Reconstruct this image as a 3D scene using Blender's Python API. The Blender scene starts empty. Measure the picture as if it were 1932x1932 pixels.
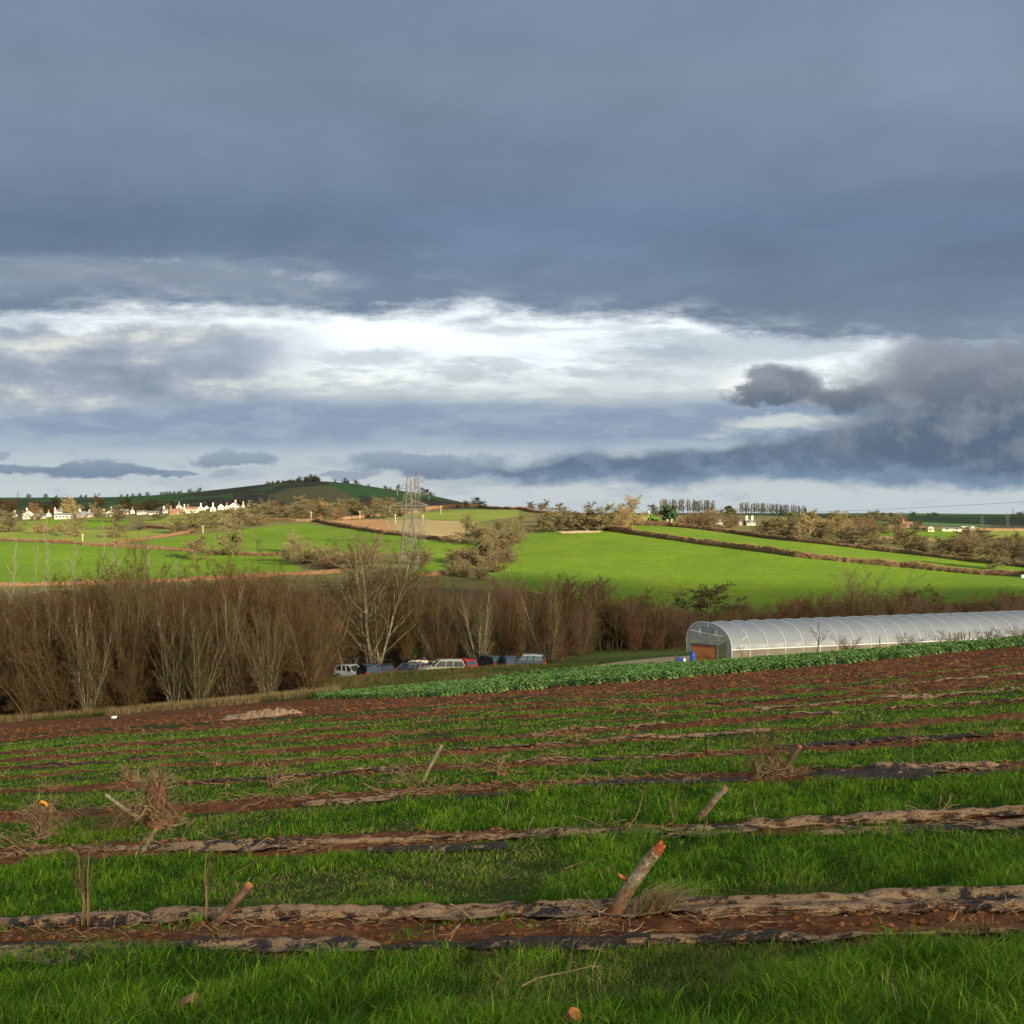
import bpy, math, random
import numpy as np
from math import radians, sin, cos, pi, sqrt
from mathutils import Vector, Matrix

random.seed(11)
RNG = np.random.default_rng(11)
SC = bpy.context.scene
COL = SC.collection

# ------------------------------------------------------------------ camera, exposure, sun, sky
F0, C0 = 2120.0, 966.0        # focal length and centre of the 1932 px picture the photo was measured in
cam = bpy.data.objects.new('camera', bpy.data.cameras.new('camera'))
cam.data.sensor_width = 36.0
cam.data.lens = 36.0 * F0 / 1932.0
cam.data.clip_start = 0.1
cam.data.clip_end = 30000
cam.rotation_euler = (radians(90), 0, 0)
COL.objects.link(cam)
SC.camera = cam
SC.view_settings.view_transform = 'Standard'
SC.view_settings.look = 'None'
SC.view_settings.exposure = 2.0
SC.view_settings.gamma = 1.0
SC.cycles.max_bounces = 5
SC.cycles.diffuse_bounces = 3
SC.cycles.glossy_bounces = 2
SC.cycles.transmission_bounces = 4
SC.cycles.transparent_max_bounces = 12
SC.cycles.caustics_reflective = False
SC.cycles.caustics_refractive = False
EXPO = 2.0 ** SC.view_settings.exposure

SUN_EL, SUN_AZ = radians(14.0), radians(38.0)      # azimuth measured from straight behind the camera towards the right
SUN_DIR = Vector((cos(SUN_EL) * sin(SUN_AZ), -cos(SUN_EL) * cos(SUN_AZ), sin(SUN_EL)))
sun = bpy.data.objects.new('sun', bpy.data.lights.new('sun', 'SUN'))
sun.data.energy = 4.6
sun.data.angle = radians(0.5)
sun.data.color = (1.0, 0.86, 0.62)
sun.rotation_euler = SUN_DIR.to_track_quat('Z', 'Y').to_euler()
COL.objects.link(sun)


def lin(c):
    out = []
    for v in c:
        v = v / 255.0
        out.append(v / 12.92 if v <= 0.04045 else ((v + 0.055) / 1.055) ** 2.4)
    return out


class Nd:
    """a tiny helper for writing node maths"""
    def __init__(self, tree):
        self.t = tree

    def new(self, typ, **kw):
        n = self.t.nodes.new(typ)
        for k, v in kw.items():
            setattr(n, k, v)
        return n

    def put(self, sock, v):
        if isinstance(v, bpy.types.NodeSocket):
            self.t.links.new(v, sock)
        elif isinstance(v, (tuple, list)):
            sock.default_value = tuple(v) if len(v) == len(sock.default_value) else tuple(v) + (1.0,)
        else:
            sock.default_value = v

    def m(self, op, a, b=None, c=None, clamp=False):
        n = self.new('ShaderNodeMath', operation=op, use_clamp=clamp)
        for i, v in enumerate((a, b, c)):
            if v is not None:
                self.put(n.inputs[i], v)
        return n.outputs[0]

    def add(self, a, b): return self.m('ADD', a, b)
    def sub(self, a, b): return self.m('SUBTRACT', a, b)
    def mul(self, a, b): return self.m('MULTIPLY', a, b)
    def div(self, a, b): return self.m('DIVIDE', a, b)
    def mx(self, a, b): return self.m('MAXIMUM', a, b)

    def ss(self, x, a, b, lo=0.0, hi=1.0):
        n = self.new('ShaderNodeMapRange', interpolation_type='SMOOTHSTEP')
        for i, v in enumerate((x, a, b, lo, hi)):
            self.put(n.inputs[i], v)
        return n.outputs[0]

    def mix(self, f, a, b, blend='MIX'):
        n = self.new('ShaderNodeMix', data_type='RGBA', blend_type=blend)
        self.put(n.inputs[0], f)
        self.put(n.inputs[6], a)
        self.put(n.inputs[7], b)
        return n.outputs[2]

    def ramp(self, x, stops):
        n = self.new('ShaderNodeValToRGB')
        cr = n.color_ramp
        while len(cr.elements) < len(stops):
            cr.elements.new(0.5)
        for e, (p, c) in zip(cr.elements, stops):
            e.position = p
            e.color = tuple(c) + (1.0,)
        self.put(n.inputs[0], x)
        return n.outputs[0]

    def vec(self, x, y, z=0.0):
        n = self.new('ShaderNodeCombineXYZ')
        for i, v in enumerate((x, y, z)):
            self.put(n.inputs[i], v)
        return n.outputs[0]

    def noise(self, v, scale=1.0, detail=4.0, rough=0.55, lac=2.0, dist=0.0):
        n = self.new('ShaderNodeTexNoise')
        if v is not None:
            self.put(n.inputs['Vector'], v)
        n.inputs['Scale'].default_value = scale
        n.inputs['Detail'].default_value = detail
        n.inputs['Roughness'].default_value = rough
        n.inputs['Lacunarity'].default_value = lac
        n.inputs['Distortion'].default_value = dist
        return n.outputs['Fac']


# ------------------------------------------------------------------ sky: physical sky under broken cloud, all by direction
world = bpy.data.worlds.new('World')
SC.world = world
world.use_nodes = True
wt = world.node_tree
wt.nodes.clear()
W = Nd(wt)


def sky(c, k=1.0):
    return tuple(v * k / EXPO for v in lin(c))


tc = W.new('ShaderNodeTexCoord')
sp = W.new('ShaderNodeSeparateXYZ')
wt.links.new(tc.outputs['Generated'], sp.inputs[0])
dx, dy, dz = sp.outputs
yy = W.mx(dy, 0.12)
u_ = W.div(dx, yy)
e_ = W.div(dz, yy)
# cloud-layer coordinates: the layer is flat, so it closes up towards the horizon
ee = W.add(W.mx(e_, 0.0), 0.10)
qx = W.div(u_, ee)
qy = W.div(1.0, ee)
Q = W.vec(qx, qy, 0.0)
nA = W.noise(Q, 0.55, 5, 0.55)                 # broad
nB = W.noise(W.vec(qx, qy, 5.3), 1.9, 6, 0.6)     # middling
P = W.vec(u_, W.mul(e_, 2.0), 1.7)
nC = W.noise(P, 9.0, 6, 0.58)                     # warp 1
nD = W.noise(W.vec(u_, W.mul(e_, 2.0), 9.1), 9.0, 6, 0.58)
nE = W.noise(P, 34.0, 5, 0.6)                     # fine puffs
nS = W.noise(W.vec(u_, W.mul(e_, 6.0), 3.3), 4.0, 6, 0.6)     # streaks
nS2 = W.noise(W.vec(u_, W.mul(e_, 4.0), 7.7), 14.0, 6, 0.62)
U0 = W.m('MULTIPLY_ADD', u_, 2120.0, 966.0)
V0 = W.m('MULTIPLY_ADD', e_, -2120.0, 966.0)
U = W.add(U0, W.mul(W.sub(nC, 0.5), 210.0))
V = W.add(W.add(V0, W.mul(W.sub(nD, 0.5), 95.0)), W.mul(W.sub(nE, 0.5), 26.0))
Vs = W.add(V0, W.mul(W.sub(nS, 0.5), 60.0))

# clear, bright sky behind the cloud, whitest just under the deck
g = W.ss(V0, 560.0, 1000.0, 0.0, 1.0)
g = W.div(W.sub(V0, 560.0), 440.0)
bright = W.ramp(g, [(0.0, sky((246, 249, 253), 1.10)), (0.22, sky((240, 246, 252), 1.08)), (0.38, sky((240, 242, 240))), (0.43, sky((222, 224, 222))),
                    (0.50, sky((172, 185, 202))), (0.62, sky((180, 191, 202))), (0.74, sky((186, 195, 203))), (0.83, sky((196, 201, 204))),
                    (0.92, sky((190, 199, 206))), (1.0, sky((206, 209, 204)))])
col = bright
# fine grey streaks over the bright gap
st = W.mul(W.ss(nS, 0.50, 0.66), W.ss(V0, 850.0, 640.0))
col = W.mix(W.mul(st, 0.78), col, sky((176, 187, 198)))
st2 = W.mul(W.mul(W.ss(nS2, 0.44, 0.60), W.ss(V0, 640.0, 710.0)), W.ss(V0, 800.0, 740.0))
col = W.mix(W.mul(st2, 0.72), col, sky((186, 193, 200)))


def blob(cx, cy, rx, ry, soft=0.55, uu=None, vv=None):
    a = W.m('POWER', W.m('ABSOLUTE', W.div(W.sub(uu or U, cx), rx)), 2.0)
    b = W.m('POWER', W.m('ABSOLUTE', W.div(W.sub(vv or V, cy), ry)), 2.0)
    return W.ss(W.add(a, b), 1.0 + soft, 1.0 - soft)


def lay(mask, base, strength):
    return W.mix(W.m('MULTIPLY', mask, strength, clamp=True), base[0], base[1])


# blue-grey band across the middle distance
mb = W.mul(W.ss(Vs, 738.0, 778.0), W.ss(Vs, 862.0, 812.0))
mb = W.mul(mb, W.ss(nS2, 0.25, 0.5, 0.55, 1.0))
col = W.mix(W.mul(mb, 0.95), col, W.mix(W.ss(nS2, 0.35, 0.7), sky((128, 146, 172)), sky((158, 172, 190))))
# soft streaks low down
lowm = W.mul(W.mul(W.ss(nS2, 0.50, 0.66), W.ss(V0, 800.0, 850.0)), W.ss(V0, 975.0, 935.0))
col = W.mix(W.mul(lowm, 0.5), col, sky((160, 172, 186)))
# mottled grey-white heap on the left
ml = W.mul(W.mul(W.ss(U, 680.0, 420.0), W.ss(V, 604.0, 628.0)), W.ss(V, 800.0, 745.0))
lump = W.noise(W.vec(W.mul(u_, 1.0), W.mul(e_, 2.6), 2.1), 11.0, 6, 0.6)
lc = W.ramp(lump, [(0.30, sky((128, 141, 162))), (0.47, sky((150, 161, 178))), (0.57, sky((176, 183, 192))), (0.67, sky((218, 218, 214)))])
col = W.mix(W.mul(ml, 0.96), col, lc)
# small grey wisps in the bright gap
for (cx, cy, rx, ry, k) in ((690, 668, 95, 17, .55), (960, 690, 60, 8, .4), (1240, 652, 110, 12, .45), (420, 668, 130, 26, .4)):
    col = W.mix(W.mul(blob(cx, cy, rx, ry, .8), k), col, sky((160, 171, 187)))

nF = W.noise(W.vec(u_, W.mul(e_, 1.4), 4.4), 22.0, 7, 0.62)
Uf = W.add(U0, W.mul(W.sub(nF, 0.5), 150.0))
Vf = W.add(W.add(V0, W.mul(W.sub(nD, 0.5), 60.0)), W.mul(W.sub(nF, 0.5), 85.0))
# dark long bank low on the right, with a pale wedge above it
dk = W.ramp(W.ss(V, 790.0, 925.0), [(0.0, sky((132, 145, 162))), (0.35, sky((101, 115, 136))), (0.7, sky((96, 115, 141))), (1.0, sky((122, 143, 168)))])
dk = W.mix(W.ss(nE, 0.45, 0.70, 0.0, 0.35), dk, sky((142, 158, 180)))
top_line = W.m('MULTIPLY_ADD', W.sub(U0, 880.0), -0.078, 876.0)
bank = W.mul(W.mul(W.ss(V, W.sub(top_line, 16.0), W.add(top_line, 14.0)), W.ss(V, W.m('MULTIPLY_ADD', W.sub(U0, 880.0), 0.022, 912.0), W.m('MULTIPLY_ADD', W.sub(U0, 880.0), 0.022, 886.0))),
             W.ss(U, 830.0, 930.0))
col = W.mix(W.mul(bank, 0.96), col, dk)
col = W.mix(W.mul(W.mul(blob(1500, 802, 150, 16, .9), .75), W.ss(nS2, 0.32, 0.56)), col, sky((216, 219, 216)))
# grey heaps on the right
hc = W.ramp(W.ss(V, 610.0, 830.0), [(0.0, sky((142, 150, 164))), (0.4, sky((120, 128, 142))), (0.75, sky((102, 112, 127))), (1.0, sky((92, 106, 128)))])
hc = W.mix(W.ss(nF, 0.42, 0.68, 0.0, 0.55), hc, sky((148, 155, 166)))
for (cx, cy, rx, ry, so) in ((1905, 748, 310, 120, .75), (1990, 690, 290, 150, .7), (1478, 722, 58, 36, .6), (1430, 744, 70, 18, .7), (1590, 748, 120, 26, .8), (1880, 830, 320, 46, .8)):   # heaps
    col = W.mix(W.mul(blob(cx, cy, rx, ry, so, uu=Uf, vv=Vf), 0.95), col, hc)
# little flat-bottomed clouds near the horizon
sc_ = W.ramp(W.ss(V0, 850.0, 900.0), [(0.0, sky((150, 162, 178))), (1.0, sky((120, 136, 160)))])
for (cx, cy, rx, ry, k) in ((40, 884, 80, 12, .9), (190, 886, 120, 15, .95), (320, 887, 45, 7, .8), (448, 868, 56, 15, .95), (383, 866, 12, 8, .5), (770, 872, 110, 20, .95), (850, 880, 80, 12, .7), (0, 856, 26, 10, .8), (655, 893, 60, 8, .6), (420, 898, 40, 9, .35), (905, 868, 40, 14, .6)):
    col = W.mix(W.mul(blob(cx, cy, rx, ry, .5), k), col, sc_)

# the great cloud deck overhead
edge = W.ramp(W.div(U0, 1932.0), [(0.0, (.600,) * 3), (0.18, (.588,) * 3), (0.33, (.606,) * 3), (0.50, (.604,) * 3), (0.66, (.606,) * 3), (0.74, (.638,) * 3), (0.88, (.658,) * 3), (0.97, (.652,) * 3)])
edge = W.mul(edge, 1000.0)
Vd = W.add(W.add(V0, W.mul(W.sub(nD, 0.5), 60.0)), W.add(W.mul(W.sub(nE, 0.5), 34.0), W.mul(W.sub(nS2, 0.5), 40.0)))
dd = W.sub(edge, Vd)                              # >0 inside the deck
deck = W.ss(dd, -10.0, 26.0)
gd = W.div(V0, 640.0)
dcol = W.ramp(gd, [(0.0, sky((122, 135, 161))), (0.22, sky((127, 139, 160))), (0.45, sky((117, 131, 154))), (0.66, sky((108, 126, 153))),
                   (0.80, sky((111, 128, 152))), (1.0, sky((124, 138, 158)))])
mot = W.ramp(nA, [(0.30, (0.84,) * 3), (0.5, (1.0,) * 3), (0.72, (1.16,) * 3)])
dcol = W.mix(1.0, dcol, mot, 'MULTIPLY')
mot2 = W.ramp(nB, [(0.28, (0.90,) * 3), (0.5, (1.0,) * 3), (0.75, (1.13,) * 3)])
dcol = W.mix(1.0, dcol, mot2, 'MULTIPLY')
# paler rolls on the left under the deck, brighter holes
roll = W.mul(W.mul(W.ss(nS2, 0.47, 0.66), W.ss(V0, 440.0, 520.0)), W.ss(U0, 1250.0, 500.0))
dcol = W.mix(W.mul(roll, 0.38), dcol, sky((160, 170, 184)))
rl2 = W.mul(W.mul(W.ss(V, 470.0, 515.0), W.ss(V, 570.0, 525.0)), W.ss(U, 760.0, 520.0))
dcol = W.mix(W.mul(rl2, 0.45), dcol, sky((158, 166, 180)))
rim = W.mul(W.ss(dd, 60.0, 4.0), W.ss(nS2, 0.40, 0.62))
dcol = W.mix(W.mul(rim, 0.5), dcol, sky((190, 198, 208)))
for (cx, cy, rx, ry, k) in ((590, 516, 90, 13, .35), (290, 490, 40, 8, .35), (770, 572, 50, 7, .5), (880, 590, 70, 16, .7), (1400, 622, 60, 7, .7)):
    dcol = W.mix(W.mul(W.mul(blob(cx, cy, rx, ry, .9), k), W.ss(nE, 0.40, 0.62)), dcol, sky((206, 214, 224)))
col = W.mix(deck, col, dcol)
col = W.mix(1.0, col, (1.03, 1.065, 1.055), 'MULTIPLY')

# all round, away from the view: broken cloud, brightened and warmed to add fill light; dull ground below the horizon
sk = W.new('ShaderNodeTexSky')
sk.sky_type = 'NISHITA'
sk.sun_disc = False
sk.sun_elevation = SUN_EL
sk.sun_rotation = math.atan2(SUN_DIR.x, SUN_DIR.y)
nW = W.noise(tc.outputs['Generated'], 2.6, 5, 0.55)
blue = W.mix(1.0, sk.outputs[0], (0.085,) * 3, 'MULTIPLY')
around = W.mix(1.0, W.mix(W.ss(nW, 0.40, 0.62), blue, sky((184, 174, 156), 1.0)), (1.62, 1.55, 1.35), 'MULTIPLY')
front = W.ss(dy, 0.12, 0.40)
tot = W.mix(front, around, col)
tot = W.mix(W.ss(dz, 0.0, -0.05), tot, (0.02, 0.022, 0.012))
bg = W.new('ShaderNodeBackground')
W.put(bg.inputs['Color'], tot)
bg.inputs['Strength'].default_value = 1.0
out = W.new('ShaderNodeOutputWorld')
wt.links.new(bg.outputs[0], out.inputs[0])


# ------------------------------------------------------------------ numeric helpers
def hash2(ix, iy, seed):
    h = (ix.astype(np.int64) * 374761393 + iy.astype(np.int64) * 668265263 + seed * 974634777) & 0xFFFFFFFF
    h = ((h ^ (h >> 13)) * 1274126177) & 0xFFFFFFFF
    return ((h ^ (h >> 16)) & 0xFFFF) / 65535.0


def vn(x, y, seed=0):
    x = np.asarray(x, float); y = np.asarray(y, float)
    ix = np.floor(x); iy = np.floor(y)
    fx = x - ix; fy = y - iy
    fx = fx * fx * (3 - 2 * fx); fy = fy * fy * (3 - 2 * fy)
    a = hash2(ix, iy, seed); b = hash2(ix + 1, iy, seed); c = hash2(ix, iy + 1, seed); d = hash2(ix + 1, iy + 1, seed)
    return a + (b - a) * fx + (c - a) * fy + (a - b - c + d) * fx * fy


def fbm(x, y, seed=0, octv=4, gain=0.5):
    s = 0; a = 1.0; t = 0
    for k in range(octv):
        s = s + a * vn(x * 2 ** k + 17.3 * k, y * 2 ** k + 9.1 * k, seed + k)
        t += a; a *= gain
    return s / t


def sstep(x, a, b):
    t = np.clip((np.asarray(x, float) - a) / (b - a), 0, 1)
    return t * t * (3 - 2 * t)


# ------------------------------------------------------------------ the lie of the land
TY = np.array([80, 95, 110, 130, 160, 200, 250, 300, 360, 430, 520, 650, 800, 1100, 1500, 2000, 2600, 3500, 5000, 7000], float)
TP = np.array([-700, 0, 200, 400, 590, 770, 966, 1160, 1400, 1660, 1932, 2650], float)
TT = np.array([
    # 80    95    110   130   160   200   250   300   360   430   520   650   800   1100  1500  2000  2600  3500  5000 7000
    [1390, 1380, 1370, 1350, 1300, 1215, 1140, 1105, 1070, 1032, 1016, 995, 984, 975, 968, 955, 946, 955, 958, 962],
    [1364, 1357, 1350, 1330, 1290, 1205, 1135, 1103, 1068, 1030, 1014, 994, 981, 972, 964, 952, 939, 948, 955, 960],
    [1348, 1342, 1334, 1312, 1270, 1195, 1130, 1098, 1066, 1032, 1014, 993, 977, 969, 962, 945, 938, 948, 955, 960],
    [1330, 1320, 1312, 1293, 1252, 1185, 1120, 1090, 1062, 1034, 1010, 985, 967, 958, 946, 925, 928, 940, 950, 960],
    [1312, 1289, 1290, 1277, 1238, 1170, 1110, 1076, 1050, 1028, 1000, 980, 964, 955, 932, 908, 918, 930, 945, 960],
    [1300, 1270, 1279, 1264, 1218, 1158, 1105, 1072, 1040, 1012, 990, 974, 963, 958, 946, 928, 938, 950, 958, 962],
    [1286, 1258.5, 1267, 1254, 1214, 1158, 1112, 1078, 1042, 1012, 988, 972, 962, 962, 963, 962, 964, 965, 965, 965],
    [1269, 1256, 1254, 1240, 1210, 1168, 1122, 1080, 1038, 1002, 985, 977, 972, 970, 970, 970, 970, 969, 968, 968],
    [1252, 1247, 1244, 1232, 1210, 1178, 1138, 1085, 1038, 1012, 992, 983, 977, 972, 971, 971, 972, 970, 969, 968],
    [1232, 1234, 1234, 1224, 1205, 1175, 1134, 1085, 1046, 1025, 1010, 1002, 990, 982, 980, 977, 974, 972, 970, 968],
    [1211, 1218, 1224, 1218, 1195, 1160, 1112, 1086, 1058, 1040, 1025, 1012, 1001, 988, 981, 976, 971, 973, 972, 970],
    [1170, 1180, 1185, 1185, 1165, 1140, 1105, 1090, 1075, 1060, 1045, 1030, 1015, 998, 986, 978, 972, 973, 972, 970],
], float)


def pchip_d(x, y):
    h = np.diff(x); d = np.diff(y, axis=-1) / h
    w1 = 2 * h[1:] + h[:-1]; w2 = h[1:] + 2 * h[:-1]
    d0 = d[..., :-1]; d1 = d[..., 1:]
    ok = d0 * d1 > 0
    s0 = np.where(ok, d0, 1.0); s1 = np.where(ok, d1, 1.0)
    inn = np.where(ok, (w1 + w2) / (w1 / s0 + w2 / s1), 0.0)
    return np.concatenate([d[..., :1], inn, d[..., -1:]], axis=-1)


def herm(x0, x1, y0, y1, m0, m1, x):
    h = x1 - x0; t = (x - x0) / h
    return ((1 + 2 * t) * (1 - t) ** 2 * y0 + t * (1 - t) ** 2 * h * m0 + t * t * (3 - 2 * t) * y1 + t * t * (t - 1) * h * m1)


LTY = np.log(TY)
TD = pchip_d(LTY, TT)


def table_py(px, Y):
    px = np.clip(px, TP[0], TP[-1]); ly = np.clip(np.log(np.maximum(Y, 1.0)), LTY[0], LTY[-1])
    k = np.clip(np.searchsorted(LTY, ly) - 1, 0, len(LTY) - 2)
    V = np.stack([herm(LTY[k], LTY[k + 1], TT[j][k], TT[j][k + 1], TD[j][k], TD[j][k + 1], ly) for j in range(len(TP))], -1)
    D = pchip_d(TP, V)
    j = np.clip(np.searchsorted(TP, px) - 1, 0, len(TP) - 2)
    r = np.arange(len(px))
    return herm(TP[j], TP[j + 1], V[r, j], V[r, j + 1], D[r, j], D[r, j + 1], px)


GX, GY, EYE = 0.082, 0.13, 1.7
ROWDIR = Vector((-3.85, 1, 0)).normalized()
ROWS = [3.75, 6.95, 10.5, 13.9, 17.3, 20.7, 24.1, 27.5, 30.9]


def hgt(x, y):
    """height of the ground, camera eye at zero"""
    x = np.atleast_1d(np.asarray(x, float)); y = np.atleast_1d(np.asarray(y, float))
    zp = -EYE + GX * x - GY * y
    ys = np.maximum(y, 30.0)
    zt = -(table_py(C0 + F0 * x / ys, ys) - C0) / F0 * ys
    w = sstep(y, 62, 84)
    z = zp * (1 - w) + zt * w
    und = (fbm(x / 7.0, y / 7.0, 5, 3) - 0.5) * 0.22 * sstep(y, 4, 14) * (1 - sstep(y, 60, 90))
    und2 = (fbm(x / 45.0, y / 45.0, 8, 3) - 0.5) * 1.2 * sstep(y, 220, 330)
    return z + und + und2


def h1(x, y):
    return float(hgt([x], [y])[0])


def rowcoord(x, y):
    return y + x / 3.85


def soilmask(x, y):
    """0 on grass, 1 on bare earth"""
    s = rowcoord(x, y)
    n = fbm(x * 0.9, y * 0.9, 21, 4) - 0.5
    n2 = fbm(x * 0.25 + 5, y * 0.6, 23, 3) - 0.5
    m = np.zeros_like(s)
    for i, r in enumerate(ROWS):
        wd = (0.0, 0.52, 0.42, 0.50, 0.42, 0.40, 0.42, 0.46, 0.55)[i]
        if wd == 0.0:
            continue
        br = 0.0 if i == 1 else 0.18 + 0.06 * i
        w = wd + n * 0.5 + n2 * br * 2.2
        m = np.maximum(m, sstep(w - np.abs(s - r - n2 * 0.15), -0.05, 0.10))
    u = x / np.maximum(y, 1.0)
    e1 = 36.0 - 9.0 * u + n2 * 4.0                  # worked earth further out
    e2 = 68.0 + n2 * 5
    a = sstep(s, e1 - 0.8, e1 + 0.8) * (1 - sstep(s, e2 - 2, e2 + 2))
    stripe = sstep(np.abs(s - (42.0 - 9 * u)), 1.5, 0.3) * 0.9 * sstep(n2 + n * 0.6, -0.16, 0.05)
    pat = sstep(n2 * 1.2 + n * .7, .06, .22) * (1 - .75 * sstep(s, 46, 54))
    m = np.maximum(m, np.clip(a - stripe - pat, 0, 1))
    return m


def relief(x, y):
    """beds, clods and hollows of the near field"""
    m = soilmask(x, y)
    z = (fbm(x * 7, y * 7, 31, 4) - 0.5) * 0.075 * m * (0.6 + 0.8 * sstep(y, 20, 40)) + (fbm(x * 1.7, y * 2.6, 33, 3) - 0.5) * 0.16 * m * sstep(y, 9, 25)
    z = z + (fbm(x * 2.2, y * 2.2, 37, 3) - 0.5) * 0.045 * (1 - m)
    s = rowcoord(x, y)
    for i, r in enumerate(ROWS):
        z = z + 0.05 * np.exp(-((s - r) / 0.55) ** 2)
    return z * sstep(y, 2.0, 3.5) * (1 - sstep(y, 74, 82))


def gz(x, y):
    x = np.atleast_1d(np.asarray(x, float)); y = np.atleast_1d(np.asarray(y, float))
    return hgt(x, y) + relief(x, y)


def g1(x, y):
    return float(gz([x], [y])[0])


YS = np.exp(np.linspace(math.log(3.0), math.log(6500), 2600))


def ray(px, py, ymin=3.0, ymax=6500.0):
    """first point of the ground along the sight line measured in the photo"""
    ys = YS[(YS >= ymin) & (YS <= ymax)]
    u = (px - C0) / F0
    z = hgt(u * ys, ys)
    p = C0 - F0 * z / ys
    k = np.nonzero(p <= py)[0]
    if len(k) == 0:
        i = int(np.argmin(p))
        return (u * ys[i], ys[i], z[i])
    i = int(k[0])
    if i == 0:
        return (u * ys[0], ys[0], z[0])
    t = (p[i - 1] - py) / max(p[i - 1] - p[i], 1e-9)
    y = ys[i - 1] + (ys[i] - ys[i - 1]) * t
    return (u * y, y, h1(u * y, y))


# ------------------------------------------------------------------ mesh helpers
def np_mesh(name, V, T, mats=(), attrs=None, smooth=False, fmat=None):
    """mesh from arrays; T is (n,3) or (n,4)"""
    me = bpy.data.meshes.new(name)
    V = np.asarray(V, np.float32); T = np.asarray(T, np.int32)
    k = T.shape[1]
    me.vertices.add(len(V)); me.vertices.foreach_set('co', V.ravel())
    me.loops.add(T.size); me.loops.foreach_set('vertex_index', T.ravel())
    me.polygons.add(len(T)); me.polygons.foreach_set('loop_start', np.arange(0, T.size, k, dtype=np.int32))
    if fmat is not None:
        me.polygons.foreach_set('material_index', np.asarray(fmat, np.int32))
    me.polygons.foreach_set('use_smooth', np.full(len(T), smooth, bool))
    for m in mats:
        me.materials.append(m)
    for an, av in (attrs or {}).items():
        at = me.attributes.new(an, 'FLOAT', 'POINT')
        at.data.foreach_set('value', np.asarray(av, np.float32))
    me.update(calc_edges=True)
    return me


def link(name, me, parent=None, loc=None):
    o = bpy.data.objects.new(name, me)
    COL.objects.link(o)
    if parent is not None:
        o.parent = parent
    if loc is not None:
        o.location = loc
    return o


def tag(o, label, cat, group=None, kind=None):
    if label: o['label'] = label
    if cat: o['category'] = cat
    if group: o['group'] = group
    if kind: o['kind'] = kind
    return o


def empty(name, loc, label, cat, group=None, rz=0.0):
    o = bpy.data.objects.new(name, None)
    COL.objects.link(o)
    o.location = loc
    o.rotation_euler = (0, 0, rz)
    o.empty_display_size = 0.2
    return tag(o, label, cat, group)


def mat(name, color, rough=0.8, spec=0.25, build=None, metal=0.0):
    m = bpy.data.materials.new(name)
    m.use_nodes = True
    N = Nd(m.node_tree)
    b = m.node_tree.nodes['Principled BSDF']
    b.inputs['Base Color'].default_value = tuple(color) + (1.0,)
    b.inputs['Roughness'].default_value = rough
    b.inputs['Specular IOR Level'].default_value = spec
    b.inputs['Metallic'].default_value = metal
    if build:
        build(N, b)
    return m


def speckle(colors, scale=1.0, detail=5, rough=0.6, attr=None, lo=0.3, hi=0.7, stretch=None, bump=0.0):
    """base colour from noise through a ramp, in object coordinates"""
    def f(N, b):
        t = N.new('ShaderNodeTexCoord')
        v = t.outputs['Object']
        if stretch:
            mp = N.new('ShaderNodeMapping')
            mp.inputs['Scale'].default_value = stretch
            N.put(mp.inputs['Vector'], v)
            v = mp.outputs[0]
        n = N.noise(v, scale, detail, rough)
        k = len(colors)
        c = N.ramp(n, [(lo + (hi - lo) * i / max(k - 1, 1), cc) for i, cc in enumerate(colors)])
        N.put(b.inputs['Base Color'], c)
        if bump:
            bp = N.new('ShaderNodeBump')
            bp.inputs['Strength'].default_value = bump
            bp.inputs['Distance'].default_value = 0.02
            N.put(bp.inputs['Height'], n)
            N.put(b.inputs['Normal'], bp.outputs[0])
    return f


# ------------------------------------------------------------------ ground sheets
def pip(px, py, poly):
    inside = np.zeros(px.shape, bool)
    n = len(poly)
    for i in range(n):
        x0, y0 = poly[i]; x1, y1 = poly[(i + 1) % n]
        c = ((y0 > py) != (y1 > py))
        with np.errstate(divide='ignore', invalid='ignore'):
            xi = (x1 - x0) * (py - y0) / (y1 - y0 + 1e-12) + x0
        inside ^= c & (px < xi)
    return inside


def ground_mat(name, cols, s1, s2, attr=None):
    """turf: broad tone changes and fine grain; heights and light are left to the geometry"""
    def f(N, b):
        t = N.new('ShaderNodeTexCoord')
        n1 = N.noise(t.outputs['Object'], s1, 4, 0.55)
        n2 = N.noise(t.outputs['Object'], s2, 6, 0.7)
        n3 = N.noise(t.outputs['Object'], s1 * 6, 4, 0.6)
        n = N.add(N.add(N.mul(n1, 0.40), N.mul(n2, 0.30)), N.mul(n3, 0.30))
        k = len(cols)
        N.put(b.inputs['Base Color'], N.ramp(n, [(0.37 + 0.26 * i / (k - 1), c) for i, c in enumerate(cols)]))
        bp = N.new('ShaderNodeBump'); bp.inputs['Strength'].default_value = 0.5; bp.inputs['Distance'].default_value = 0.5
        N.put(bp.inputs['Height'], n2); N.put(b.inputs['Normal'], bp.outputs[0])
    return mat(name, cols[0], 0.95, 0.1, f)


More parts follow.
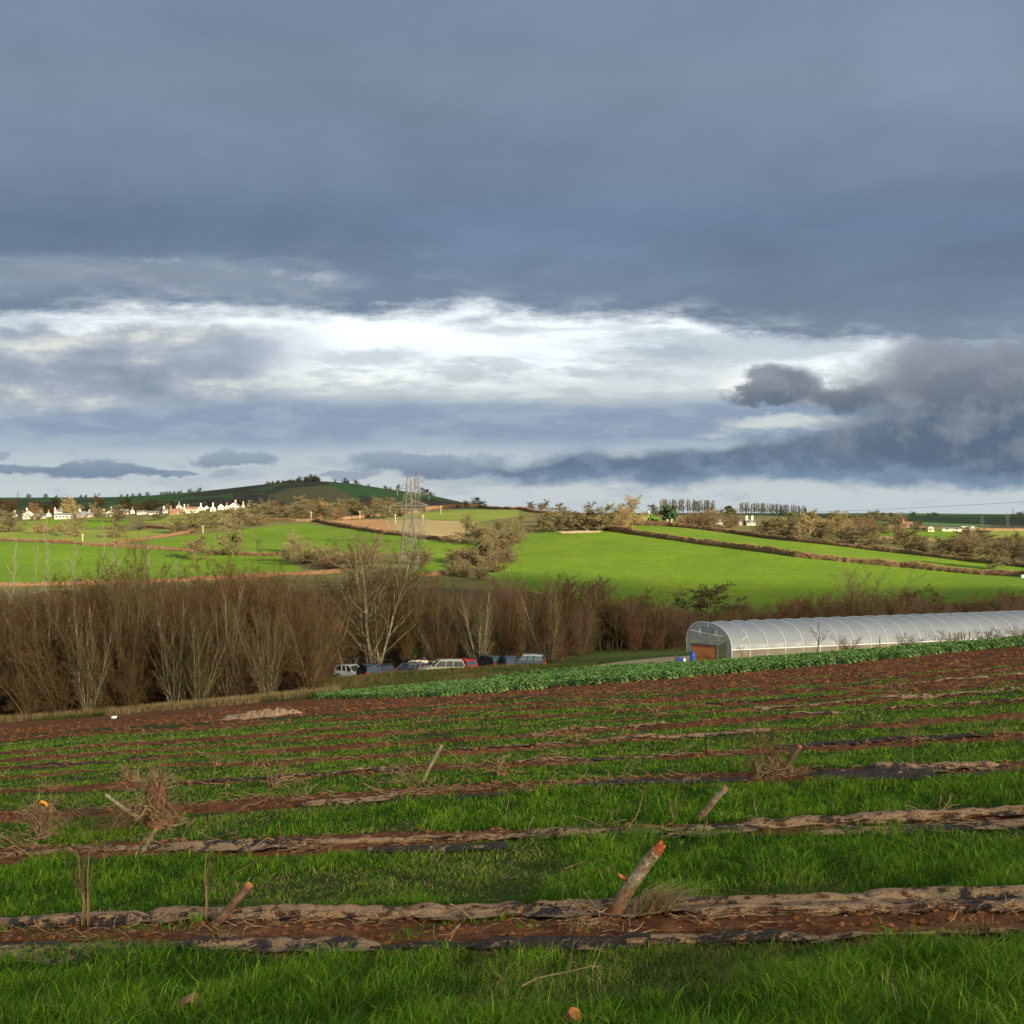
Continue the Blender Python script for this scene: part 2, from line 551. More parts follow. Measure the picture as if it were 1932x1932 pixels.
G_BRIGHT = ground_mat('pasture', [(0.0624, 0.1247, 0.0065), (0.0853, 0.1502, 0.0073), (0.1196, 0.1734, 0.0113)], 0.02, 0.35)
G_PALE = ground_mat('pale_pasture', [(0.1006, 0.1398, 0.0179), (0.1341, 0.1677, 0.0249), (0.1733, 0.1956, 0.0398)], 0.02, 0.3)
G_ROUGH = ground_mat('rough_grass', [(0.06, 0.06, 0.02), (0.10, 0.095, 0.03), (0.15, 0.13, 0.05)], 0.03, 0.3)
G_STUB = ground_mat('stubble', [(0.2000, 0.1600, 0.0688), (0.2375, 0.1900, 0.0875), (0.2750, 0.2188, 0.1063)], 0.03, 0.4)
G_PLOW = ground_mat('ploughed', [(0.2400, 0.1320, 0.0540), (0.2760, 0.1560, 0.0660), (0.3120, 0.1860, 0.0816)], 0.03, 0.4)
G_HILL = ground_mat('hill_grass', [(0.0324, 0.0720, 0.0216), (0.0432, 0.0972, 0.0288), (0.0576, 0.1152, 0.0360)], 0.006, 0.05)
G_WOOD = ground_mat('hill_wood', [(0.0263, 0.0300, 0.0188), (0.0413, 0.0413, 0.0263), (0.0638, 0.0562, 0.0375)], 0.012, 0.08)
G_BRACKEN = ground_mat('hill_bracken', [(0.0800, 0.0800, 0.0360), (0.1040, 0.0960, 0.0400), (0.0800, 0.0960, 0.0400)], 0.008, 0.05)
G_TRACK = ground_mat('sandy_track', [(0.3750, 0.2640, 0.1520), (0.4750, 0.3410, 0.1995), (0.5500, 0.4070, 0.2470)], 0.3, 3.0)
G_DARK = ground_mat('scrub_floor', [(0.05, 0.035, 0.02), (0.075, 0.05, 0.028), (0.09, 0.075, 0.03)], 0.15, 1.2)
G_BANK = ground_mat('bank_grass', [(0.05, 0.075, 0.015), (0.075, 0.11, 0.02), (0.13, 0.13, 0.045)], 0.12, 1.4)

# (name, material, outline in photo pixels, nearest and farthest distance)
ZONES = [
    ('scrub_floor', G_DARK, [(-900, 1500), (-900, 1085), (300, 1085), (580, 1078), (900, 1090), (1210, 1150), (1500, 1160), (1780, 1130), (2800, 1100), (2800, 1190), (1300, 1240), (1000, 1266), (640, 1276), (500, 1330), (0, 1372)], 78, 245),
    ('grass_bank', G_BANK, [(560, 1330), (640, 1262), (800, 1258), (960, 1252), (1060, 1215), (1310, 1218), (1310, 1262), (1100, 1290), (700, 1330)], 70, 150),
    ('track', G_TRACK, [(1100, 1266), (1130, 1254), (1190, 1246), (1250, 1240), (1325, 1235), (1330, 1260), (1230, 1258), (1160, 1262)], 78, 130),
    ('grass_field', G_BRIGHT, [(-900, 1020), (0, 1020), (160, 1028), (300, 1036), (400, 1042), (523, 1048), (560, 1066), (575, 1081), (284, 1098), (0, 1104), (-900, 1110)], 235, 520),
    ('grass_field', G_PALE, [(-900, 985), (60, 985), (160, 1000), (400, 1000), (300, 1010), (230, 1024), (160, 1026), (0, 1019), (-900, 1019)], 420, 800),
    ('grass_field', G_BRIGHT, [(255, 1022), (340, 1012), (418, 1004), (500, 994), (575, 987), (640, 995), (729, 1008), (834, 1019), (860, 1030), (830, 1042), (700, 1044), (523, 1047), (400, 1040)], 330, 640),
    ('ploughed_field', G_PLOW, [(597, 984), (640, 981), (735, 980), (745, 990), (740, 1000), (690, 998), (631, 991)], 400, 800),
    ('stubble_field', G_STUB, [(735, 980), (800, 980), (874, 984), (900, 985), (890, 1000), (868, 1012), (830, 1012), (740, 1000), (745, 990)], 360, 800),
    ('grass_field', G_PALE, [(700, 973), (740, 966), (800, 967), (880, 962), (980, 962), (978, 974), (900, 985), (874, 983), (800, 979), (735, 979)], 480, 950),
    ('grass_field', G_BRIGHT, [(785, 1040), (860, 1028), (905, 1022), (930, 1010), (870, 1060), (845, 1082), (780, 1086)], 240, 470),
    ('grass_field', G_BRIGHT, [(918, 1079), (960, 1045), (975, 1020), (990, 1009), (1020, 1004), (1056, 1001), (1141, 1000), (1180, 1006), (1262, 1018), (1505, 1050), (1932, 1087), (2800, 1150), (2800, 1165), (1932, 1135), (1775, 1140), (1477, 1160), (1203, 1150), (958, 1110)], 225, 520),
    ('stubble_field', G_TRACK, [(1050, 1002), (1100, 1000.5), (1138, 1001), (1130, 1004.5), (1062, 1006)], 225, 520),
    ('grass_field', G_BRIGHT, [(1162, 1003), (1186, 991), (1262, 993), (1505, 1022), (1700, 1044), (1851, 1062), (1932, 1070), (2800, 1120), (2800, 1150), (1932, 1086), (1505, 1050), (1262, 1017)], 250, 560),
    ('grass_field', G_PALE, [(275, 975), (330, 969), (470, 970), (440, 982), (330, 990), (270, 985)], 520, 1000),
    ('grass_field', G_BRIGHT, [(40, 985), (60, 978), (240, 976), (250, 990), (150, 998), (60, 996)], 520, 1000),
    ('grass_field', G_BRIGHT, [(1640, 1013), (1660, 1001), (1720, 999), (1815, 1000), (1815, 1014), (1760, 1018), (1700, 1016)], 440, 1300),
    ('grass_field', G_PALE, [(1860, 1012), (1870, 1001), (2600, 1005), (2600, 1035), (1932, 1022)], 440, 1300),
]


def fan(us, ys):
    UU, YY = np.meshgrid(us, ys)
    X = (UU * YY).ravel(); Y = YY.ravel()
    nc = len(us); nr = len(ys)
    a = (np.arange(nr - 1)[:, None] * nc + np.arange(nc - 1)[None, :]).ravel()
    T = np.stack([a, a + 1, a + nc + 1, a + nc], 1)
    return X, Y, T


def build_ground():
    us = np.concatenate([np.linspace(-0.85, -0.50, 60)[:-1], np.linspace(-0.50, 0.50, 900), np.linspace(0.50, 0.85, 60)[1:]])
    ys = np.concatenate([np.exp(np.linspace(math.log(80), math.log(1200), 520)), np.exp(np.linspace(math.log(1200), math.log(7000), 160))[1:]])
    X, Y, T = fan(us, ys)
    Z = hgt(X, Y)
    cx = X[T].mean(1); cy = Y[T].mean(1); cz = Z[T].mean(1)
    px = C0 + F0 * cx / cy; py = C0 - F0 * cz / cy
    jx = px + (fbm(cx / 9, cy / 9, 41, 3) - 0.5) * 4; jy = py + (fbm(cx / 9, cy / 9, 43, 3) - 0.5) * 2.0
    zone = np.full(len(T), -1)
    for i, (nm, m_, poly, y0, y1) in enumerate(ZONES):
        ins = pip(jx, jy, poly) & (cy > y0) & (cy < y1)
        zone[ins] = i
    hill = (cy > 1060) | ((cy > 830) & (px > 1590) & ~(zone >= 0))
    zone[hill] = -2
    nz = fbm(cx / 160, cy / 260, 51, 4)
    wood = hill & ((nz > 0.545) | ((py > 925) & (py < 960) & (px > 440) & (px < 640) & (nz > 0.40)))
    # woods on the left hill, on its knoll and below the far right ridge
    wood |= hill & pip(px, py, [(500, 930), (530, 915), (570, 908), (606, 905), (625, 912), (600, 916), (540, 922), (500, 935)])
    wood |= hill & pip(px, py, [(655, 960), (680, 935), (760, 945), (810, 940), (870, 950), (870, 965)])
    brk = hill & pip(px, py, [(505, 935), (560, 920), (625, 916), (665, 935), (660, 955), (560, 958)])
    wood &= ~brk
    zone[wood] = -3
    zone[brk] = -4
    V = np.stack([X, Y, Z], 1)

    def emit(name, sel, m_):
        F = T[sel]
        if len(F) == 0:
            return
        ids, inv = np.unique(F.ravel(), return_inverse=True)
        me = np_mesh(name, V[ids], inv.reshape(-1, 4), [m_], smooth=True)
        tag(link(name, me), None, None, None, 'structure')
    emit('ground', zone == -1, G_ROUGH)
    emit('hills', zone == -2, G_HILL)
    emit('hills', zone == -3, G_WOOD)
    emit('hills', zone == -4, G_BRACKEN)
    for i, (nm, m_, poly, y0, y1) in enumerate(ZONES):
        emit(nm, zone == i, m_)


build_ground()


def field_mat():
    m = bpy.data.materials.new('field')
    m.use_nodes = True
    N = Nd(m.node_tree)
    b = m.node_tree.nodes['Principled BSDF']
    b.inputs['Roughness'].default_value = 0.95
    b.inputs['Specular IOR Level'].default_value = 0.08
    at = N.new('ShaderNodeAttribute'); at.attribute_name = 'soil'
    t = N.new('ShaderNodeTexCoord'); ob = t.outputs['Object']
    n1 = N.noise(ob, 0.8, 5, 0.6); n2 = N.noise(ob, 9.0, 6, 0.65); n3 = N.noise(ob, 3.1, 5, 0.6)
    soil = N.ramp(N.add(N.mul(n1, 0.4), N.mul(n2, 0.6)), [(0.36, (0.060, 0.023, 0.009)), (0.5, (0.140, 0.056, 0.023)), (0.62, (0.195, 0.088, 0.042)), (0.74, (0.27, 0.155, 0.085))])
    grs = N.ramp(N.add(N.mul(n3, 0.5), N.mul(n2, 0.5)), [(0.35, (0.018, 0.028, 0.004)), (0.5, (0.035, 0.055, 0.007)), (0.63, (0.075, 0.065, 0.022))])
    k = N.ss(N.add(at.outputs['Fac'], N.mul(N.sub(n2, 0.5), 0.7)), 0.35, 0.62)
    N.put(b.inputs['Base Color'], N.mix(k, grs, soil))
    bp = N.new('ShaderNodeBump'); bp.inputs['Strength'].default_value = 0.7; bp.inputs['Distance'].default_value = 0.03
    N.put(bp.inputs['Height'], n2); N.put(b.inputs['Normal'], bp.outputs[0])
    return m


M_FIELD = field_mat()


def build_field():
    us = np.concatenate([np.linspace(-1.8, -0.53, 130)[:-1], np.linspace(-0.53, 0.53, 620), np.linspace(0.53, 1.8, 130)[1:]])
    ys = np.exp(np.linspace(math.log(2.6), math.log(80.0), 820))
    X, Y, T = fan(us, ys)
    S = soilmask(X, Y)
    Z = hgt(X, Y) + relief(X, Y)
    me = np_mesh('field', np.stack([X, Y, Z], 1), T, [M_FIELD], {'soil': S}, smooth=True)
    tag(link('field', me), None, None, None, 'structure')
    # ground under and behind the viewer
    xs = np.linspace(-70, 70, 60); yb = np.linspace(-60, 2.6, 40)
    XX, YY = np.meshgrid(xs, yb)
    X = XX.ravel(); Y = YY.ravel()
    keep = True
    a = (np.arange(39)[:, None] * 60 + np.arange(59)[None, :]).ravel()
    T = np.stack([a, a + 1, a + 61, a + 60], 1)
    Z = -EYE + GX * X - GY * Y - 0.03
    me = np_mesh('headland', np.stack([X, Y, Z], 1), T, [M_FIELD], {'soil': np.zeros(len(X))}, smooth=True)
    tag(link('headland', me), None, None, None, 'structure')


build_field()


# ------------------------------------------------------------------ unseen cloud meshes added behind the viewer to dim the near field and far hills
def shade_cloud_mat(name, tr):
    m = bpy.data.materials.new(name)
    m.use_nodes = True
    t = m.node_tree
    t.nodes.clear()
    N = Nd(t)
    a = N.new('ShaderNodeBsdfTransparent')
    b = N.new('ShaderNodeBsdfTranslucent'); b.inputs['Color'].default_value = (0.9, 0.9, 0.92, 1)
    mx = N.new('ShaderNodeMixShader')
    mx.inputs[0].default_value = 1.0 - tr
    t.links.new(a.outputs[0], mx.inputs[1]); t.links.new(b.outputs[0], mx.inputs[2])
    o = N.new('ShaderNodeOutputMaterial')
    t.links.new(mx.outputs[0], o.inputs[0])
    return m


def make_shade_cloud(name, shx, shy, hx, hy, H, thick, tr, label, seed):
    off = H / math.tan(SUN_EL)
    cx = shx + off * sin(SUN_AZ); cy = shy - off * cos(SUN_AZ)
    n, k = 96, 12
    V = []; T = []
    for i in range(k + 1):
        ph = -pi / 2 + pi * i / k
        for j in range(n):
            a = 2 * pi * j / n
            rr = 1 + 0.16 * (float(fbm(3 + 2.2 * cos(a), 3 + 2.2 * sin(a), seed, 4)) - 0.5) * 2
            c = cos(ph) ** 0.35 if 0 < i < k else 0.001
            V.append((hx * c * rr * cos(a), hy * c * rr * sin(a), thick * sin(ph) * (0.7 + 0.8 * float(fbm(cos(a) * c * 4 + 9, sin(a) * c * 4, seed + 3, 4)))))
    for i in range(k):
        for j in range(n):
            T.append((i * n + j, i * n + (j + 1) % n, (i + 1) * n + (j + 1) % n, (i + 1) * n + j))
    me = np_mesh(name, V, T, [shade_cloud_mat(name, tr)], smooth=True)
    o = link(name, me, loc=(cx, cy, H))
    tag(o, None, None, None, 'structure')


make_shade_cloud('shade_cloud', 20, 95, 230, 125, 380, 10, 0.46, '', 61)
make_shade_cloud('shade_cloud', -200, 2750, 2700, 1600, 1500, 30, 0.36, '', 71)
make_shade_cloud('shade_cloud', 720, 1330, 470, 440, 900, 15, 0.36, '', 83)


# ------------------------------------------------------------------ bare winter trees
def prisms(segs, sides=3):
    """three-sided twigs from rows (x0,y0,z0,x1,y1,z1,r0,r1)"""
    A = np.asarray(segs, float)
    p = A[:, 0:3]; q = A[:, 3:6]; r0 = A[:, 6:7]; r1 = A[:, 7:8]
    d = q - p
    d /= np.linalg.norm(d, axis=1, keepdims=True) + 1e-9
    ref = np.where(np.abs(d[:, 2:3]) > 0.9, np.array([[1.0, 0, 0]]), np.array([[0, 0, 1.0]]))
    u = np.cross(d, ref); u /= np.linalg.norm(u, axis=1, keepdims=True) + 1e-9
    w = np.cross(d, u)
    ring0 = []; ring1 = []
    for k in range(sides):
        a = 2 * pi * k / sides
        o = u * cos(a) + w * sin(a)
        ring0.append(p + o * r0); ring1.append(q + o * r1)
    V = np.stack(ring0 + ring1, 1).reshape(-1, 3)
    n = len(A); b = (np.arange(n) * 2 * sides)[:, None]
    T = np.concatenate([np.stack([b[:, 0] + k, b[:, 0] + (k + 1) % sides, b[:, 0] + sides + (k + 1) % sides, b[:, 0] + sides + k], 1) for k in range(sides)])
    return V, T


def merge(parts):
    Vs = []; Ts = []; n = 0
    for V, T in parts:
        Vs.append(np.asarray(V)); Ts.append(np.asarray(T) + n); n += len(V)
    return np.concatenate(Vs), np.concatenate(Ts)


def rv(k=1.0):
    return Vector((random.gauss(0, k), random.gauss(0, k), random.gauss(0, k)))


def grow(out, p, d, L, r, lev, S):
    n = S['n'][lev]
    last = lev == len(S['n']) - 1
    st = L / n
    for i in range(n):
        d = (d + rv(S['wob'][lev]) + Vector((0, 0, S['up'][lev]))).normalized()
        q = p + d * st
        r1 = r * (1 - 0.72 * (i + 1) / n) if not last else r * (1 - 0.6 * (i + 1) / n)
        ra = r * (1 - 0.72 * i / n) if not last else r * (1 - 0.6 * i / n)
        out[lev].append((p.x, p.y, p.z, q.x, q.y, q.z, ra, r1))
        if not last and (i + 1) / n > S['bare'][lev]:
            kk = S['kids'][lev]
            kk = int(kk) + (random.random() < kk - int(kk))
            for _ in range(kk):
                sp = radians(random.uniform(*S['spread'][lev]))
                ax = d.cross(rv()).normalized()
                nd = Matrix.Rotation(sp, 3, ax) @ d
                t = random.random()
                f = 1 - 0.55 * (i + t) / n
                grow(out, p.lerp(q, t), nd, L * S['len'][lev] * f * random.uniform(0.7, 1.2), max(ra * S['rad'][lev], S['rmin']), lev + 1, S)
        p = q


SPEC = {
    # round field oak or ash, seen from far off
    'oak': dict(h=10, stems=1, lean=4, L=6.8, r=0.15, n=[7, 4, 3, 3, 2], kids=[2.9, 2.3, 2.2, 1.9], spread=[(35, 80), (25, 60), (25, 65), (20, 70)], len=[0.66, 0.55, 0.56, 0.62], rad=[0.5, 0.55, 0.55, 0.6],
                up=[0.05, 0.05, 0.03, 0.02, 0.0], wob=[0.06, 0.12, 0.16, 0.2, 0.25], bare=[0.14, 0.05, 0.0, 0.0], rmin=0.028),
    # low bushy tree
    'bush': dict(h=10, stems=9, lean=38, L=6.6, r=0.13, n=[4, 3, 2, 2], kids=[2.4, 2.6, 2.2], spread=[(20, 55), (20, 60), (20, 65)], len=[0.52, 0.5, 0.55], rad=[0.55, 0.55, 0.6],
                 up=[0.04, 0.03, 0.01, 0.0], wob=[0.1, 0.15, 0.2, 0.25], bare=[0.15, 0.1, 0.0], rmin=0.026),
    # near thicket, many upright stems
    'thicket': dict(h=10, stems=13, lean=20, L=9.4, r=0.055, n=[7, 4, 3, 2], kids=[1.9, 1.6, 1.3], spread=[(18, 45), (18, 45), (20, 50)], len=[0.34, 0.5, 0.5], rad=[0.5, 0.6, 0.65],
                    up=[0.05, 0.08, 0.05, 0.02], wob=[0.06, 0.10, 0.14, 0.18], bare=[0.1, 0.1, 0.0], rmin=0.011),
    # tangled scrub
    'scrub': dict(h=10, stems=11, lean=34, L=8.2, r=0.06, n=[7, 4, 3, 2], kids=[2.2, 1.8, 1.3], spread=[(25, 65), (25, 65), (25, 65)], len=[0.42, 0.5, 0.5], rad=[0.5, 0.6, 0.65],
                  up=[0.03, 0.04, 0.02, 0.0], wob=[0.13, 0.16, 0.2, 0.24], bare=[0.05, 0.05, 0.0], rmin=0.011),
    # alder and willow, several straight stems
    'alder': dict(h=10, stems=4, lean=9, L=9.6, r=0.085, n=[9, 4, 3, 2], kids=[2.6, 2.3, 1.6], spread=[(25, 50), (20, 50), (20, 55)], len=[0.30, 0.5, 0.5], rad=[0.42, 0.6, 0.65],
                  up=[0.05, 0.07, 0.04, 0.02], wob=[0.04, 0.10, 0.14, 0.18], bare=[0.28, 0.1, 0.0], rmin=0.014),
    # fan of long ascending limbs
    'fan': dict(h=10, stems=9, lean=30, L=9.6, r=0.085, n=[8, 5, 3, 2], kids=[1.9, 1.8, 1.4], spread=[(14, 34), (16, 40), (20, 45)], len=[0.40, 0.46, 0.5], rad=[0.5, 0.55, 0.6],
                up=[0.05, 0.07, 0.04, 0.02], wob=[0.04, 0.07, 0.12, 0.16], bare=[0.12, 0.1, 0.0], rmin=0.012),
    # birch with forked pale stem
    'birch': dict(h=10, stems=5, lean=13, L=9.4, r=0.085, n=[9, 6, 4, 2], kids=[2.4, 2.0, 1.6], spread=[(18, 42), (18, 45), (20, 55)], len=[0.46, 0.42, 0.45], rad=[0.42, 0.5, 0.6],
                  up=[0.05, 0.08, 0.03, -0.02], wob=[0.05, 0.08, 0.13, 0.18], bare=[0.2, 0.1, 0.0], rmin=0.010),
    # slim upright
    'slim': dict(h=10, stems=1, lean=2, L=10, r=0.075, n=[12, 4, 2], kids=[2.1, 1.4], spread=[(18, 38), (20, 45)], len=[0.19, 0.5], rad=[0.38, 0.6],
                 up=[0.06, 0.08, 0.04], wob=[0.03, 0.08, 0.15], bare=[0.35, 0.0], rmin=0.012),
    # lombardy-like row on the skyline
    'poplar': dict(h=10, stems=1, lean=1.5, L=10, r=0.13, n=[10, 4, 2], kids=[4.4, 3.0], spread=[(12, 26), (14, 35)], len=[0.28, 0.5], rad=[0.5, 0.6],
                   up=[0.06, 0.1, 0.05], wob=[0.02, 0.06, 0.12], bare=[0.22, 0.0], rmin=0.035),
    # spindly garden tree
    'sapling': dict(h=10, stems=1, lean=2, L=5.4, r=0.14, n=[4, 5, 3, 2], kids=[2.6, 1.6, 1.0], spread=[(20, 40), (20, 45), (20, 45)], len=[0.95, 0.4, 0.5], rad=[0.5, 0.5, 0.6],
                    up=[0.03, 0.1, 0.05, 0.02], wob=[0.03, 0.07, 0.12, 0.15], bare=[0.55, 0.2, 0.0], rmin=0.025),
}
PROTO = {}


def leaf_cloud(n, cen, rad, size, seed=0):
    """loose leaf-sized faces spread through a crown"""
    r = np.random.default_rng(seed)
    P = r.normal(size=(n, 3)); P /= np.linalg.norm(P, axis=1, keepdims=True)
    P *= (r.random((n, 1)) ** 0.45) * rad
    P = P * (0.8 + 0.45 * r.random((n, 1))) + cen
    a = r.normal(size=(n, 3)); a /= np.linalg.norm(a, axis=1, keepdims=True)
    b = np.cross(a, r.normal(size=(n, 3))); b /= np.linalg.norm(b, axis=1, keepdims=True)
    s = size * (0.6 + 0.8 * r.random((n, 1)))
    V = np.stack([P - a * s, P + b * s * 0.55, P + a * s, P - b * s * 0.55], 1).reshape(-1, 3)
    T = (np.arange(n) * 4)[:, None] + np.arange(4)[None, :]
    return V, T


def proto(kind, variant):
    key = (kind, variant)
    if key in PROTO:
        return PROTO[key]
    random.seed(hash((len(kind), kind[0], kind[-1], variant).__repr__()) % 99991 if False else sum(map(ord, kind)) * 31 + variant * 7)
    S = SPEC[kind]
    out = [[] for _ in S['n']]
    for k in range(S['stems']):
        az = 2 * pi * (k + random.random() * 0.7) / S['stems']
        ln = radians(S['lean'] * (random.uniform(0.2, 1.15) if S['stems'] > 1 else random.random()))
        d = Vector((sin(ln) * cos(az), sin(ln) * sin(az), cos(ln)))
        off = 0.0 if S['stems'] == 1 else random.uniform(0.05, 0.35)
        p = Vector((off * cos(az), off * sin(az), -0.35))
        f = random.uniform(0.72, 1.05) if S['stems'] > 1 else 1.0
        grow(out, p, d, S['L'] * f, S['r'] * f, 0, S)
    z = np.array([s[5] for l in out for s in l]); x = np.array([abs(s[3]) + abs(s[4]) for l in out for s in l])
    H = np.percentile(z, 99.3); Wd = 2 * np.percentile(np.abs(np.array([s[3] for l in out for s in l])), 97)
    ntr = 2 if kind in ('oak', 'birch', 'sapling', 'fan') else 1
    tr = [s for l in out[:ntr] for s in l]; cr = [s for l in out[ntr:] for s in l]
    tm = np_mesh('trunk', *prisms(tr, 6), smooth=True)
    cm = np_mesh('crown', *prisms(cr, 3), smooth=False)
    PROTO[key] = (tm, cm, H, Wd)
    return PROTO[key]


def bark(name, c, var=0.5):
    return mat(name, c, 0.9, 0.1, speckle([tuple(v * (1 - var) for v in c), c, tuple(v * (1 + var) for v in c)], 3.0, 4))


def twig(name, cols, s=0.5):
    """bark tone drifts from tree to tree and limb to limb"""
    def f(N, b):
        g = N.new('ShaderNodeNewGeometry')
        n = N.noise(g.outputs['Position'], s, 3, 0.6)
        oi = N.new('ShaderNodeObjectInfo')
        k = N.add(N.mul(n, 0.75), N.mul(oi.outputs['Random'], 0.35))
        N.put(b.inputs['Base Color'], N.ramp(k, [(0.25 + 0.5 * i / (len(cols) - 1), c) for i, c in enumerate(cols)]))
    return mat(name, cols[0], 0.85, 0.12, f)


B_PALE = bark('birch_bark', (0.26, 0.225, 0.155), 0.5)
B_BROWN = bark('brown_bark', (0.10, 0.07, 0.04))
B_GREY = bark('grey_bark', (0.15, 0.125, 0.075))
B_DARK = bark('dark_bark', (0.07, 0.055, 0.035))
T_TAN = twig('tan_twigs', [(0.0678, 0.0583, 0.0273), (0.0956, 0.0831, 0.0401), (0.1275, 0.1079, 0.0537)], 0.05)
T_GOLD = twig('golden_twigs', [(0.1254, 0.0966, 0.0409), (0.1586, 0.1229, 0.0542), (0.1845, 0.1434, 0.0669)], 0.05)
T_BROWN = twig('brown_twigs', [(0.0534, 0.0318, 0.0141), (0.0784, 0.0478, 0.0202), (0.1129, 0.0706, 0.0305)], 0.35)
T_OLIVE = twig('olive_twigs', [(0.0527, 0.0397, 0.0155), (0.0744, 0.0570, 0.0217), (0.1085, 0.0837, 0.0360)], 0.35)
T_RED = twig('red_twigs', [(0.0632, 0.0298, 0.0154), (0.0886, 0.0409, 0.0203), (0.1106, 0.0558, 0.0257)], 0.35)
T_PURPLE = twig('purple_twigs', [(0.0957, 0.0605, 0.0441), (0.1214, 0.0714, 0.0532), (0.1398, 0.0882, 0.0570)], 0.2)
T_DARK = twig('dark_twigs', [(0.05, 0.045, 0.035), (0.07, 0.06, 0.045), (0.09, 0.075, 0.055)], 0.02)
T_GREYT = twig('grey_twigs', [(0.2210, 0.1950, 0.1560), (0.2730, 0.2405, 0.1950), (0.3250, 0.2860, 0.2340)], 0.02)
T_FARBR = twig('far_brown_twigs', [(0.0559, 0.0441, 0.0233), (0.0799, 0.0635, 0.0333), (0.1040, 0.0811, 0.0417)], 0.05)
T_FARRED = twig('far_red_twigs', [(0.0936, 0.0554, 0.0311), (0.1217, 0.0756, 0.0400), (0.1498, 0.0958, 0.0488)], 0.05)
T_GREEN = twig('green_twigs', [(0.15, 0.155, 0.045), (0.19, 0.19, 0.06), (0.24, 0.22, 0.08)], 0.1)
L_IVY = twig('ivy_leaves', [(0.025, 0.05, 0.012), (0.04, 0.075, 0.016), (0.065, 0.11, 0.022)], 0.8)
L_CONIF = twig('conifer_leaves', [(0.0138, 0.0303, 0.0132), (0.0220, 0.0440, 0.0180), (0.0303, 0.0550, 0.0210)], 0.2)
L_LIME = twig('lime_leaves', [(0.0450, 0.0875, 0.0096), (0.0600, 0.1085, 0.0128), (0.0750, 0.1260, 0.0176)], 0.2)

_mm = {}


def with_mat(me, m):
    k = (me.name, m.name)
    if k not in _mm:
        c = me.copy(); c.materials.clear(); c.materials.append(m); _mm[k] = c
    return _mm[k]


NTREE = [0]


def tree(kind, x, y, h, w, label, cat='tree', group=None, bk=B_BROWN, tw=T_BROWN, ivy=0.0, name=None, variant=None, sink=0.0):
    NTREE[0] += 1
    v = variant if variant is not None else NTREE[0] % 5
    tm, cm, H, Wd = proto(kind, v)
    o = empty(name or {'bush': 'bush', 'thicket': 'thicket_shrub', 'poplar': 'poplar_tree', 'birch': 'birch_tree', 'oak': 'bare_tree', 'alder': 'alder_tree', 'fan': 'bare_tree', 'slim': 'slim_tree', 'sapling': 'young_tree'}[kind],
              (x, y, g1(x, y) - sink), label, cat, group, random.Random(NTREE[0]).random() * 6.28)
    sz = h / H; sx = w / Wd
    o.scale = (sx, sx, sz)
    link('trunk', with_mat(tm, bk), o)
    link('crown', with_mat(cm, tw), o)
    if ivy:
        n = int(900 * ivy)
        r = np.random.default_rng(NTREE[0])
        zz = r.random(n) * H * 0.62
        rad = (0.22 + 0.5 * np.sin(np.pi * np.clip(zz / (H * 0.62), 0, 1))) * (0.4 + 0.8 * r.random(n)) * ivy ** 0.5
        an = r.random(n) * 6.28
        P = np.stack([np.cos(an) * rad, np.sin(an) * rad, zz], 1)
        V, T = leaf_cloud(n, P, 0.12, 0.13, NTREE[0])
        link('ivy', np_mesh('ivy', V, T, [L_IVY]), o)
    return o


def evergreen(x, y, h, w, label, m=L_CONIF, cone=False, group=None, size=0.5, name='evergreen_tree', n=2600, cat='evergreen'):
    NTREE[0] += 1
    o = empty(name, (x, y, g1(x, y)), label, cat, group)
    r = np.random.default_rng(NTREE[0])
    parts = []
    k = 14
    for i in range(k):
        t = (i + 0.5) / k
        rr = (1 - t) ** 0.8 if cone else sin(pi * (0.15 + 0.8 * t)) ** 0.6
        a = r.random() * 6.28; q = rr * w * 0.27
        parts.append(leaf_cloud(n // k, np.array([cos(a) * q, sin(a) * q, h * (0.12 + 0.83 * t)]), np.array([w * 0.30 * (0.4 + 0.6 * rr)] * 2 + [h * 0.13]), size, NTREE[0] * 50 + i))
    V, T = merge(parts)
    link('crown', np_mesh('crown', V, T, [m]), o)
    V, T = prisms([(0, 0, -0.4, 0, 0, h * 0.75, w * 0.05, w * 0.015)], 7)
    link('trunk', np_mesh('trunk', V, T, [B_DARK], smooth=True), o)
    return o


def at_px(px, base, ymin=70.0, ymax=6000.0):
    return ray(px, base, ymin, ymax)


def tree_px(kind, px, base, top, wpx, label, Y=None, ymin=240.0, **kw):
    """a tree whose foot and height were read off the photo; Y given where the foot is hidden"""
    if Y is None:
        x, y, z = at_px(px, base, ymin)
    else:
        x, y = (px - C0) / F0 * Y, Y
        z = h1(x, y); base = C0 - F0 * z / y
    return tree(kind, x, y, max(base - top, 3) * y / F0, wpx * y / F0, label, **kw)


# ---- left thicket
def lerp_pts(x, pts):
    return float(np.interp(x, [p[0] for p in pts], [p[1] for p in pts]))


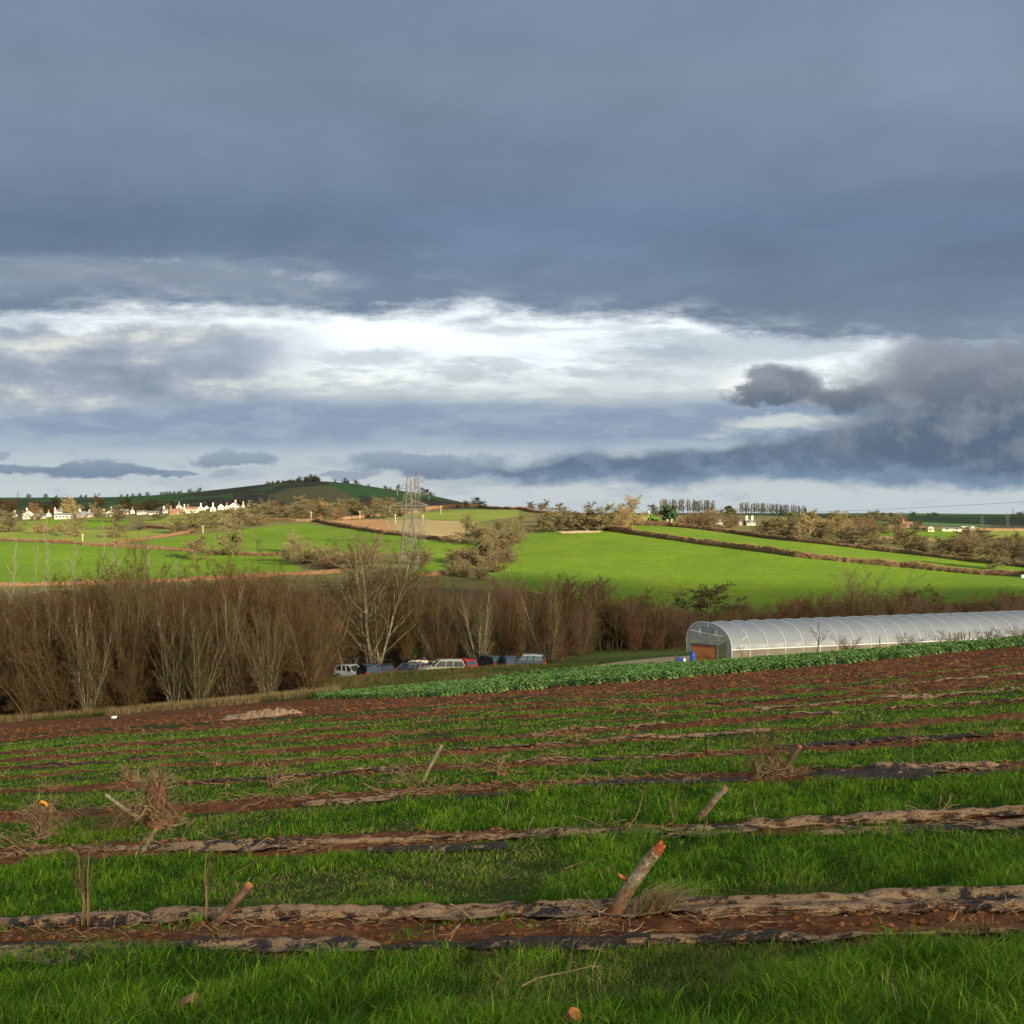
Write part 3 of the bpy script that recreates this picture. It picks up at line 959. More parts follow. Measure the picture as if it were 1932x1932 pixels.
TOPL = [(-200, 1140), (0, 1128), (60, 1112), (130, 1092), (200, 1078), (255, 1058), (300, 1100), (340, 1104), (380, 1072), (430, 1056), (470, 1066), (520, 1094), (560, 1084), (600, 1102), (640, 1122)]
rr = random.Random(5)
n_th = 0
for i in range(215):
    t = rr.random() ** 1.3
    px = rr.uniform(-190, 606 - 10 * t)
    Y = 79 + (8 if px < 40 else 0) + t * 46 + 3 * rr.random()
    if 555 < px and Y < 84:
        Y += 6
    x = (px - C0) / F0 * Y
    base = C0 - F0 * h1(x, Y) / Y
    top = lerp_pts(px, TOPL) + rr.uniform(-18, 26) + 70 * rr.random() ** 2.2 + (1 - t) ** 3 * rr.uniform(0, 190)
    h = (base - top) * Y / F0
    c = rr.random()
    edge = px > 470
    tw = T_RED if c < (0.36 if edge else 0.24) else (T_OLIVE if c < 0.45 else T_BROWN)
    tree('thicket' if rr.random() < .25 else 'scrub', x, Y, h, h * rr.uniform(0.6, 0.95), 'brown leafless shrub massed in the dense thicket at left of the field', 'shrub', 'shrubs of the bare thicket', bk=B_GREY if rr.random() < .35 else B_BROWN, tw=tw, name='thicket_shrub')
# pale leaning stems that stand out of the thicket
for (px, Y, top, w, lab) in ((95, 84, 1120, 60, 'pale forked tree rising out of the far left of thicket'), (235, 82, 1085, 90, 'tall tree with long pale leaning stem in thicket'),
                             (330, 80, 1110, 120, 'pale limbed spreading tree beside dark gap in the thicket'), (255, 88, 1020, 130, 'dark branchy tree that overtops the left thicket'),
                             (430, 82, 1090, 110, 'arching pale branched tree near right end of thicket'), (375, 79, 1150, 90, 'low pale crooked branched tree in the middle of thicket'), (505, 80, 1140, 100, 'pale slanting branched tree at the reddish right end of thicket'), (165, 80, 1125, 80, 'pale thin stemmed tree between forked tree and dark gap')):
    tree_px('fan', px, 0, top, w, lab, Y=Y, bk=B_PALE if 'forked' in lab or 'arching' in lab else B_GREY, tw=T_OLIVE)
# tall slim trees
for k, (px, top) in enumerate(((21, 1012), (57, 1008), (96, 975), (140, 1014), (186, 982), (225, 995), (268, 1030), (333, 1046))):
    tree_px('slim', px, 0, top, 34, 'slim bare tree sticking up above thicket, %s from the left' % ['first', 'second', 'third', 'fourth', 'fifth', 'sixth', 'seventh', 'eighth'][k], Y=132, group='slim trees above the thicket', bk=B_PALE, tw=T_GREYT)

# ---- belt behind the parked cars
tree_px('birch', 704, 0, 1012, 150, 'big silver birch with pale forked trunk behind the silver hatchback', Y=121, cat='birch', bk=B_PALE, tw=T_OLIVE)
tree_px('birch', 662, 0, 1085, 90, 'smaller pale stemmed birch just left of the big birch', Y=123, cat='birch', bk=B_PALE, tw=T_OLIVE, variant=1)
tree_px('fan', 758, 0, 1035, 120, 'tall many stemmed bare tree right of the big birch', Y=136, bk=B_GREY, tw=T_OLIVE)
tree_px('alder', 776, 0, 1110, 60, 'ivy clad tree behind the dark maroon car', Y=128, bk=B_GREY, ivy=1.0)
tree_px('fan', 905, 0, 1102, 84, 'ivy clad tree with pale broken top branches', Y=126, bk=B_PALE, tw=T_TAN, ivy=0.9, variant=3)
tree_px('fan', 1036, 0, 1078, 118, 'wide fan shaped bare tree behind the boot lid of last car', Y=128, bk=B_GREY, tw=T_OLIVE)
tree_px('fan', 830, 0, 1100, 80, 'grey stemmed tree with leaning limbs behind cream roofed estate car', Y=127, bk=B_GREY, tw=T_OLIVE)
TOPM = [(620, 1110), (700, 1082), (780, 1090), (900, 1098), (1000, 1088), (1080, 1092), (1150, 1100), (1210, 1126), (1300, 1140)]
for i in range(160):
    px = rr.uniform(640, 1320); Y = rr.uniform(126, 172)
    if px > 1060 and Y < 138:
        Y += 14
    tree_px('alder' if rr.random() < .42 else 'scrub', px, 0, lerp_pts(px, TOPM) + rr.uniform(-18, 20) + 60 * rr.random() ** 1.6, rr.uniform(38, 66), 'purple brown leafless tree in the belt behind the parked cars', Y=Y, cat='tree', group='trees of the belt behind the cars',
            bk=B_BROWN if rr.random() < .6 else B_GREY, tw=rr.choice([T_PURPLE, T_RED, T_BROWN, T_BROWN, T_OLIVE]), name='alder_tree')
for (px, top, w) in ((1075, 1086, 52), (1112, 1088, 50), (1150, 1098, 48), (985, 1098, 50)):
    tree_px('alder', px, 0, top, w, 'taller purple twigged tree standing up against the green pasture, at %s' % {1075: 'centre of four', 1112: 'right of centre', 1150: 'the right end', 985: 'the left end'}[px], Y=170, bk=B_BROWN, tw=T_PURPLE)

# ---- scrub between tunnel and pasture
TOPR = [(1180, 1150), (1290, 1162), (1400, 1140), (1450, 1146), (1500, 1132), (1560, 1134), (1620, 1116), (1720, 1114), (1790, 1134), (1880, 1122), (2000, 1102), (2150, 1095)]
for i in range(165):
    px = rr.uniform(1150, 2120); Y = rr.uniform(134 if i < 30 else 150, 222)
    tree_px('scrub' if rr.random() < .6 else 'bush', px, 0, lerp_pts(px, TOPR) + rr.uniform(-12, 24), rr.uniform(40, 70), 'brown bare scrub bush in the dense strip behind the tunnel', Y=Y, cat='bush', group='scrub bushes behind the tunnel',
            bk=B_BROWN, tw=rr.choice([T_BROWN, T_RED, T_OLIVE, T_PURPLE]), name='scrub_bush')
tree_px('oak', 1338, 0, 1100, 150, 'spreading dark bare oak above the tunnel end', Y=186, bk=B_BROWN, tw=T_TAN, variant=4)
tree_px('slim', 1282, 0, 1100, 40, 'slim ivy clad leaning tree left of the spreading oak', Y=200, bk=B_GREY, tw=T_BROWN, ivy=0.5)
tree_px('slim', 1262, 0, 1112, 44, 'thin bare tree nearest left of the ivy clad one', Y=203, bk=B_GREY, tw=T_BROWN)
tree_px('fan', 1622, 0, 1072, 140, 'tall greenish twigged bush rising highest behind the tunnel', Y=190, tw=T_GREEN, bk=B_GREY)
tree_px('bush', 1715, 0, 1106, 120, 'round domed brown tree right of the greenish bush', Y=188, tw=T_BROWN, bk=B_BROWN)
tree_px('bush', 1556, 0, 1116, 64, 'dark rounded bush left of the greenish bush', Y=188, tw=T_BROWN, bk=B_BROWN)
tree_px('bush', 1508, 0, 1124, 50, 'small round topped bush second left of the greenish bush', Y=188, tw=T_BROWN, bk=B_BROWN)
tree_px('fan', 1900, 0, 1118, 120, 'pale olive bush at right end of scrub strip', Y=185, tw=T_OLIVE, bk=B_GREY)

# ---- copses and hedgerow trees across the valley: (kind, px, foot, top, width, twigs, ivy, label)
FARTREES = [
    ('oak', 902, 1024, 970, 78, T_TAN, 0, 'broad tan crowned tree at top of the central copse'),
    ('oak', 948, 1032, 982, 58, T_TAN, 0, 'bare tree beside the broad tan crowned one'),
    ('oak', 978, 1018, 970, 50, T_TAN, .3, 'tree at the upper right end of central copse'),
    ('oak', 926, 1050, 1000, 40, T_BROWN, 1.2, 'dark ivy covered tree left in the central copse'),
    ('oak', 956, 1050, 1002, 46, T_BROWN, 1.2, 'dark ivy covered tree right in the central copse'),
    ('bush', 862, 1062, 1034, 48, T_TAN, 0, 'pale bush at left edge of central copse'),
    ('bush', 892, 1066, 1026, 54, T_BROWN, 0, 'brown bush below the broad tan crowned tree'),
    ('bush', 922, 1069, 1036, 50, T_BROWN, 0, 'brown bush below the left ivy covered tree'),
    ('bush', 950, 1061, 1032, 48, T_BROWN, 0, 'brown bush below the right ivy covered tree'),
    ('bush', 878, 1088, 1056, 50, T_OLIVE, 0, 'low olive bush at the foot of central copse'),
    ('bush', 906, 1094, 1058, 48, T_BROWN, 0, 'lowest brown bush of the central copse'),
    ('bush', 936, 1080, 1050, 46, T_BROWN, 0, 'bush at the pasture corner of central copse'),
    ('bush', 964, 1062, 1040, 36, T_BROWN, 0, 'small bush on the pasture side of central copse'),
    ('bush', 852, 1086, 1058, 42, T_TAN, 0, 'tan bush beside the shaded green hollow'),
    ('bush', 545, 1058, 1027, 46, T_TAN, 0, 'tan bush at left end of the hollow copse'),
    ('bush', 577, 1063, 1026, 58, T_BROWN, 0, 'reddish brown bush in the hollow copse'),
    ('bush', 612, 1067, 1022, 62, T_TAN, 0, 'tallest tan bush in the hollow copse'),
    ('bush', 642, 1070, 1030, 52, T_BROWN, 0, 'brown bush at right of the hollow copse'),
    ('bush', 560, 1041, 1000, 56, T_TAN, 0, 'hazy round tree in the slope field'),
    ('bush', 622, 1074, 1046, 50, T_RED, 0, 'low reddish bush at foot of the hollow copse'),
    ('fan', 702, 1064, 1004, 90, T_BROWN, 0, 'bushy tree just left of the near pylon'),
    ('bush', 664, 1076, 1030, 60, T_BROWN, 0, 'brown bush between hollow copse and pylon'),
    ('bush', 800, 1066, 1028, 50, T_OLIVE, 0, 'bush at right foot of the near pylon'),
    ('oak', 438, 1048, 978, 60, T_TAN, .25, 'tall tan tree on the hedge of left pasture'),
    ('slim', 492, 1046, 996, 40, T_TAN, .6, 'thin ivy tufted tree beside the tall tan tree'),
    ('oak', 366, 1056, 1003, 52, T_BROWN, .2, 'dark tree standing inside the left pasture'),
    ('oak', 140, 976, 938, 44, T_GOLD, 0, 'tall golden tree behind the long white house'),
    ('oak', 147, 1012, 964, 52, T_TAN, 0, 'pale tree in front of the long white house'),
    ('bush', 80, 1006, 982, 52, T_RED, 0, 'reddish bush in field below the gabled white house'),
    ('bush', 116, 1004, 986, 28, T_TAN, 0, 'little bush right of the reddish bush'),
    ('oak', 187, 982, 948, 42, T_TAN, 0, 'tree right of the tall golden tree'),
    ('oak', 214, 985, 952, 50, T_TAN, 0, 'spreading tree hiding the greenish house'),
    ('oak', 226, 1014, 982, 52, T_TAN, 0, 'hazy tan tree in front of the long hedge corner'),
    ('oak', 18, 1004, 962, 66, T_TAN, 0, 'wide tan tree at far left before the village'),
    ('bush', 262, 1000, 984, 34, T_DARK, 0, 'dark bush by the pale far field'),
    ('oak', 332, 1006, 974, 44, T_BROWN, 0, 'brown tree at lower corner of the far field'),
    ('oak', 360, 1003, 970, 52, T_TAN, .2, 'tree second along the far field corner'),
    ('oak', 396, 996, 962, 52, T_TAN, 0, 'tree third along the far field corner'),
    ('oak', 424, 990, 958, 58, T_TAN, 0, 'tree below the double gabled white house'),
    ('oak', 455, 988, 956, 60, T_TAN, 0, 'tree below the big gabled white house'),
    ('oak', 492, 978, 950, 60, T_TAN, 0, 'tree below the lone chimneyed white house'),
    ('bush', 482, 992, 968, 50, T_BROWN, 0, 'bush above the slope field'),
    ('oak', 530, 978, 954, 60, T_BROWN, 0, 'brown tree at left of the wooded bank'),
    ('oak', 563, 975, 950, 66, T_TAN, 0, 'tan tree in the wooded bank'),
    ('oak', 604, 978, 952, 54, T_BROWN, 0, 'brown tree right in the wooded bank'),
    ('bush', 640, 976, 958, 46, T_BROWN, 0, 'bush at the right end of wooded bank'),
    ('oak', 678, 972, 945, 60, T_BROWN, 0, 'tall brown tree above the ploughed strip'),
    ('oak', 712, 972, 952, 46, T_BROWN, 0, 'brown tree left of the twin poles'),
    ('oak', 286, 962, 941, 44, T_TAN, 0, 'rounded tree rising behind the grey roofed bungalows'),
    ('oak', 262, 966, 949, 28, T_BROWN, 0, 'tree left of the grey roofed bungalows'),
    ('oak', 310, 968, 950, 30, T_TAN, 0, 'tree between bungalows and brick house'),
    ('oak', 66, 968, 952, 30, T_TAN, 0, 'tree behind the gabled white house'),
    ('oak', 90, 968, 950, 36, T_TAN, 0, 'tree between the two left white houses'),
    ('oak', 395, 955, 944, 24, T_BROWN, 0, 'small tree behind the double gabled white house'),
    ('oak', 447, 955, 942, 26, T_BROWN, 0, 'small tree behind the big gabled white house'),
    ('oak', 482, 962, 944, 34, T_BROWN, 0, 'tree right of the lone chimneyed white house'),
    ('oak', 905, 957, 938, 34, T_TAN, 0, 'round tree alone on the middle skyline'),
    ('oak', 880, 957, 944, 26, T_BROWN, 0, 'small tree left of the lone skyline tree'),
    ('bush', 862, 957, 948, 22, T_BROWN, 0, 'skyline bush beside the small tree'),
    ('oak', 1000, 964, 946, 24, T_BROWN, 0, 'first tree of the row right of skyline gap'),
    ('oak', 1022, 966, 942, 34, T_TAN, 0, 'second tree of the row right of skyline gap'),
    ('oak', 1056, 968, 949, 34, T_TAN, 0, 'third tree of the row right of skyline gap'),
    ('oak', 1026, 1004, 966, 44, T_TAN, .2, 'tree at left end of the pasture top copse'),
    ('oak', 1048, 1003, 966, 44, T_TAN, .2, 'tree second in the pasture top copse'),
    ('oak', 1078, 1001, 962, 48, T_TAN, 0, 'tree third in the pasture top copse'),
    ('oak', 1106, 1001, 946, 60, T_TAN, 0, 'tallest brown tree in the pasture top copse'),
    ('oak', 1134, 1001, 950, 54, T_TAN, .2, 'tree right of the tallest in pasture top copse'),
    ('oak', 1164, 1001, 950, 48, T_GOLD, 0, 'pale gold tree in the pasture top copse'),
    ('oak', 1192, 994, 936, 58, T_GOLD, 0, 'big golden tree at right end of pasture top copse'),
    ('oak', 1468, 1012, 976, 52, T_TAN, 0, 'tan tree behind the upper hedge'),
    ('oak', 1492, 1014, 984, 44, T_TAN, 0, 'rounded tree behind the upper hedge'),
    ('oak', 1440, 1010, 982, 40, T_BROWN, 0, 'brown tree right of the white cottage'),
    ('oak', 1527, 1010, 960, 54, T_GOLD, 0, 'tall golden tree right of the skyline poplars'),
    ('oak', 1508, 1016, 988, 42, T_TAN, 0, 'tree below the tall golden tree'),
    ('oak', 1548, 1018, 988, 42, T_TAN, 0, 'squat tree right below the tall golden tree'),
    ('oak', 1582, 1014, 962, 44, T_GOLD, 0, 'second tall golden tree beyond the hedge'),
    ('oak', 1570, 1020, 984, 40, T_OLIVE, .5, 'greenish ivy tree under second golden tree'),
    ('oak', 1592, 1025, 992, 50, T_TAN, 0, 'white limbed tree over the upper hedge'),
    ('oak', 1614, 1027, 990, 50, T_TAN, 0, 'tree right of the white limbed one'),
    ('oak', 1644, 1031, 990, 62, T_TAN, 0, 'wide tan tree over the upper hedge'),
    ('oak', 1626, 1002, 982, 20, T_TAN, 0, 'little pale tree before the dark wood'),
    ('oak', 1707, 1040, 998, 66, T_TAN, 0, 'big tan tree below the farmhouse'),
    ('oak', 1736, 1040, 1006, 46, T_BROWN, 0, 'brown tree right of the big tan one'),
    ('oak', 1780, 1048, 1012, 64, T_TAN, 0, 'broad tree left in the right hand copse'),
    ('oak', 1812, 1052, 1014, 58, T_BROWN, 0, 'brown tree in middle of the right hand copse'),
    ('oak', 1840, 1054, 1018, 54, T_TAN, 0, 'tan tree in the right hand copse'),
    ('oak', 1866, 1074, 1021, 56, T_TAN, .3, 'lone round tree growing in the lower hedge'),
    ('oak', 1826, 1022, 992, 54, T_BROWN, 0, 'brown tree right of the long barn'),
    ('oak', 1852, 1026, 996, 52, T_TAN, 0, 'tan tree second right of the long barn'),
    ('oak', 1888, 1034, 1012, 56, T_TAN, 0, 'tree near right edge beyond the copse'),
    ('oak', 1914, 1060, 1018, 52, T_BROWN, 0, 'brown tree near right edge above hedge'),
    ('oak', 1936, 1062, 1026, 44, T_DARK, .3, 'dark tree cut by the right edge'),
    ('oak', 1690, 1012, 990, 40, T_BROWN, 0, 'tree in front of the brick farmhouse'),
    ('oak', 1668, 1008, 986, 30, T_BROWN, 0, 'tree left of the brick farmhouse'),
    ('oak', 1732, 1000, 981, 30, T_DARK, 0, 'dark tree right of the brick farmhouse'),
    ('oak', 1320, 991, 975, 40, T_BROWN, 0, 'brown bush left of the grey windowed house'),
    ('oak', 1296, 988, 974, 32, T_BROWN, 0, 'bush right of the dark conifer'),
    ('oak', 1382, 990, 973, 34, T_BROWN, 0, 'bush between the grey house and white cottage'),
    ('oak', 1340, 996, 984, 40, T_TAN, 0, 'low tan bush below the grey windowed house'),
    ('oak', 1232, 974, 951, 32, T_DARK, .3, 'dark round tree left of the skyline poplars'),
    ('oak', 1362, 973, 957, 22, T_DARK, 0, 'dark tree between the two poplar rows'),
]
for (kd, px, base, top, w, tw, iv, lab) in FARTREES:
    tw = {T_BROWN.name: T_FARBR, T_RED.name: T_FARRED, T_OLIVE.name: T_TAN}.get(tw.name, tw)
    ymin = 480 if base < 1000 else 250
    if base < 978 and px < 500: ymin = 640
    tree_px(kd, px, base, top, w * 1.08, lab, ymin=ymin, tw=tw, bk=B_PALE if 'white limbed' in lab else (B_DARK if tw is T_DARK else B_BROWN), ivy=iv, cat='bush' if 'bush' in lab else 'tree', name='bush' if 'bush' in lab else 'bare_tree')
for (px, base, top, w, lab, cone, m) in ((1261, 984, 955, 34, 'dark green conifer before the skyline poplars', False, L_CONIF), (1376, 972, 956, 20, 'small dark evergreen right of the gap between poplar rows', False, L_CONIF),
                                         (1474, 972, 957, 8, 'dark narrow evergreen among the right poplar row', True, L_CONIF), (1519, 972, 959, 8, 'dark narrow evergreen at the right end of poplar row', True, L_CONIF),
                                         (1493, 985, 969, 16, 'green bush below the poplar row', False, L_LIME), (1224, 985, 975, 44, 'bright lime green clipped bush at field corner', False, L_LIME), (327, 1000, 1, 0, '', False, L_CONIF)):
    if not lab: continue
    x, y, z = at_px(px, base, 560)
    evergreen(x, y, (base - top) * y / F0, w * y / F0, lab, m, cone, size=0.012 * y ** 0.5 * 3.0, cat='evergreen' if m is L_CONIF else 'bush', name='evergreen_tree' if m is L_CONIF else 'green_bush')

HOUSES = ((52, 979, 16), (75, 979, 14), (120, 979, 24), (156, 976, 13), (210, 974, 12), (234, 971, 12), (268, 970, 13), (290, 971, 13), (333, 970, 18), (363, 968, 15), (379, 963, 8), (390, 966, 9), (402, 966, 9), (417, 962, 10), (443, 962, 17), (470, 956, 9), (1410, 991, 24), (1357, 989, 15), (1263, 988, 12), (1226, 975, 10), (1712, 995, 16), (1750, 1003, 18), (1806, 1002, 38))
for (n, xa, xb, ba, bb, ya, yb, lab, grp) in ((34, -30, 520, 958, 982, 640, 1000, 'bare garden tree among the houses of the village', 'garden trees of the village'), (34, 490, 760, 962, 982, 560, 900, 'bare tree in the wooded bank below the dark hill', 'trees of the wooded bank'),
                                             (60, 1290, 1700, 984, 1012, 480, 800, 'bare tree in the scrubby woodland beyond the upper hedge', 'woodland beyond the upper hedge'), (26, 1700, 2000, 1015, 1056, 380, 700, 'bare tree of the right hand copse beyond the hedges', 'right hand copse'),
                                             (16, 1010, 1190, 984, 1002, 430, 560, 'bare tree filling the copse at the top of the big pasture', 'copse at the top of the pasture'), (22, 850, 980, 1015, 1080, 300, 470, 'bare tree filling the central hillside copse', 'central hillside copse')):
    for k in range(n):
        px = rr.uniform(xa, xb); base = rr.uniform(ba, bb)
        if any(abs(px - a) < w + 12 and b - 3 < base < b + 32 for a, b, w in HOUSES) and rr.random() > .22: continue
        if grp == 'central hillside copse': base = 1024 + (978 - px) * rr.uniform(.22, .50)
        tree_px('oak' if rr.random() < .7 else 'bush', px, base, base - rr.uniform(15, 30) * (1.0 if 'central' in grp else 1.25 if base > 1010 else 1), rr.uniform(26, 48) * (.7 if 'central' in grp else 1), lab, ymin=ya, group=grp, bk=B_BROWN, tw=T_FARBR if 'central' in grp else rr.choice([T_TAN, T_TAN, T_FARBR, T_FARBR, T_FARRED]), name='bare_tree')
# ---- poplars on the skyline
rr = random.Random(9)
for (x0, x1, t0, t1, n, lab) in ((1246, 1290, 941, 942, 13, 'bare poplar in the left clump of the skyline row'), (1299, 1347, 942, 944, 14, 'bare poplar in the middle clump of the skyline row'), (1397, 1518, 947, 953, 30, 'bare poplar in the long right clump of the skyline row')):
    for k in range(n):
        t = (k + rr.uniform(-.25, .25)) / (n - 1)
        tree_px('poplar', x0 + (x1 - x0) * t, 0, t0 + (t1 - t0) * t + rr.uniform(-1.0, 2.0), rr.uniform(7, 10), lab, Y=1280 + rr.uniform(-18, 18), group='poplars on the skyline', cat='poplar', bk=B_GREY, tw=T_GREYT)


# ---- trees along the crests of the hills
def crest(px):
    ys = YS[(YS > 1070) & (YS < 3600)]
    u = (px - C0) / F0
    p = C0 - F0 * hgt(u * ys, ys) / ys
    i = int(np.argmin(p))
    return u * ys[i], ys[i], p[i]


CREST = [(54, 8, 12, 'lone tree on the left skyline ridge, nearest the far pylon'), (87, 8, 12, 'tree third from the left on the low skyline ridge'), (106, 6, 7, 'small tree fourth from the left on the low skyline ridge'),
         (152, 6, 8, 'tree at foot of the long hill, left of a pair'), (163, 6, 9, 'tree at foot of the long hill, right of a pair'),
         (229, 6, 8, 'lowest tree climbing the long hill'), (240, 6, 9, 'second tree climbing the long hill'), (251, 7, 9, 'third tree climbing the long hill'), (262, 7, 10, 'fourth tree climbing the long hill'), (277, 8, 12, 'tree apart below the long hill crest'),
         (358, 8, 13, 'tree right of the crest row on the long hill'), (376, 8, 14, 'last tree at right end of the long hill crest'), (632, 7, 6, 'first tree down the knoll shoulder'), (651, 11, 15, 'largest tree on the knoll shoulder'), (657, 7, 7, 'small tree beside the largest on knoll shoulder'),
         (671, 10, 16, 'broad tree on the knoll shoulder'), (695, 6, 7, 'small tree alone on the knoll slope'), (728, 9, 11, 'tree left of a pair on the knoll slope'), (735, 6, 8, 'tree right of a pair on the knoll slope'), (752, 14, 14, 'tall tree just left of the near pylon top'),
         (797, 14, 20, 'dark wood edge tree right of the near pylon'), (804, 12, 18, 'second dark wood edge tree right of the pylon'), (812, 9, 18, 'third dark wood edge tree right of the pylon'),
         (1667, 5, 12, 'first crest tree above the dark right wood'), (1681, 5, 14, 'second crest tree above the dark right wood'), (1723, 7, 16, 'crest tree above the brick farmhouse'), (1764, 6, 20, 'wide crest tree above the white farm house'), (1753, 5, 10, 'small crest tree beside the wide one'), (1920, 6, 24, 'crest tree by the far right pylons')]
for (px, hp, wp, lab) in CREST:
    x, y, p = crest(px)
    y -= 12; x = (px - C0) / F0 * y
    tree('oak', x, y, (hp + 2) * y / F0, wp * y / F0, lab, bk=B_DARK, tw=T_DARK, sink=3)
for k in range(7):
    px = 304 + k * 6.3
    x, y, p = crest(px)
    tree('oak', (px - C0) / F0 * (y - 10), y - 10, (7.5 + rr.random() * 2) * y / F0, 9 * y / F0, 'tree in the close row on the long hill crest', group='row on the long hill crest', bk=B_DARK, tw=T_DARK, sink=3)
for k in range(44):
    px = 505 + rr.random() * 104
    x, y, p = crest(px)
    y -= rr.uniform(0, 60)
    tree('oak', (px - C0) / F0 * y, y, (5 + 9 * math.exp(-((px - 588) / 24) ** 2) + rr.random() * 5) * y / F0, (8 + rr.random() * 7) * y / F0, 'dark tree in the wood capping the knoll', group='wood on the knoll', bk=B_DARK, tw=T_DARK, sink=4)
for k in range(60):
    px = 1588 + rr.random() * 120
    Y = rr.uniform(930, 1350)
    base = C0 - F0 * h1((px - C0) / F0 * Y, Y) / Y
    tree('oak', (px - C0) / F0 * Y, Y, rr.uniform(11, 16) * Y / F0, rr.uniform(13, 20) * Y / F0, 'dark tree in the far wood at right', group='far dark wood at right', bk=B_DARK, tw=T_DARK, sink=4)


# ------------------------------------------------------------------ hedges
def hedge(pts, hpx, tw, core, label, ymin=240, dens=26, wob=0.35, wide=1.7, name='hedge', rad=0.05):
    P = [ray(a, b, ymin)[:2] for a, b in pts]
    Q = [np.array(P[0])]
    for a, b in zip(P[:-1], P[1:]):
        a = np.array(a); b = np.array(b)
        n = max(1, int(np.linalg.norm(b - a) / 1.2))
        for i in range(n):
            Q.append(a + (b - a) * (i + 1) / n)
    Q = np.array(Q)
    r = np.random.default_rng(len(Q) * 7 + int(pts[0][0]) + 999)
    D = np.gradient(Q, axis=0); D /= np.linalg.norm(D, axis=1, keepdims=True)
    Nn = np.stack([-D[:, 1], D[:, 0]], 1)
    Hh = hpx * Q[:, 1] / F0 * (1 + wob * (fbm(np.arange(len(Q)) / 5.0, np.zeros(len(Q)), 77, 3) - 0.5) * 2)
    Wd = wide * (0.8 + 0.4 * fbm(np.arange(len(Q)) / 4.0, np.ones(len(Q)), 79, 3))
    Z = gz(Q[:, 0], Q[:, 1])
    prof = [(-0.5, -0.3), (-0.55, 0.35), (-0.36, 0.86), (0.0, 0.97), (0.36, 0.86), (0.55, 0.35), (0.5, -0.3)]
    V = []
    for (a, b) in prof:
        q = Q + Nn * (Wd * a)[:, None]
        V.append(np.concatenate([q, (Z + np.maximum(Hh * b, -0.5))[:, None]], 1))
    V = np.stack(V, 1)
    V += r.normal(size=V.shape) * 0.10
    n, k = V.shape[:2]
    a = (np.arange(n - 1)[:, None] * k + np.arange(k - 1)[None, :]).ravel()
    T = np.stack([a, a + k, a + k + 1, a + 1], 1)
    m = int(len(Q) * dens)
    i = r.integers(0, len(Q), m)
    off = (r.random(m) - 0.5) * Wd[i] * 1.15
    b = np.concatenate([Q[i] + Nn[i] * off[:, None] + D[i] * r.normal(size=(m, 1)) * 0.6, (Z[i] + Hh[i] * (0.05 + 0.72 * r.random(m)))[:, None]], 1)
    d = np.concatenate([Nn[i] * (off * 0.35)[:, None] + D[i] * r.normal(size=(m, 1)) * 0.25, (Hh[i] * (0.18 + 0.25 * r.random(m)))[:, None]], 1)
    seg = np.concatenate([b, b + d, np.full((m, 1), rad), np.full((m, 1), rad * 0.4)], 1)
    V2, T2 = prisms(seg, 3)
    VV, TT_ = merge([(V.reshape(-1, 3), T), (V2, T2)])
    fm = np.concatenate([np.zeros(len(T), int), np.ones(len(T2), int)])
    o = Vector((float(Q[len(Q) // 2][0]), float(Q[len(Q) // 2][1]), float(Z[len(Q) // 2])))
    ob = link(name, np_mesh(name, VV - np.array(o), TT_, [core, tw], fmat=fm), loc=o)
    return tag(ob, label, 'hedge')


HC_BROWN = twig('hedge_inside', [(0.075, 0.048, 0.026), (0.105, 0.066, 0.034), (0.135, 0.088, 0.045)], 0.6)
HC_RED = twig('hedge_inside_red', [(0.085, 0.045, 0.026), (0.11, 0.06, 0.034), (0.13, 0.075, 0.04)], 0.6)
T_HEDGE = twig('hedge_twigs', [(0.085, 0.055, 0.028), (0.115, 0.075, 0.038), (0.15, 0.10, 0.05)], 0.6)
T_HRED = twig('hedge_twigs_red', [(0.11, 0.06, 0.032), (0.14, 0.08, 0.042), (0.17, 0.105, 0.055)], 0.6)
hedge([(1150, 1001), (1200, 1009), (1262, 1018), (1380, 1034), (1505, 1051), (1700, 1070), (1932, 1088), (2250, 1112)], 11, T_HEDGE, HC_BROWN, 'long trimmed brown hedge along the top of the big green pasture', dens=34)
hedge([(1190, 990), (1262, 993), (1380, 1006), (1505, 1022), (1700, 1044), (1851, 1062), (1932, 1070), (2250, 1096)], 8, T_HEDGE, HC_BROWN, 'upper brown hedge beyond the narrow strip of pasture', dens=24)
hedge([(1152, 1001), (1175, 993), (1196, 988), (1216, 984)], 9, T_GOLD, HC_RED, 'short orange brown hedge climbing to the bright clipped bush')
hedge([(-300, 1016), (0, 1021), (160, 1028), (300, 1037), (400, 1043), (523, 1048)], 5.5, T_HRED, HC_RED, 'low reddish hedge along top of the left pasture')
hedge([(597, 984), (640, 993), (729, 1008), (834, 1020), (866, 1016)], 7, T_HRED, HC_RED, 'dark red hedge below the stubble field')
hedge([(216, 1026), (284, 1016), (340, 1008), (366, 1003)], 5, T_HRED, HC_RED, 'reddish hedge slanting up toward the corner trees')
hedge([(276, 995), (310, 997), (345, 1003), (366, 1005)], 5.5, T_HRED, HC_RED, 'reddish hedge below the pale far field', ymin=400)
hedge([(800, 962), (850, 957), (905, 957), (960, 961), (1000, 966), (1050, 972)], 5, T_HRED, HC_RED, 'dark hedge along the middle skyline', ymin=560)
hedge([(631, 981), (690, 977), (740, 971), (790, 968)], 5, T_HRED, HC_RED, 'hedge above the ploughed strip', ymin=520)
hedge([(-300, 1108), (0, 1105), (140, 1103), (284, 1100), (430, 1092), (570, 1084), (640, 1080)], 7, T_HRED, HC_RED, 'reddish hedge along the bottom of the left pasture', ymin=235)
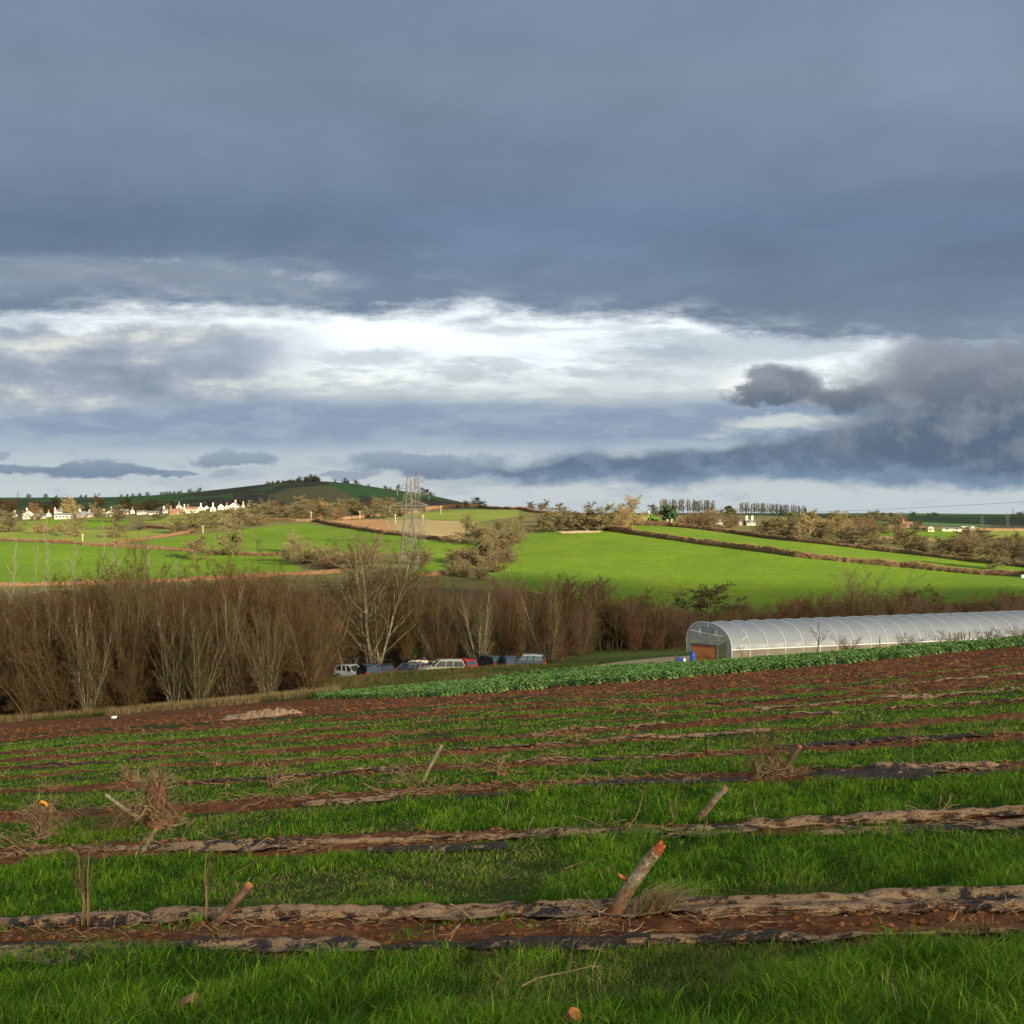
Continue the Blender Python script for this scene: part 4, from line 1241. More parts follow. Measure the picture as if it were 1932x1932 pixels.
hedge([(1640, 1014), (1700, 1018), (1770, 1020), (1840, 1024)], 4, T_HEDGE, HC_BROWN, 'low hedge below the distant barn field', ymin=420)
hedge([(1820, 1000), (1870, 1001), (2000, 1003)], 5, T_HEDGE, HC_BROWN, 'dark hedge beyond the far right field', ymin=700)
hedge([(500, 984), (560, 984), (597, 984)], 6, T_HEDGE, HC_BROWN, 'brown hedge left of the ploughed strip', ymin=480)
hedge([(785, 1088), (820, 1085), (850, 1080)], 6, T_HRED, HC_RED, 'short hedge below the shaded green hollow', ymin=235)


# ------------------------------------------------------------------ solid builders
class MB:
    def __init__(self):
        self.v = []; self.f = []

    def quad(self, *ps):
        n = len(self.v); self.v += [tuple(p) for p in ps]; self.f.append(tuple(range(n, n + len(ps))))

    def box(self, c, s, M=None):
        x, y, z = (v / 2 for v in s)
        P = [Vector((a * x, b * y, d * z)) for d in (-1, 1) for a, b in ((-1, -1), (1, -1), (1, 1), (-1, 1))]
        c = Vector(c)
        P = [(M @ p if M else p) + c for p in P]
        n = len(self.v); self.v += [tuple(p) for p in P]
        self.f += [tuple(n + i for i in q) for q in ((3, 2, 1, 0), (4, 5, 6, 7), (0, 1, 5, 4), (1, 2, 6, 5), (2, 3, 7, 6), (3, 0, 4, 7))]

    def bar(self, a, b, r, sides=4, r1=None):
        a = Vector(a); b = Vector(b); r1 = r if r1 is None else r1
        V, T = prisms([(*a, *b, r, r1)], sides)
        n = len(self.v); self.v += [tuple(p) for p in V]; self.f += [tuple(int(i) + n for i in t) for t in T]
        self.f.append(tuple(n + i for i in range(sides))[::-1]); self.f.append(tuple(n + sides + i for i in range(sides)))

    def tube(self, pts, rad, sides=8, cap=True):
        """one continuous tapered tube through the points"""
        pts = [Vector(p) for p in pts]
        n0 = len(self.v)
        u = None
        for i, p in enumerate(pts):
            d = (pts[min(i + 1, len(pts) - 1)] - pts[max(i - 1, 0)]).normalized()
            if u is None:
                u = d.cross(Vector((0, 0, 1)) if abs(d.z) < .9 else Vector((1, 0, 0))).normalized()
            u = (u - d * u.dot(d)).normalized()
            w = d.cross(u)
            r = rad[i] if isinstance(rad, (list, tuple)) else rad
            for k in range(sides):
                a = 2 * pi * k / sides
                self.v.append(tuple(p + u * (r * cos(a)) + w * (r * sin(a))))
        for i in range(len(pts) - 1):
            for k in range(sides):
                a = n0 + i * sides + k; b = n0 + i * sides + (k + 1) % sides
                self.f.append((a, b, b + sides, a + sides))
        if cap:
            self.f.append(tuple(n0 + k for k in range(sides))[::-1])
            e = n0 + (len(pts) - 1) * sides
            self.f.append(tuple(e + k for k in range(sides)))

    def lathe(self, prof, c=(0, 0, 0), sides=20, M=None):
        n0 = len(self.v); c = Vector(c)
        for (r, z) in prof:
            for k in range(sides):
                a = 2 * pi * k / sides
                p = Vector((r * cos(a), r * sin(a), z))
                self.v.append(tuple((M @ p if M else p) + c))
        for i in range(len(prof) - 1):
            for k in range(sides):
                a = n0 + i * sides + k; b = n0 + i * sides + (k + 1) % sides
                self.f.append((a, b, b + sides, a + sides))
        self.f.append(tuple(n0 + k for k in range(sides))[::-1])
        e = n0 + (len(prof) - 1) * sides
        self.f.append(tuple(e + k for k in range(sides)))

    def build(self, name, m, parent=None, loc=None, smooth=False, bevel=0.0):
        me = bpy.data.meshes.new(name)
        me.from_pydata(self.v, [], self.f)
        me.materials.append(m)
        if smooth:
            me.polygons.foreach_set('use_smooth', [True] * len(me.polygons))
        me.update()
        o = link(name, me, parent, loc)
        if bevel:
            b = o.modifiers.new('bevel', 'BEVEL'); b.width = bevel; b.segments = 2; b.limit_method = 'ANGLE'
        return o


M_WHITE = mat('white_render', (0.33, 0.305, 0.26), 0.8, 0.2, speckle([(0.26, 0.235, 0.20), (0.38, 0.35, 0.305)], 0.4, 4))
M_CREAM = mat('cream_render', (0.55, 0.47, 0.34), 0.8, 0.2, speckle([(0.46, 0.39, 0.28), (0.58, 0.50, 0.37)], 0.4, 4))
M_PINK = mat('pink_render', (0.42, 0.26, 0.2), 0.8, 0.2, speckle([(0.36, 0.21, 0.16), (0.46, 0.29, 0.23)], 0.4, 4))
M_BRICKH = mat('brick', (0.24, 0.10, 0.06), 0.85, 0.2, speckle([(0.12, 0.055, 0.035), (0.18, 0.085, 0.055)], 0.8, 5))
M_STONE = mat('grey_render', (0.30, 0.28, 0.25), 0.85, 0.2, speckle([(0.24, 0.22, 0.2), (0.34, 0.32, 0.29)], 0.5, 5))
M_SLATE = mat('slate', (0.11, 0.11, 0.12), 0.6, 0.4, speckle([(0.08, 0.08, 0.09), (0.14, 0.14, 0.15)], 0.9, 5))
M_TILE = mat('brown_tile', (0.16, 0.085, 0.055), 0.7, 0.3, speckle([(0.12, 0.06, 0.04), (0.2, 0.105, 0.07)], 0.9, 5))
M_GLASSD = mat('dark_glass', (0.02, 0.025, 0.03), 0.08, 0.6)
M_SHEET = mat('pale_sheet_roof', (0.42, 0.45, 0.47), 0.5, 0.4, speckle([(0.36, 0.39, 0.41), (0.48, 0.5, 0.52)], 0.3, 4))
M_STEEL = mat('galvanised_steel', (0.08, 0.075, 0.06), 0.7, 0.15, speckle([(0.05, 0.047, 0.038), (0.11, 0.105, 0.09)], 0.4, 4))
M_WOODP = mat('weathered_wood', (0.28, 0.22, 0.15), 0.9, 0.1, speckle([(0.17, 0.13, 0.085), (0.33, 0.27, 0.19)], 4.0, 5, stretch=(6, 6, 1)))
M_PORC = mat('porcelain', (0.12, 0.14, 0.13), 0.4, 0.4)


HPX = []


def house(px, base, wpx, eave, ridge, label, gable=False, wm=M_WHITE, rm=M_SLATE, chim=1, ymin=650, turn=0.0, deep=7.0, wins=3, name='house', Y=None):
    if Y is None:
        x, y, z = ray(px, base, ymin)
    else:
        x, y = (px - C0) / F0 * Y, Y; z = h1(x, y)
    k = y / F0
    W = wpx * k * .80; E = eave * k * .78; R = ridge * k * .80
    az = math.atan2(x, y)
    o = empty(name, (x, y, z), label, 'house' if name == 'house' else name.replace('_', ' '), None, -az + radians(turn))
    if gable:      # gable end towards the viewer
        hw, hd = W / 2, deep / 2
        ridge_ax = 1
    else:
        hw, hd = W / 2, deep / 2
        ridge_ax = 0
    m = MB()
    b = -1.2
    if ridge_ax == 0:
        m.quad((-hw, -hd, b), (hw, -hd, b), (hw, -hd, E), (-hw, -hd, E)); m.quad((hw, hd, b), (-hw, hd, b), (-hw, hd, E), (hw, hd, E))
        for s in (-1, 1):
            P = [(s * hw, -hd, b), (s * hw, hd, b), (s * hw, hd, E), (s * hw, 0, R), (s * hw, -hd, E)]
            m.quad(*(P if s > 0 else P[::-1]))
    else:
        for s in (-1, 1):
            m.quad((s * hw, -hd, b), (s * hw, hd, b), (s * hw, hd, E), (s * hw, -hd, E))
        for s in (-1, 1):
            m.quad((-hw, s * hd, b), (hw, s * hd, b), (hw, s * hd, E), (0, s * hd, R), (-hw, s * hd, E))
    m.build('wall', wm, o)
    m = MB(); ov = 0.35; th = 0.18
    if ridge_ax == 0:
        for s in (-1, 1):
            sl = (R - E) / hd
            A = [(-hw - ov, s * (hd + ov), E - sl * ov + .03), (hw + ov, s * (hd + ov), E - sl * ov + .03), (hw + ov, 0, R + .03), (-hw - ov, 0, R + .03)]
            B = [(p[0], p[1], p[2] + th) for p in A]
            m.quad(*A); m.quad(*B)
            for i in range(4): m.quad(A[i], A[(i + 1) % 4], B[(i + 1) % 4], B[i])
    else:
        for s in (-1, 1):
            sl = (R - E) / hw
            A = [(s * (hw + ov), -hd - ov, E - sl * ov + .03), (s * (hw + ov), hd + ov, E - sl * ov + .03), (0, hd + ov, R + .03), (0, -hd - ov, R + .03)]
            B = [(p[0], p[1], p[2] + th) for p in A]
            m.quad(*A); m.quad(*B)
            for i in range(4): m.quad(A[i], A[(i + 1) % 4], B[(i + 1) % 4], B[i])
    rf = m.build('roof', rm, o)
    for c in range(chim):
        m = MB()
        if ridge_ax == 0:
            cxp = (-1 if c == 0 else 1) * (hw - 0.7); cyp = 0
        else:
            cxp = 0; cyp = (-1 if c else 1) * (hd - 0.8)
        m.box((cxp, cyp, R + 0.75), (1.0, 0.8, 2.2)); m.box((cxp, cyp, R + 1.92), (1.2, 1.0, 0.14))
        for q in (-.25, .25): m.lathe([(0.14, R + 1.99), (0.12, R + 2.4)], (cxp + q, cyp, 0), 8)
        m.build('chimney', wm if wm is not M_CREAM else M_BRICKH, rf)
    for r_ in range(2 if E > 4.3 else 1):
        for c in range(wins):
            m = MB()
            wx = (c + 0.5) / wins * 2 * hw - hw; wz = 1.5 + 2.5 * r_
            m.box((wx, -hd - 0.02, wz), (min(1.3, hw * 1.2 / wins), 0.10, 1.15))
            m.build('window', M_GLASSD, o)
    m = MB(); m.box((hw * 0.18, -hd - 0.03, 0.95), (0.95, 0.12, 2.0)); m.build('door', M_WOODP, o)
    return o


# village on the left
house(52, 979, 26, 11, 19, 'white gabled house at the far left of the village', True, chim=1, wins=2, turn=12)
house(75, 979, 20, 7, 13, 'low white bungalow gable right of the far left house', True, chim=1, wins=1, turn=-25)
house(120, 979, 40, 9, 13, 'long low white house of the village with slate roof', chim=1, wins=5)
house(110, 973, 18, 9, 14, 'grey rendered house behind the long white one', chim=2, wm=M_STONE, wins=2, ymin=760)
house(156, 976, 20, 7, 13, 'white house with grey roof right of the long white one', chim=1, turn=30)
house(210, 974, 24, 8, 16, 'pale green tinged house half hidden by trees', True, wm=M_STONE, wins=2)
house(234, 971, 20, 8, 12, 'pinkish house with single chimney in mid village', chim=1, wm=M_PINK, wins=2)
house(268, 970, 22, 4, 8, 'left grey roofed bungalow of the pair', chim=0, wm=M_CREAM, wins=3)
house(290, 971, 22, 4, 8, 'right grey roofed bungalow of the pair', chim=0, wm=M_CREAM, wins=3)
house(333, 970, 30, 7, 12, 'red brick house with brown tiled roof', chim=1, wm=M_BRICKH, rm=M_TILE, wins=3)
house(338, 962, 14, 8, 14, 'white gable peeping over the brick house', True, chim=1, wins=1, ymin=760)
house(363, 968, 25, 9, 14, 'cream house with brown tiled roof and chimney', chim=1, wm=M_CREAM, rm=M_TILE, wins=3, turn=-15)
house(379, 963, 12, 6, 11, 'small white house squeezed between cream house and twin gables', True, wins=1, chim=1)
house(390, 966, 13, 9, 15, 'left of the twin white gables', True, wins=1, chim=0)
house(402, 966, 13, 9, 15, 'right of the twin white gables', True, wins=1, chim=1)
house(417, 962, 14, 8, 14, 'white gabled house just right of the twin gables', True, wins=1, chim=0)
house(443, 962, 26, 8, 17, 'large white house with steep gable and slate roof', True, chim=1, wins=3, turn=-14)
house(470, 956, 8, 7, 10, 'lone white chimneyed house at right end of village', True, chim=1, wins=1)
for (px, b_, w, gab, wm_, lab) in ((28, 976, 10, True, M_WHITE, 'tiny white house peeping out left of the far left gabled house'), (92, 975, 10, True, M_CREAM, 'small cream house in the gap before the long white house'), (143, 973, 9, True, M_WHITE, 'small white gable just right of the long white house'),
                                   (172, 975, 12, False, M_WHITE, 'small white house between grey roofed house and green tinged house'), (196, 974, 9, True, M_WHITE, 'tiny white gable left of the green tinged house'), (250, 969, 9, True, M_CREAM, 'tiny cream house left of the two bungalows'),
                                   (312, 968, 11, False, M_WHITE, 'small white house left of the red brick house'), (348, 964, 8, True, M_WHITE, 'tiny white gable right behind the red brick house'), (428, 961, 9, True, M_CREAM, 'small cream gable left of the large white steep gable'), (459, 959, 8, True, M_WHITE, 'tiny white house right of the large white steep gable')):
    house(px, b_, w, 6, 10, lab, gab, wm=wm_, chim=1, wins=1 if gab else 2, deep=6)
# beyond the hedges on the right
house(1414, 991, 20, 7, 12, 'white cottage with dark gable beyond the hedges', chim=2, wins=3, ymin=480, turn=12)
house(1397, 991, 10, 7, 14, 'dark boarded gable beside the white cottage', True, chim=0, wins=1, ymin=480, wm=M_SLATE)
house(1357, 989, 18, 9, 12, 'grey house with rows of windows beyond the hedges', chim=0, wm=M_STONE, wins=4, ymin=480)
house(1259, 988, 5, 5, 7, 'left tiny white hut below the dark conifer', True, chim=0, wins=1, ymin=480, deep=2.0, name='hut')
house(1267, 988, 5, 5, 7, 'right tiny white hut below the dark conifer', True, chim=0, wins=1, ymin=480, deep=2.0, name='hut')
house(1226, 975, 7, 4, 7, 'little pale house behind the lime green bush', chim=1, wins=1, ymin=560)
house(1712, 995, 22, 8, 13, 'red brick farmhouse with chimney', chim=1, wm=M_BRICKH, rm=M_TILE, wins=3, ymin=560)
house(1742, 1001, 14, 6, 9, 'pinkish wing joined to the bright cream house', chim=0, wm=M_PINK, rm=M_TILE, wins=2, ymin=560)
house(1757, 1003, 12, 10, 13, 'bright cream house end catching the sun', True, chim=0, wm=M_CREAM, wins=2, ymin=560)
house(1796, 1002, 42, 6, 9, 'long low cream walled barn with dark roof', chim=0, wm=M_CREAM, rm=M_SLATE, wins=2, ymin=560, deep=14, name='barn')
house(1826, 1000, 26, 6, 8.5, 'pale metal roofed barn right of the long barn', chim=0, wm=M_STONE, rm=M_SHEET, wins=1, ymin=560, deep=12, name='barn')
house(1690, 998, 26, 4, 7, 'low red roofed outbuilding left of the farmhouse', chim=0, wm=M_BRICKH, rm=M_TILE, wins=1, ymin=560, name='outbuilding')


# ------------------------------------------------------------------ pylons, poles, line
def pylon_parts():
    """lattice tower 30 m tall with three pairs of arms"""
    P = {}
    m = MB()
    lv = [(0, 2.9), (3.6, 2.55), (7.0, 2.2), (10.0, 1.9), (12.8, 1.62), (15.2, 1.38), (17.4, 1.18), (19.4, 1.02), (21.3, 0.92), (23.2, 0.84), (25.0, 0.76), (26.8, 0.68), (30.0, 0.10)]
    cs = ((-1, -1), (1, -1), (1, 1), (-1, 1))
    for (z0, w0), (z1, w1) in zip(lv[:-1], lv[1:]):
        rl = 0.11 if z0 < 15 else 0.085
        for sx, sy in cs:
            m.bar((sx * w0, sy * w0, z0), (sx * w1, sy * w1, z1), rl)
        for i in range(4):
            a = cs[i]; b = cs[(i + 1) % 4]
            A0 = (a[0] * w0, a[1] * w0, z0); B0 = (b[0] * w0, b[1] * w0, z0); A1 = (a[0] * w1, a[1] * w1, z1); B1 = (b[0] * w1, b[1] * w1, z1)
            if z1 < 30:
                m.bar(A0, B1, 0.045); m.bar(B0, A1, 0.045); m.bar(A1, B1, 0.045)
                if z0 < 12:
                    mid = tuple((A0[k] + B0[k]) / 2 for k in range(3)); top = tuple((A1[k] + B1[k]) / 2 for k in range(3))
                    m.bar(A0, top, 0.05); m.bar(B0, top, 0.05)
    P['tower'] = m
    P['guard'] = MB()
    for s in (-1, 1):
        P['guard'].bar((-4.2, s * 2.45, 4.4), (4.2, s * 2.45, 4.4), 0.07); P['guard'].bar((s * 4.2, -2.45, 4.4), (s * 4.2, 2.45, 4.4), 0.07)
    P['arms'] = []
    for z, L, w in ((15.4, 6.3, 1.36), (20.2, 5.8, .98), (25.4, 3.5, .74)):
        for s in (-1, 1):
            a = MB()
            for q in (-1, 1):
                a.bar((s * w, q * w, z), (s * L, 0, z), 0.09); a.bar((s * w * .9, q * w * .9, z + 1.7), (s * L, 0, z), 0.075)
                for t in (.3, .6):
                    x = s * (w + (L - w) * t)
                    a.bar((x, q * w * (1 - t), z), (s * (w + (L - w) * (t + .15)), q * w * (1 - t - .15) * .9, z + 1.7 * (1 - t - .15)), 0.045)
            a.bar((s * (w + (L - w) * .5), -w * .5, z), (s * (w + (L - w) * .5), w * .5, z), 0.05)
            b = MB()
            b.tube([(s * L, 0, z - .1 - .18 * i) for i in range(12)], [0.05 if i % 2 else 0.10 for i in range(12)], 8)
            P['arms'].append((a, b))
    return P


PYL = None


def pylon(px, base, top, label, turn=0.0, Y=None, ymin=240):
    global PYL
    if Y is None:
        x, y, z = ray(px, base, ymin)
    else:
        x, y = (px - C0) / F0 * Y, Y; z = h1(x, y)
    zt = -(top - C0) / F0 * y
    s = (zt - z) / 30.0
    o = empty('pylon', (x, y, z), label, 'pylon', 'pylons across the valley', radians(turn))
    o.scale = (s, s, s)
    if PYL is None:
        P = pylon_parts(); PYL = []
        t = P['tower'].build('tower', M_STEEL, o); PYL.append((t, None))
        g = P['guard'].build('climbing_guard', M_STEEL, o); PYL.append((g, None))
        for a, b in P['arms']:
            ao = a.build('cross_arm', M_STEEL, o); bo = b.build('insulator', M_PORC, ao); PYL.append((ao, bo))
    else:
        for a, b in PYL:
            c = a.copy(); COL.objects.link(c); c.parent = o
            if b:
                d = b.copy(); COL.objects.link(d); d.parent = c
    return o


pylon(771, 1078, 894, 'nearest big lattice pylon rising above the birches', 14)
pylon(786, 1024, 889, 'second lattice pylon close behind the nearest one', 30, ymin=330)
pylon(34, 946, 925, 'tiny pylon on the far left skyline', 20, ymin=1200)
pylon(1853, 1002, 971, 'pylon left of the three at far right', 25, Y=760)
pylon(1901, 1003, 966, 'pylon in the middle of the three at far right', 25, Y=900)
pylon(1911, 975, 957, 'smallest pylon on the far right skyline', 25, ymin=1200)


def wpole(px, base, top, label, cat='pole', ymin=300, m=M_WOODP, r=0.16, Y=None):
    if Y is None:
        x, y, z = ray(px, base, ymin)
    else:
        x, y = (px - C0) / F0 * Y, Y; z = h1(x, y); base = C0 - F0 * z / y
    h = (base - top) * y / F0
    o = empty('wooden_pole', (x, y, z), label, cat, 'wooden poles across the valley')
    b = MB(); b.tube([(0, 0, -0.8), (0, 0, h * .5), (0, 0, h)], [r, r * .92, r * .8], 8); b.build('post', m, o)
    b = MB(); b.box((0, -0.16, h - 0.5), (1.5, 0.1, 0.12))
    b.build('cross_bar', m, o)
    for q in (-.6, .6):
        b = MB(); b.lathe([(0.05, h - .43), (0.09, h - .36), (0.05, h - .28), (0.07, h - .2)], (q, -0.16, 0), 8); b.build('insulator', M_PORC, o)
    return o


M_PALEWOOD = mat('sunbleached_pole', (0.33, 0.28, 0.2), 0.9, 0.1, speckle([(0.25, 0.21, 0.15), (0.38, 0.33, 0.24)], 2.0, 4))
for (px, b, t, lab) in ((746, 987, 970, 'pole at left of the ploughed strip by the pylon'), (752, 973, 961, 'shorter pole just above the ploughed strip'), (798, 990, 971, 'pole standing on the stubble right of the pylon'),
                        (832, 970, 954, 'pole on the upper green field right of the pylon'), (383, 1008, 991, 'pole at the hedge corner below the far field'), (156, 1023, 1007, 'pole on hedge of the left pasture'),
                        (587, 982, 965, 'pole at left end of dark red hedge'), (679, 979, 964, 'pole above the middle of ploughed strip')):
    wpole(px, b, t, lab, m=M_PALEWOOD)
pe = wpole(1217, 980, 969, 'pole at left end of the drooping overhead line', Y=620)
x0, y0 = pe.location.x, pe.location.y; z0 = -(970 - C0) / F0 * 620
x1, y1 = (2300 - C0) / F0 * 330, 330; z1 = -(921 - C0) / F0 * 330
wb = MB()
pts = []
for i in range(41):
    t = i / 40
    pts.append((x0 + (x1 - x0) * t, y0 + (y1 - y0) * t, z0 + (z1 - z0) * t - 4.5 * 4 * t * (1 - t) * 0.55))
wb.tube([(p[0] - x0, p[1] - y0, p[2] - z0) for p in pts], 0.05, 5)
o = wb.build('overhead_cable', mat('cable', (0.05, 0.05, 0.05), 0.6), loc=(x0, y0, z0))
tag(o, 'thin dark overhead cable rising to the right across the horizon', 'cable')
# pole that carries its right end, outside the picture
wpole(2300, 0, 921, 'tall pole carrying the right end of overhead cable', Y=330)

for (px, py, w, lab, ym) in ((1389, 1034, 12, 'pale cream trough below the long trimmed hedge', 250), (1931, 1090, 9, 'pale cream trough at the right edge below the hedge', 240)):
    x, y, z = ray(px, py, ym); k = y / F0
    m = MB(); W = w * k; m.box((0, 0, .35), (W, .8, .7)); m.box((0, 0, .72), (W + .1, .9, .06))
    for s in (-1, 1): m.box((s * W * .4, 0, 0.0), (.15, .7, .2))
    tag(m.build('water_trough', M_CREAM, loc=(x, y, z), bevel=.03), lab, 'trough')

# ------------------------------------------------------------------ polytunnel
TA = radians(18.5); TAX = Vector((cos(TA), sin(TA), 0)); TNX = Vector((-sin(TA), cos(TA), 0))
TW, TH, TSP, TN = 8.6, 2.98, 1.83, 28
TZ = -13.22
tun = empty('polytunnel', (19.55, 100.0, TZ), 'long white plastic polytunnel with curved hoops behind the vegetables', 'polytunnel', None, TA)
# local: x along, y across (0..TW), z up


def tprof(k=1.0, n=26):
    P = []
    for i in range(n + 1):
        a = pi * i / n
        cx, sx = cos(a), max(sin(a), 0.0)
        y = TW / 2 * (1 - np.sign(cx) * abs(cx) ** 0.86 * k)
        P.append((float(y), 0.92 + (TH - 0.92) * sx ** 0.90 * (k if k < 1 else 1)))
    return P


def film_mat(name, c, clear, rough=0.35):
    m = bpy.data.materials.new(name); m.use_nodes = True
    t = m.node_tree; t.nodes.clear(); N = Nd(t)
    d = N.new('ShaderNodeBsdfPrincipled'); d.inputs['Roughness'].default_value = rough
    tc_ = N.new('ShaderNodeTexCoord')
    n = N.noise(tc_.outputs['Object'], 0.7, 5, 0.65)
    N.put(d.inputs['Base Color'], N.ramp(n, [(0.3, tuple(v * 0.84 for v in c)), (0.55, c), (0.7, tuple(v * 1.06 for v in c))]))
    tl = N.new('ShaderNodeBsdfTranslucent'); tl.inputs['Color'].default_value = tuple(c) + (1,)
    tr = N.new('ShaderNodeBsdfTransparent')
    a = N.new('ShaderNodeMixShader'); a.inputs[0].default_value = 0.35
    t.links.new(d.outputs[0], a.inputs[1]); t.links.new(tl.outputs[0], a.inputs[2])
    b = N.new('ShaderNodeMixShader'); N.put(b.inputs[0], N.ss(n, 0.35, 0.75, clear * 0.8, clear * 1.15))
    t.links.new(a.outputs[0], b.inputs[1]); t.links.new(tr.outputs[0], b.inputs[2])
    o = N.new('ShaderNodeOutputMaterial'); t.links.new(b.outputs[0], o.inputs[0])
    return m


M_FILM = film_mat('polythene', (0.45, 0.485, 0.53), 0.24)
M_SKIRT = film_mat('clear_skirt', (0.50, 0.44, 0.32), 0.45)
M_ENDF = film_mat('end_polythene', (0.36, 0.38, 0.38), 0.2)
M_HOOP = mat('white_tube', (0.80, 0.79, 0.74), 0.4, 0.4)
M_ALU = mat('blue_grey_tube', (0.12, 0.17, 0.22), 0.4, 0.5)
V = []; T = []
pr = tprof()
sub = 6
ncol = TN * sub + 1
for i in range(ncol):
    t = (i % sub) / sub
    sag = 1 - 0.020 * sin(pi * t) ** 1.2
    for (y, z) in pr:
        V.append((i * TSP / sub, TW / 2 + (y - TW / 2) * (1 - (1 - sag) * 0.4), 0.92 + (z - 0.92) * (1 - (1 - sag) * 2.2)))
k = len(pr)
for i in range(ncol - 1):
    for j in range(k - 1):
        T.append((i * k + j, (i + 1) * k + j, (i + 1) * k + j + 1, i * k + j + 1))
link('cover', np_mesh('cover', V, T, [M_FILM], smooth=True), tun)
for yy_, s in ((0.0, 0), (TW, 1)):
    V = []; T = []
    for i in range(ncol):
        for zz in (-0.15, 0.3, 0.6, 0.9):
            V.append((i * TSP / sub, yy_ + (0.05 * sin(i * 1.9 + zz * 5) + 0.04 * sin(i * .7)) * (1 if s else -1), zz))
    for i in range(ncol - 1):
        for j in range(3):
            T.append((i * 4 + j, (i + 1) * 4 + j, (i + 1) * 4 + j + 1, i * 4 + j + 1))
    link('skirt', np_mesh('skirt', V, T, [M_SKIRT], smooth=True), tun)
hoop = None
for i in range(TN + 1):
    if hoop is None:
        m = MB(); m.tube([(0, -0.03, -0.3), (0, -0.03, 0.5)] + [(0, TW / 2 + (y - TW / 2) * 1.008, z + 0.03) for y, z in pr] + [(0, TW + .03, 0.5), (0, TW + .03, -0.3)], 0.028, 6)
        hoop = m.build('hoop', M_HOOP, tun, smooth=True)
        c = hoop
    else:
        c = hoop.copy(); COL.objects.link(c); c.parent = tun
    c.location = (i * TSP, 0, 0)
for yy_ in (-0.05, TW + 0.05):
    m = MB(); m.bar((-0.05, yy_, 0.93), (TN * TSP + .05, yy_, 0.93), 0.05, 6); m.build('side_rail', M_HOOP, tun)
m = MB(); m.bar((0.0, -0.02, 0.95), (0.0 + 1.8, 0.45, 2.1), 0.02, 5); m.build('brace', M_HOOP, tun)
for xx in (0.02, TN * TSP - 0.02):
    V = [(xx, TW / 2, 0.6)]; P = [(0, -.15), (0, .5)] + pr + [(TW, .5), (TW, -.15)]
    V += [(xx, y, z - 0.01) for y, z in P]
    T = [(0, i + 1, i + 2) for i in range(len(P) - 1)] + [(0, len(P), 1)]
    me = bpy.data.meshes.new('end_wall'); me.from_pydata(V, [], T); me.materials.append(M_ENDF); me.update()
    link('end_wall', me, tun)
fr = MB()
for y in (TW * .32, TW * .68): fr.bar((-0.03, y, -0.1), (-0.03, y, 2.35), 0.05)
fr.bar((-0.03, 0.9, 1.95), (-0.03, TW - 0.9, 1.95), 0.055); fr.bar((-0.03, TW / 2, 1.95), (-0.03, TW / 2, 2.9), 0.03)
fr.build('door_frame', M_HOOP, tun)
for (ya, yb) in ((TW * .34, TW * .49), (TW * .51, TW * .66)):
    m = MB(); m.box((-0.06, (ya + yb) / 2, 0.95), (0.04, yb - ya, 1.85)); m.build('door', M_ENDF, tun)
vt = MB()
ya, yb = TW * .40, TW * .62
for a, b in (((ya, 2.08), (yb, 2.08)), ((ya, 2.48), (yb, 2.48)), ((ya, 2.08), (ya, 2.48)), ((yb, 2.08), (yb, 2.48)), ((ya + .5, 2.1), (yb - .7, 2.46))):
    vt.bar((-0.07, a[0], a[1]), (-0.07, b[0], b[1]), 0.045)
vt.build('vent_frame', M_ALU, tun)

# hut whose roof shows over the tunnel
x, y = (1636 - C0) / F0 * 121, 121
z = h1(x, y); zt = -(1164.5 - C0) / F0 * 121
o = empty('hut', (x, y, z), 'grey roofed hut mostly hidden behind the tunnel', 'hut', None, radians(20))
m = MB(); m.box((0, 0, (zt - z) / 2 - .2), (1.9, 1.7, zt - z - .3)); m.build('wall', M_SLATE, o)
m = MB(); m.box((0, 0, zt - z - 0.12), (2.2, 2.0, 0.2), Matrix.Rotation(radians(6), 3, 'Y')); m.build('roof', M_SHEET, o)


# ------------------------------------------------------------------ shed
def plank_mat(name, cols, across, freq):
    def f(N, b):
        t = N.new('ShaderNodeTexCoord')
        s = N.new('ShaderNodeSeparateXYZ'); N.put(s.inputs[0], t.outputs['Object'])
        h = s.outputs['XYZ'.index(across)]
        w = N.m('FRACT', N.mul(h, freq))
        g = N.ss(w, 0.0, 0.09)
        bid = N.m('FLOOR', N.mul(h, freq))
        n = N.noise(t.outputs['Object'], 6.0, 5, 0.6)
        wn = N.new('ShaderNodeTexWhiteNoise', noise_dimensions='1D'); N.put(wn.inputs['W'], bid)
        c = N.ramp(N.add(N.mul(n, 0.6), N.mul(wn.outputs['Value'], 0.4)), [(0.25, cols[0]), (0.5, cols[1]), (0.75, cols[2])])
        c = N.mix(g, (cols[0][0] * .45, cols[0][1] * .45, cols[0][2] * .45), c)
        N.put(b.inputs['Base Color'], c)
    return mat(name, cols[1], 0.75, 0.2, f)


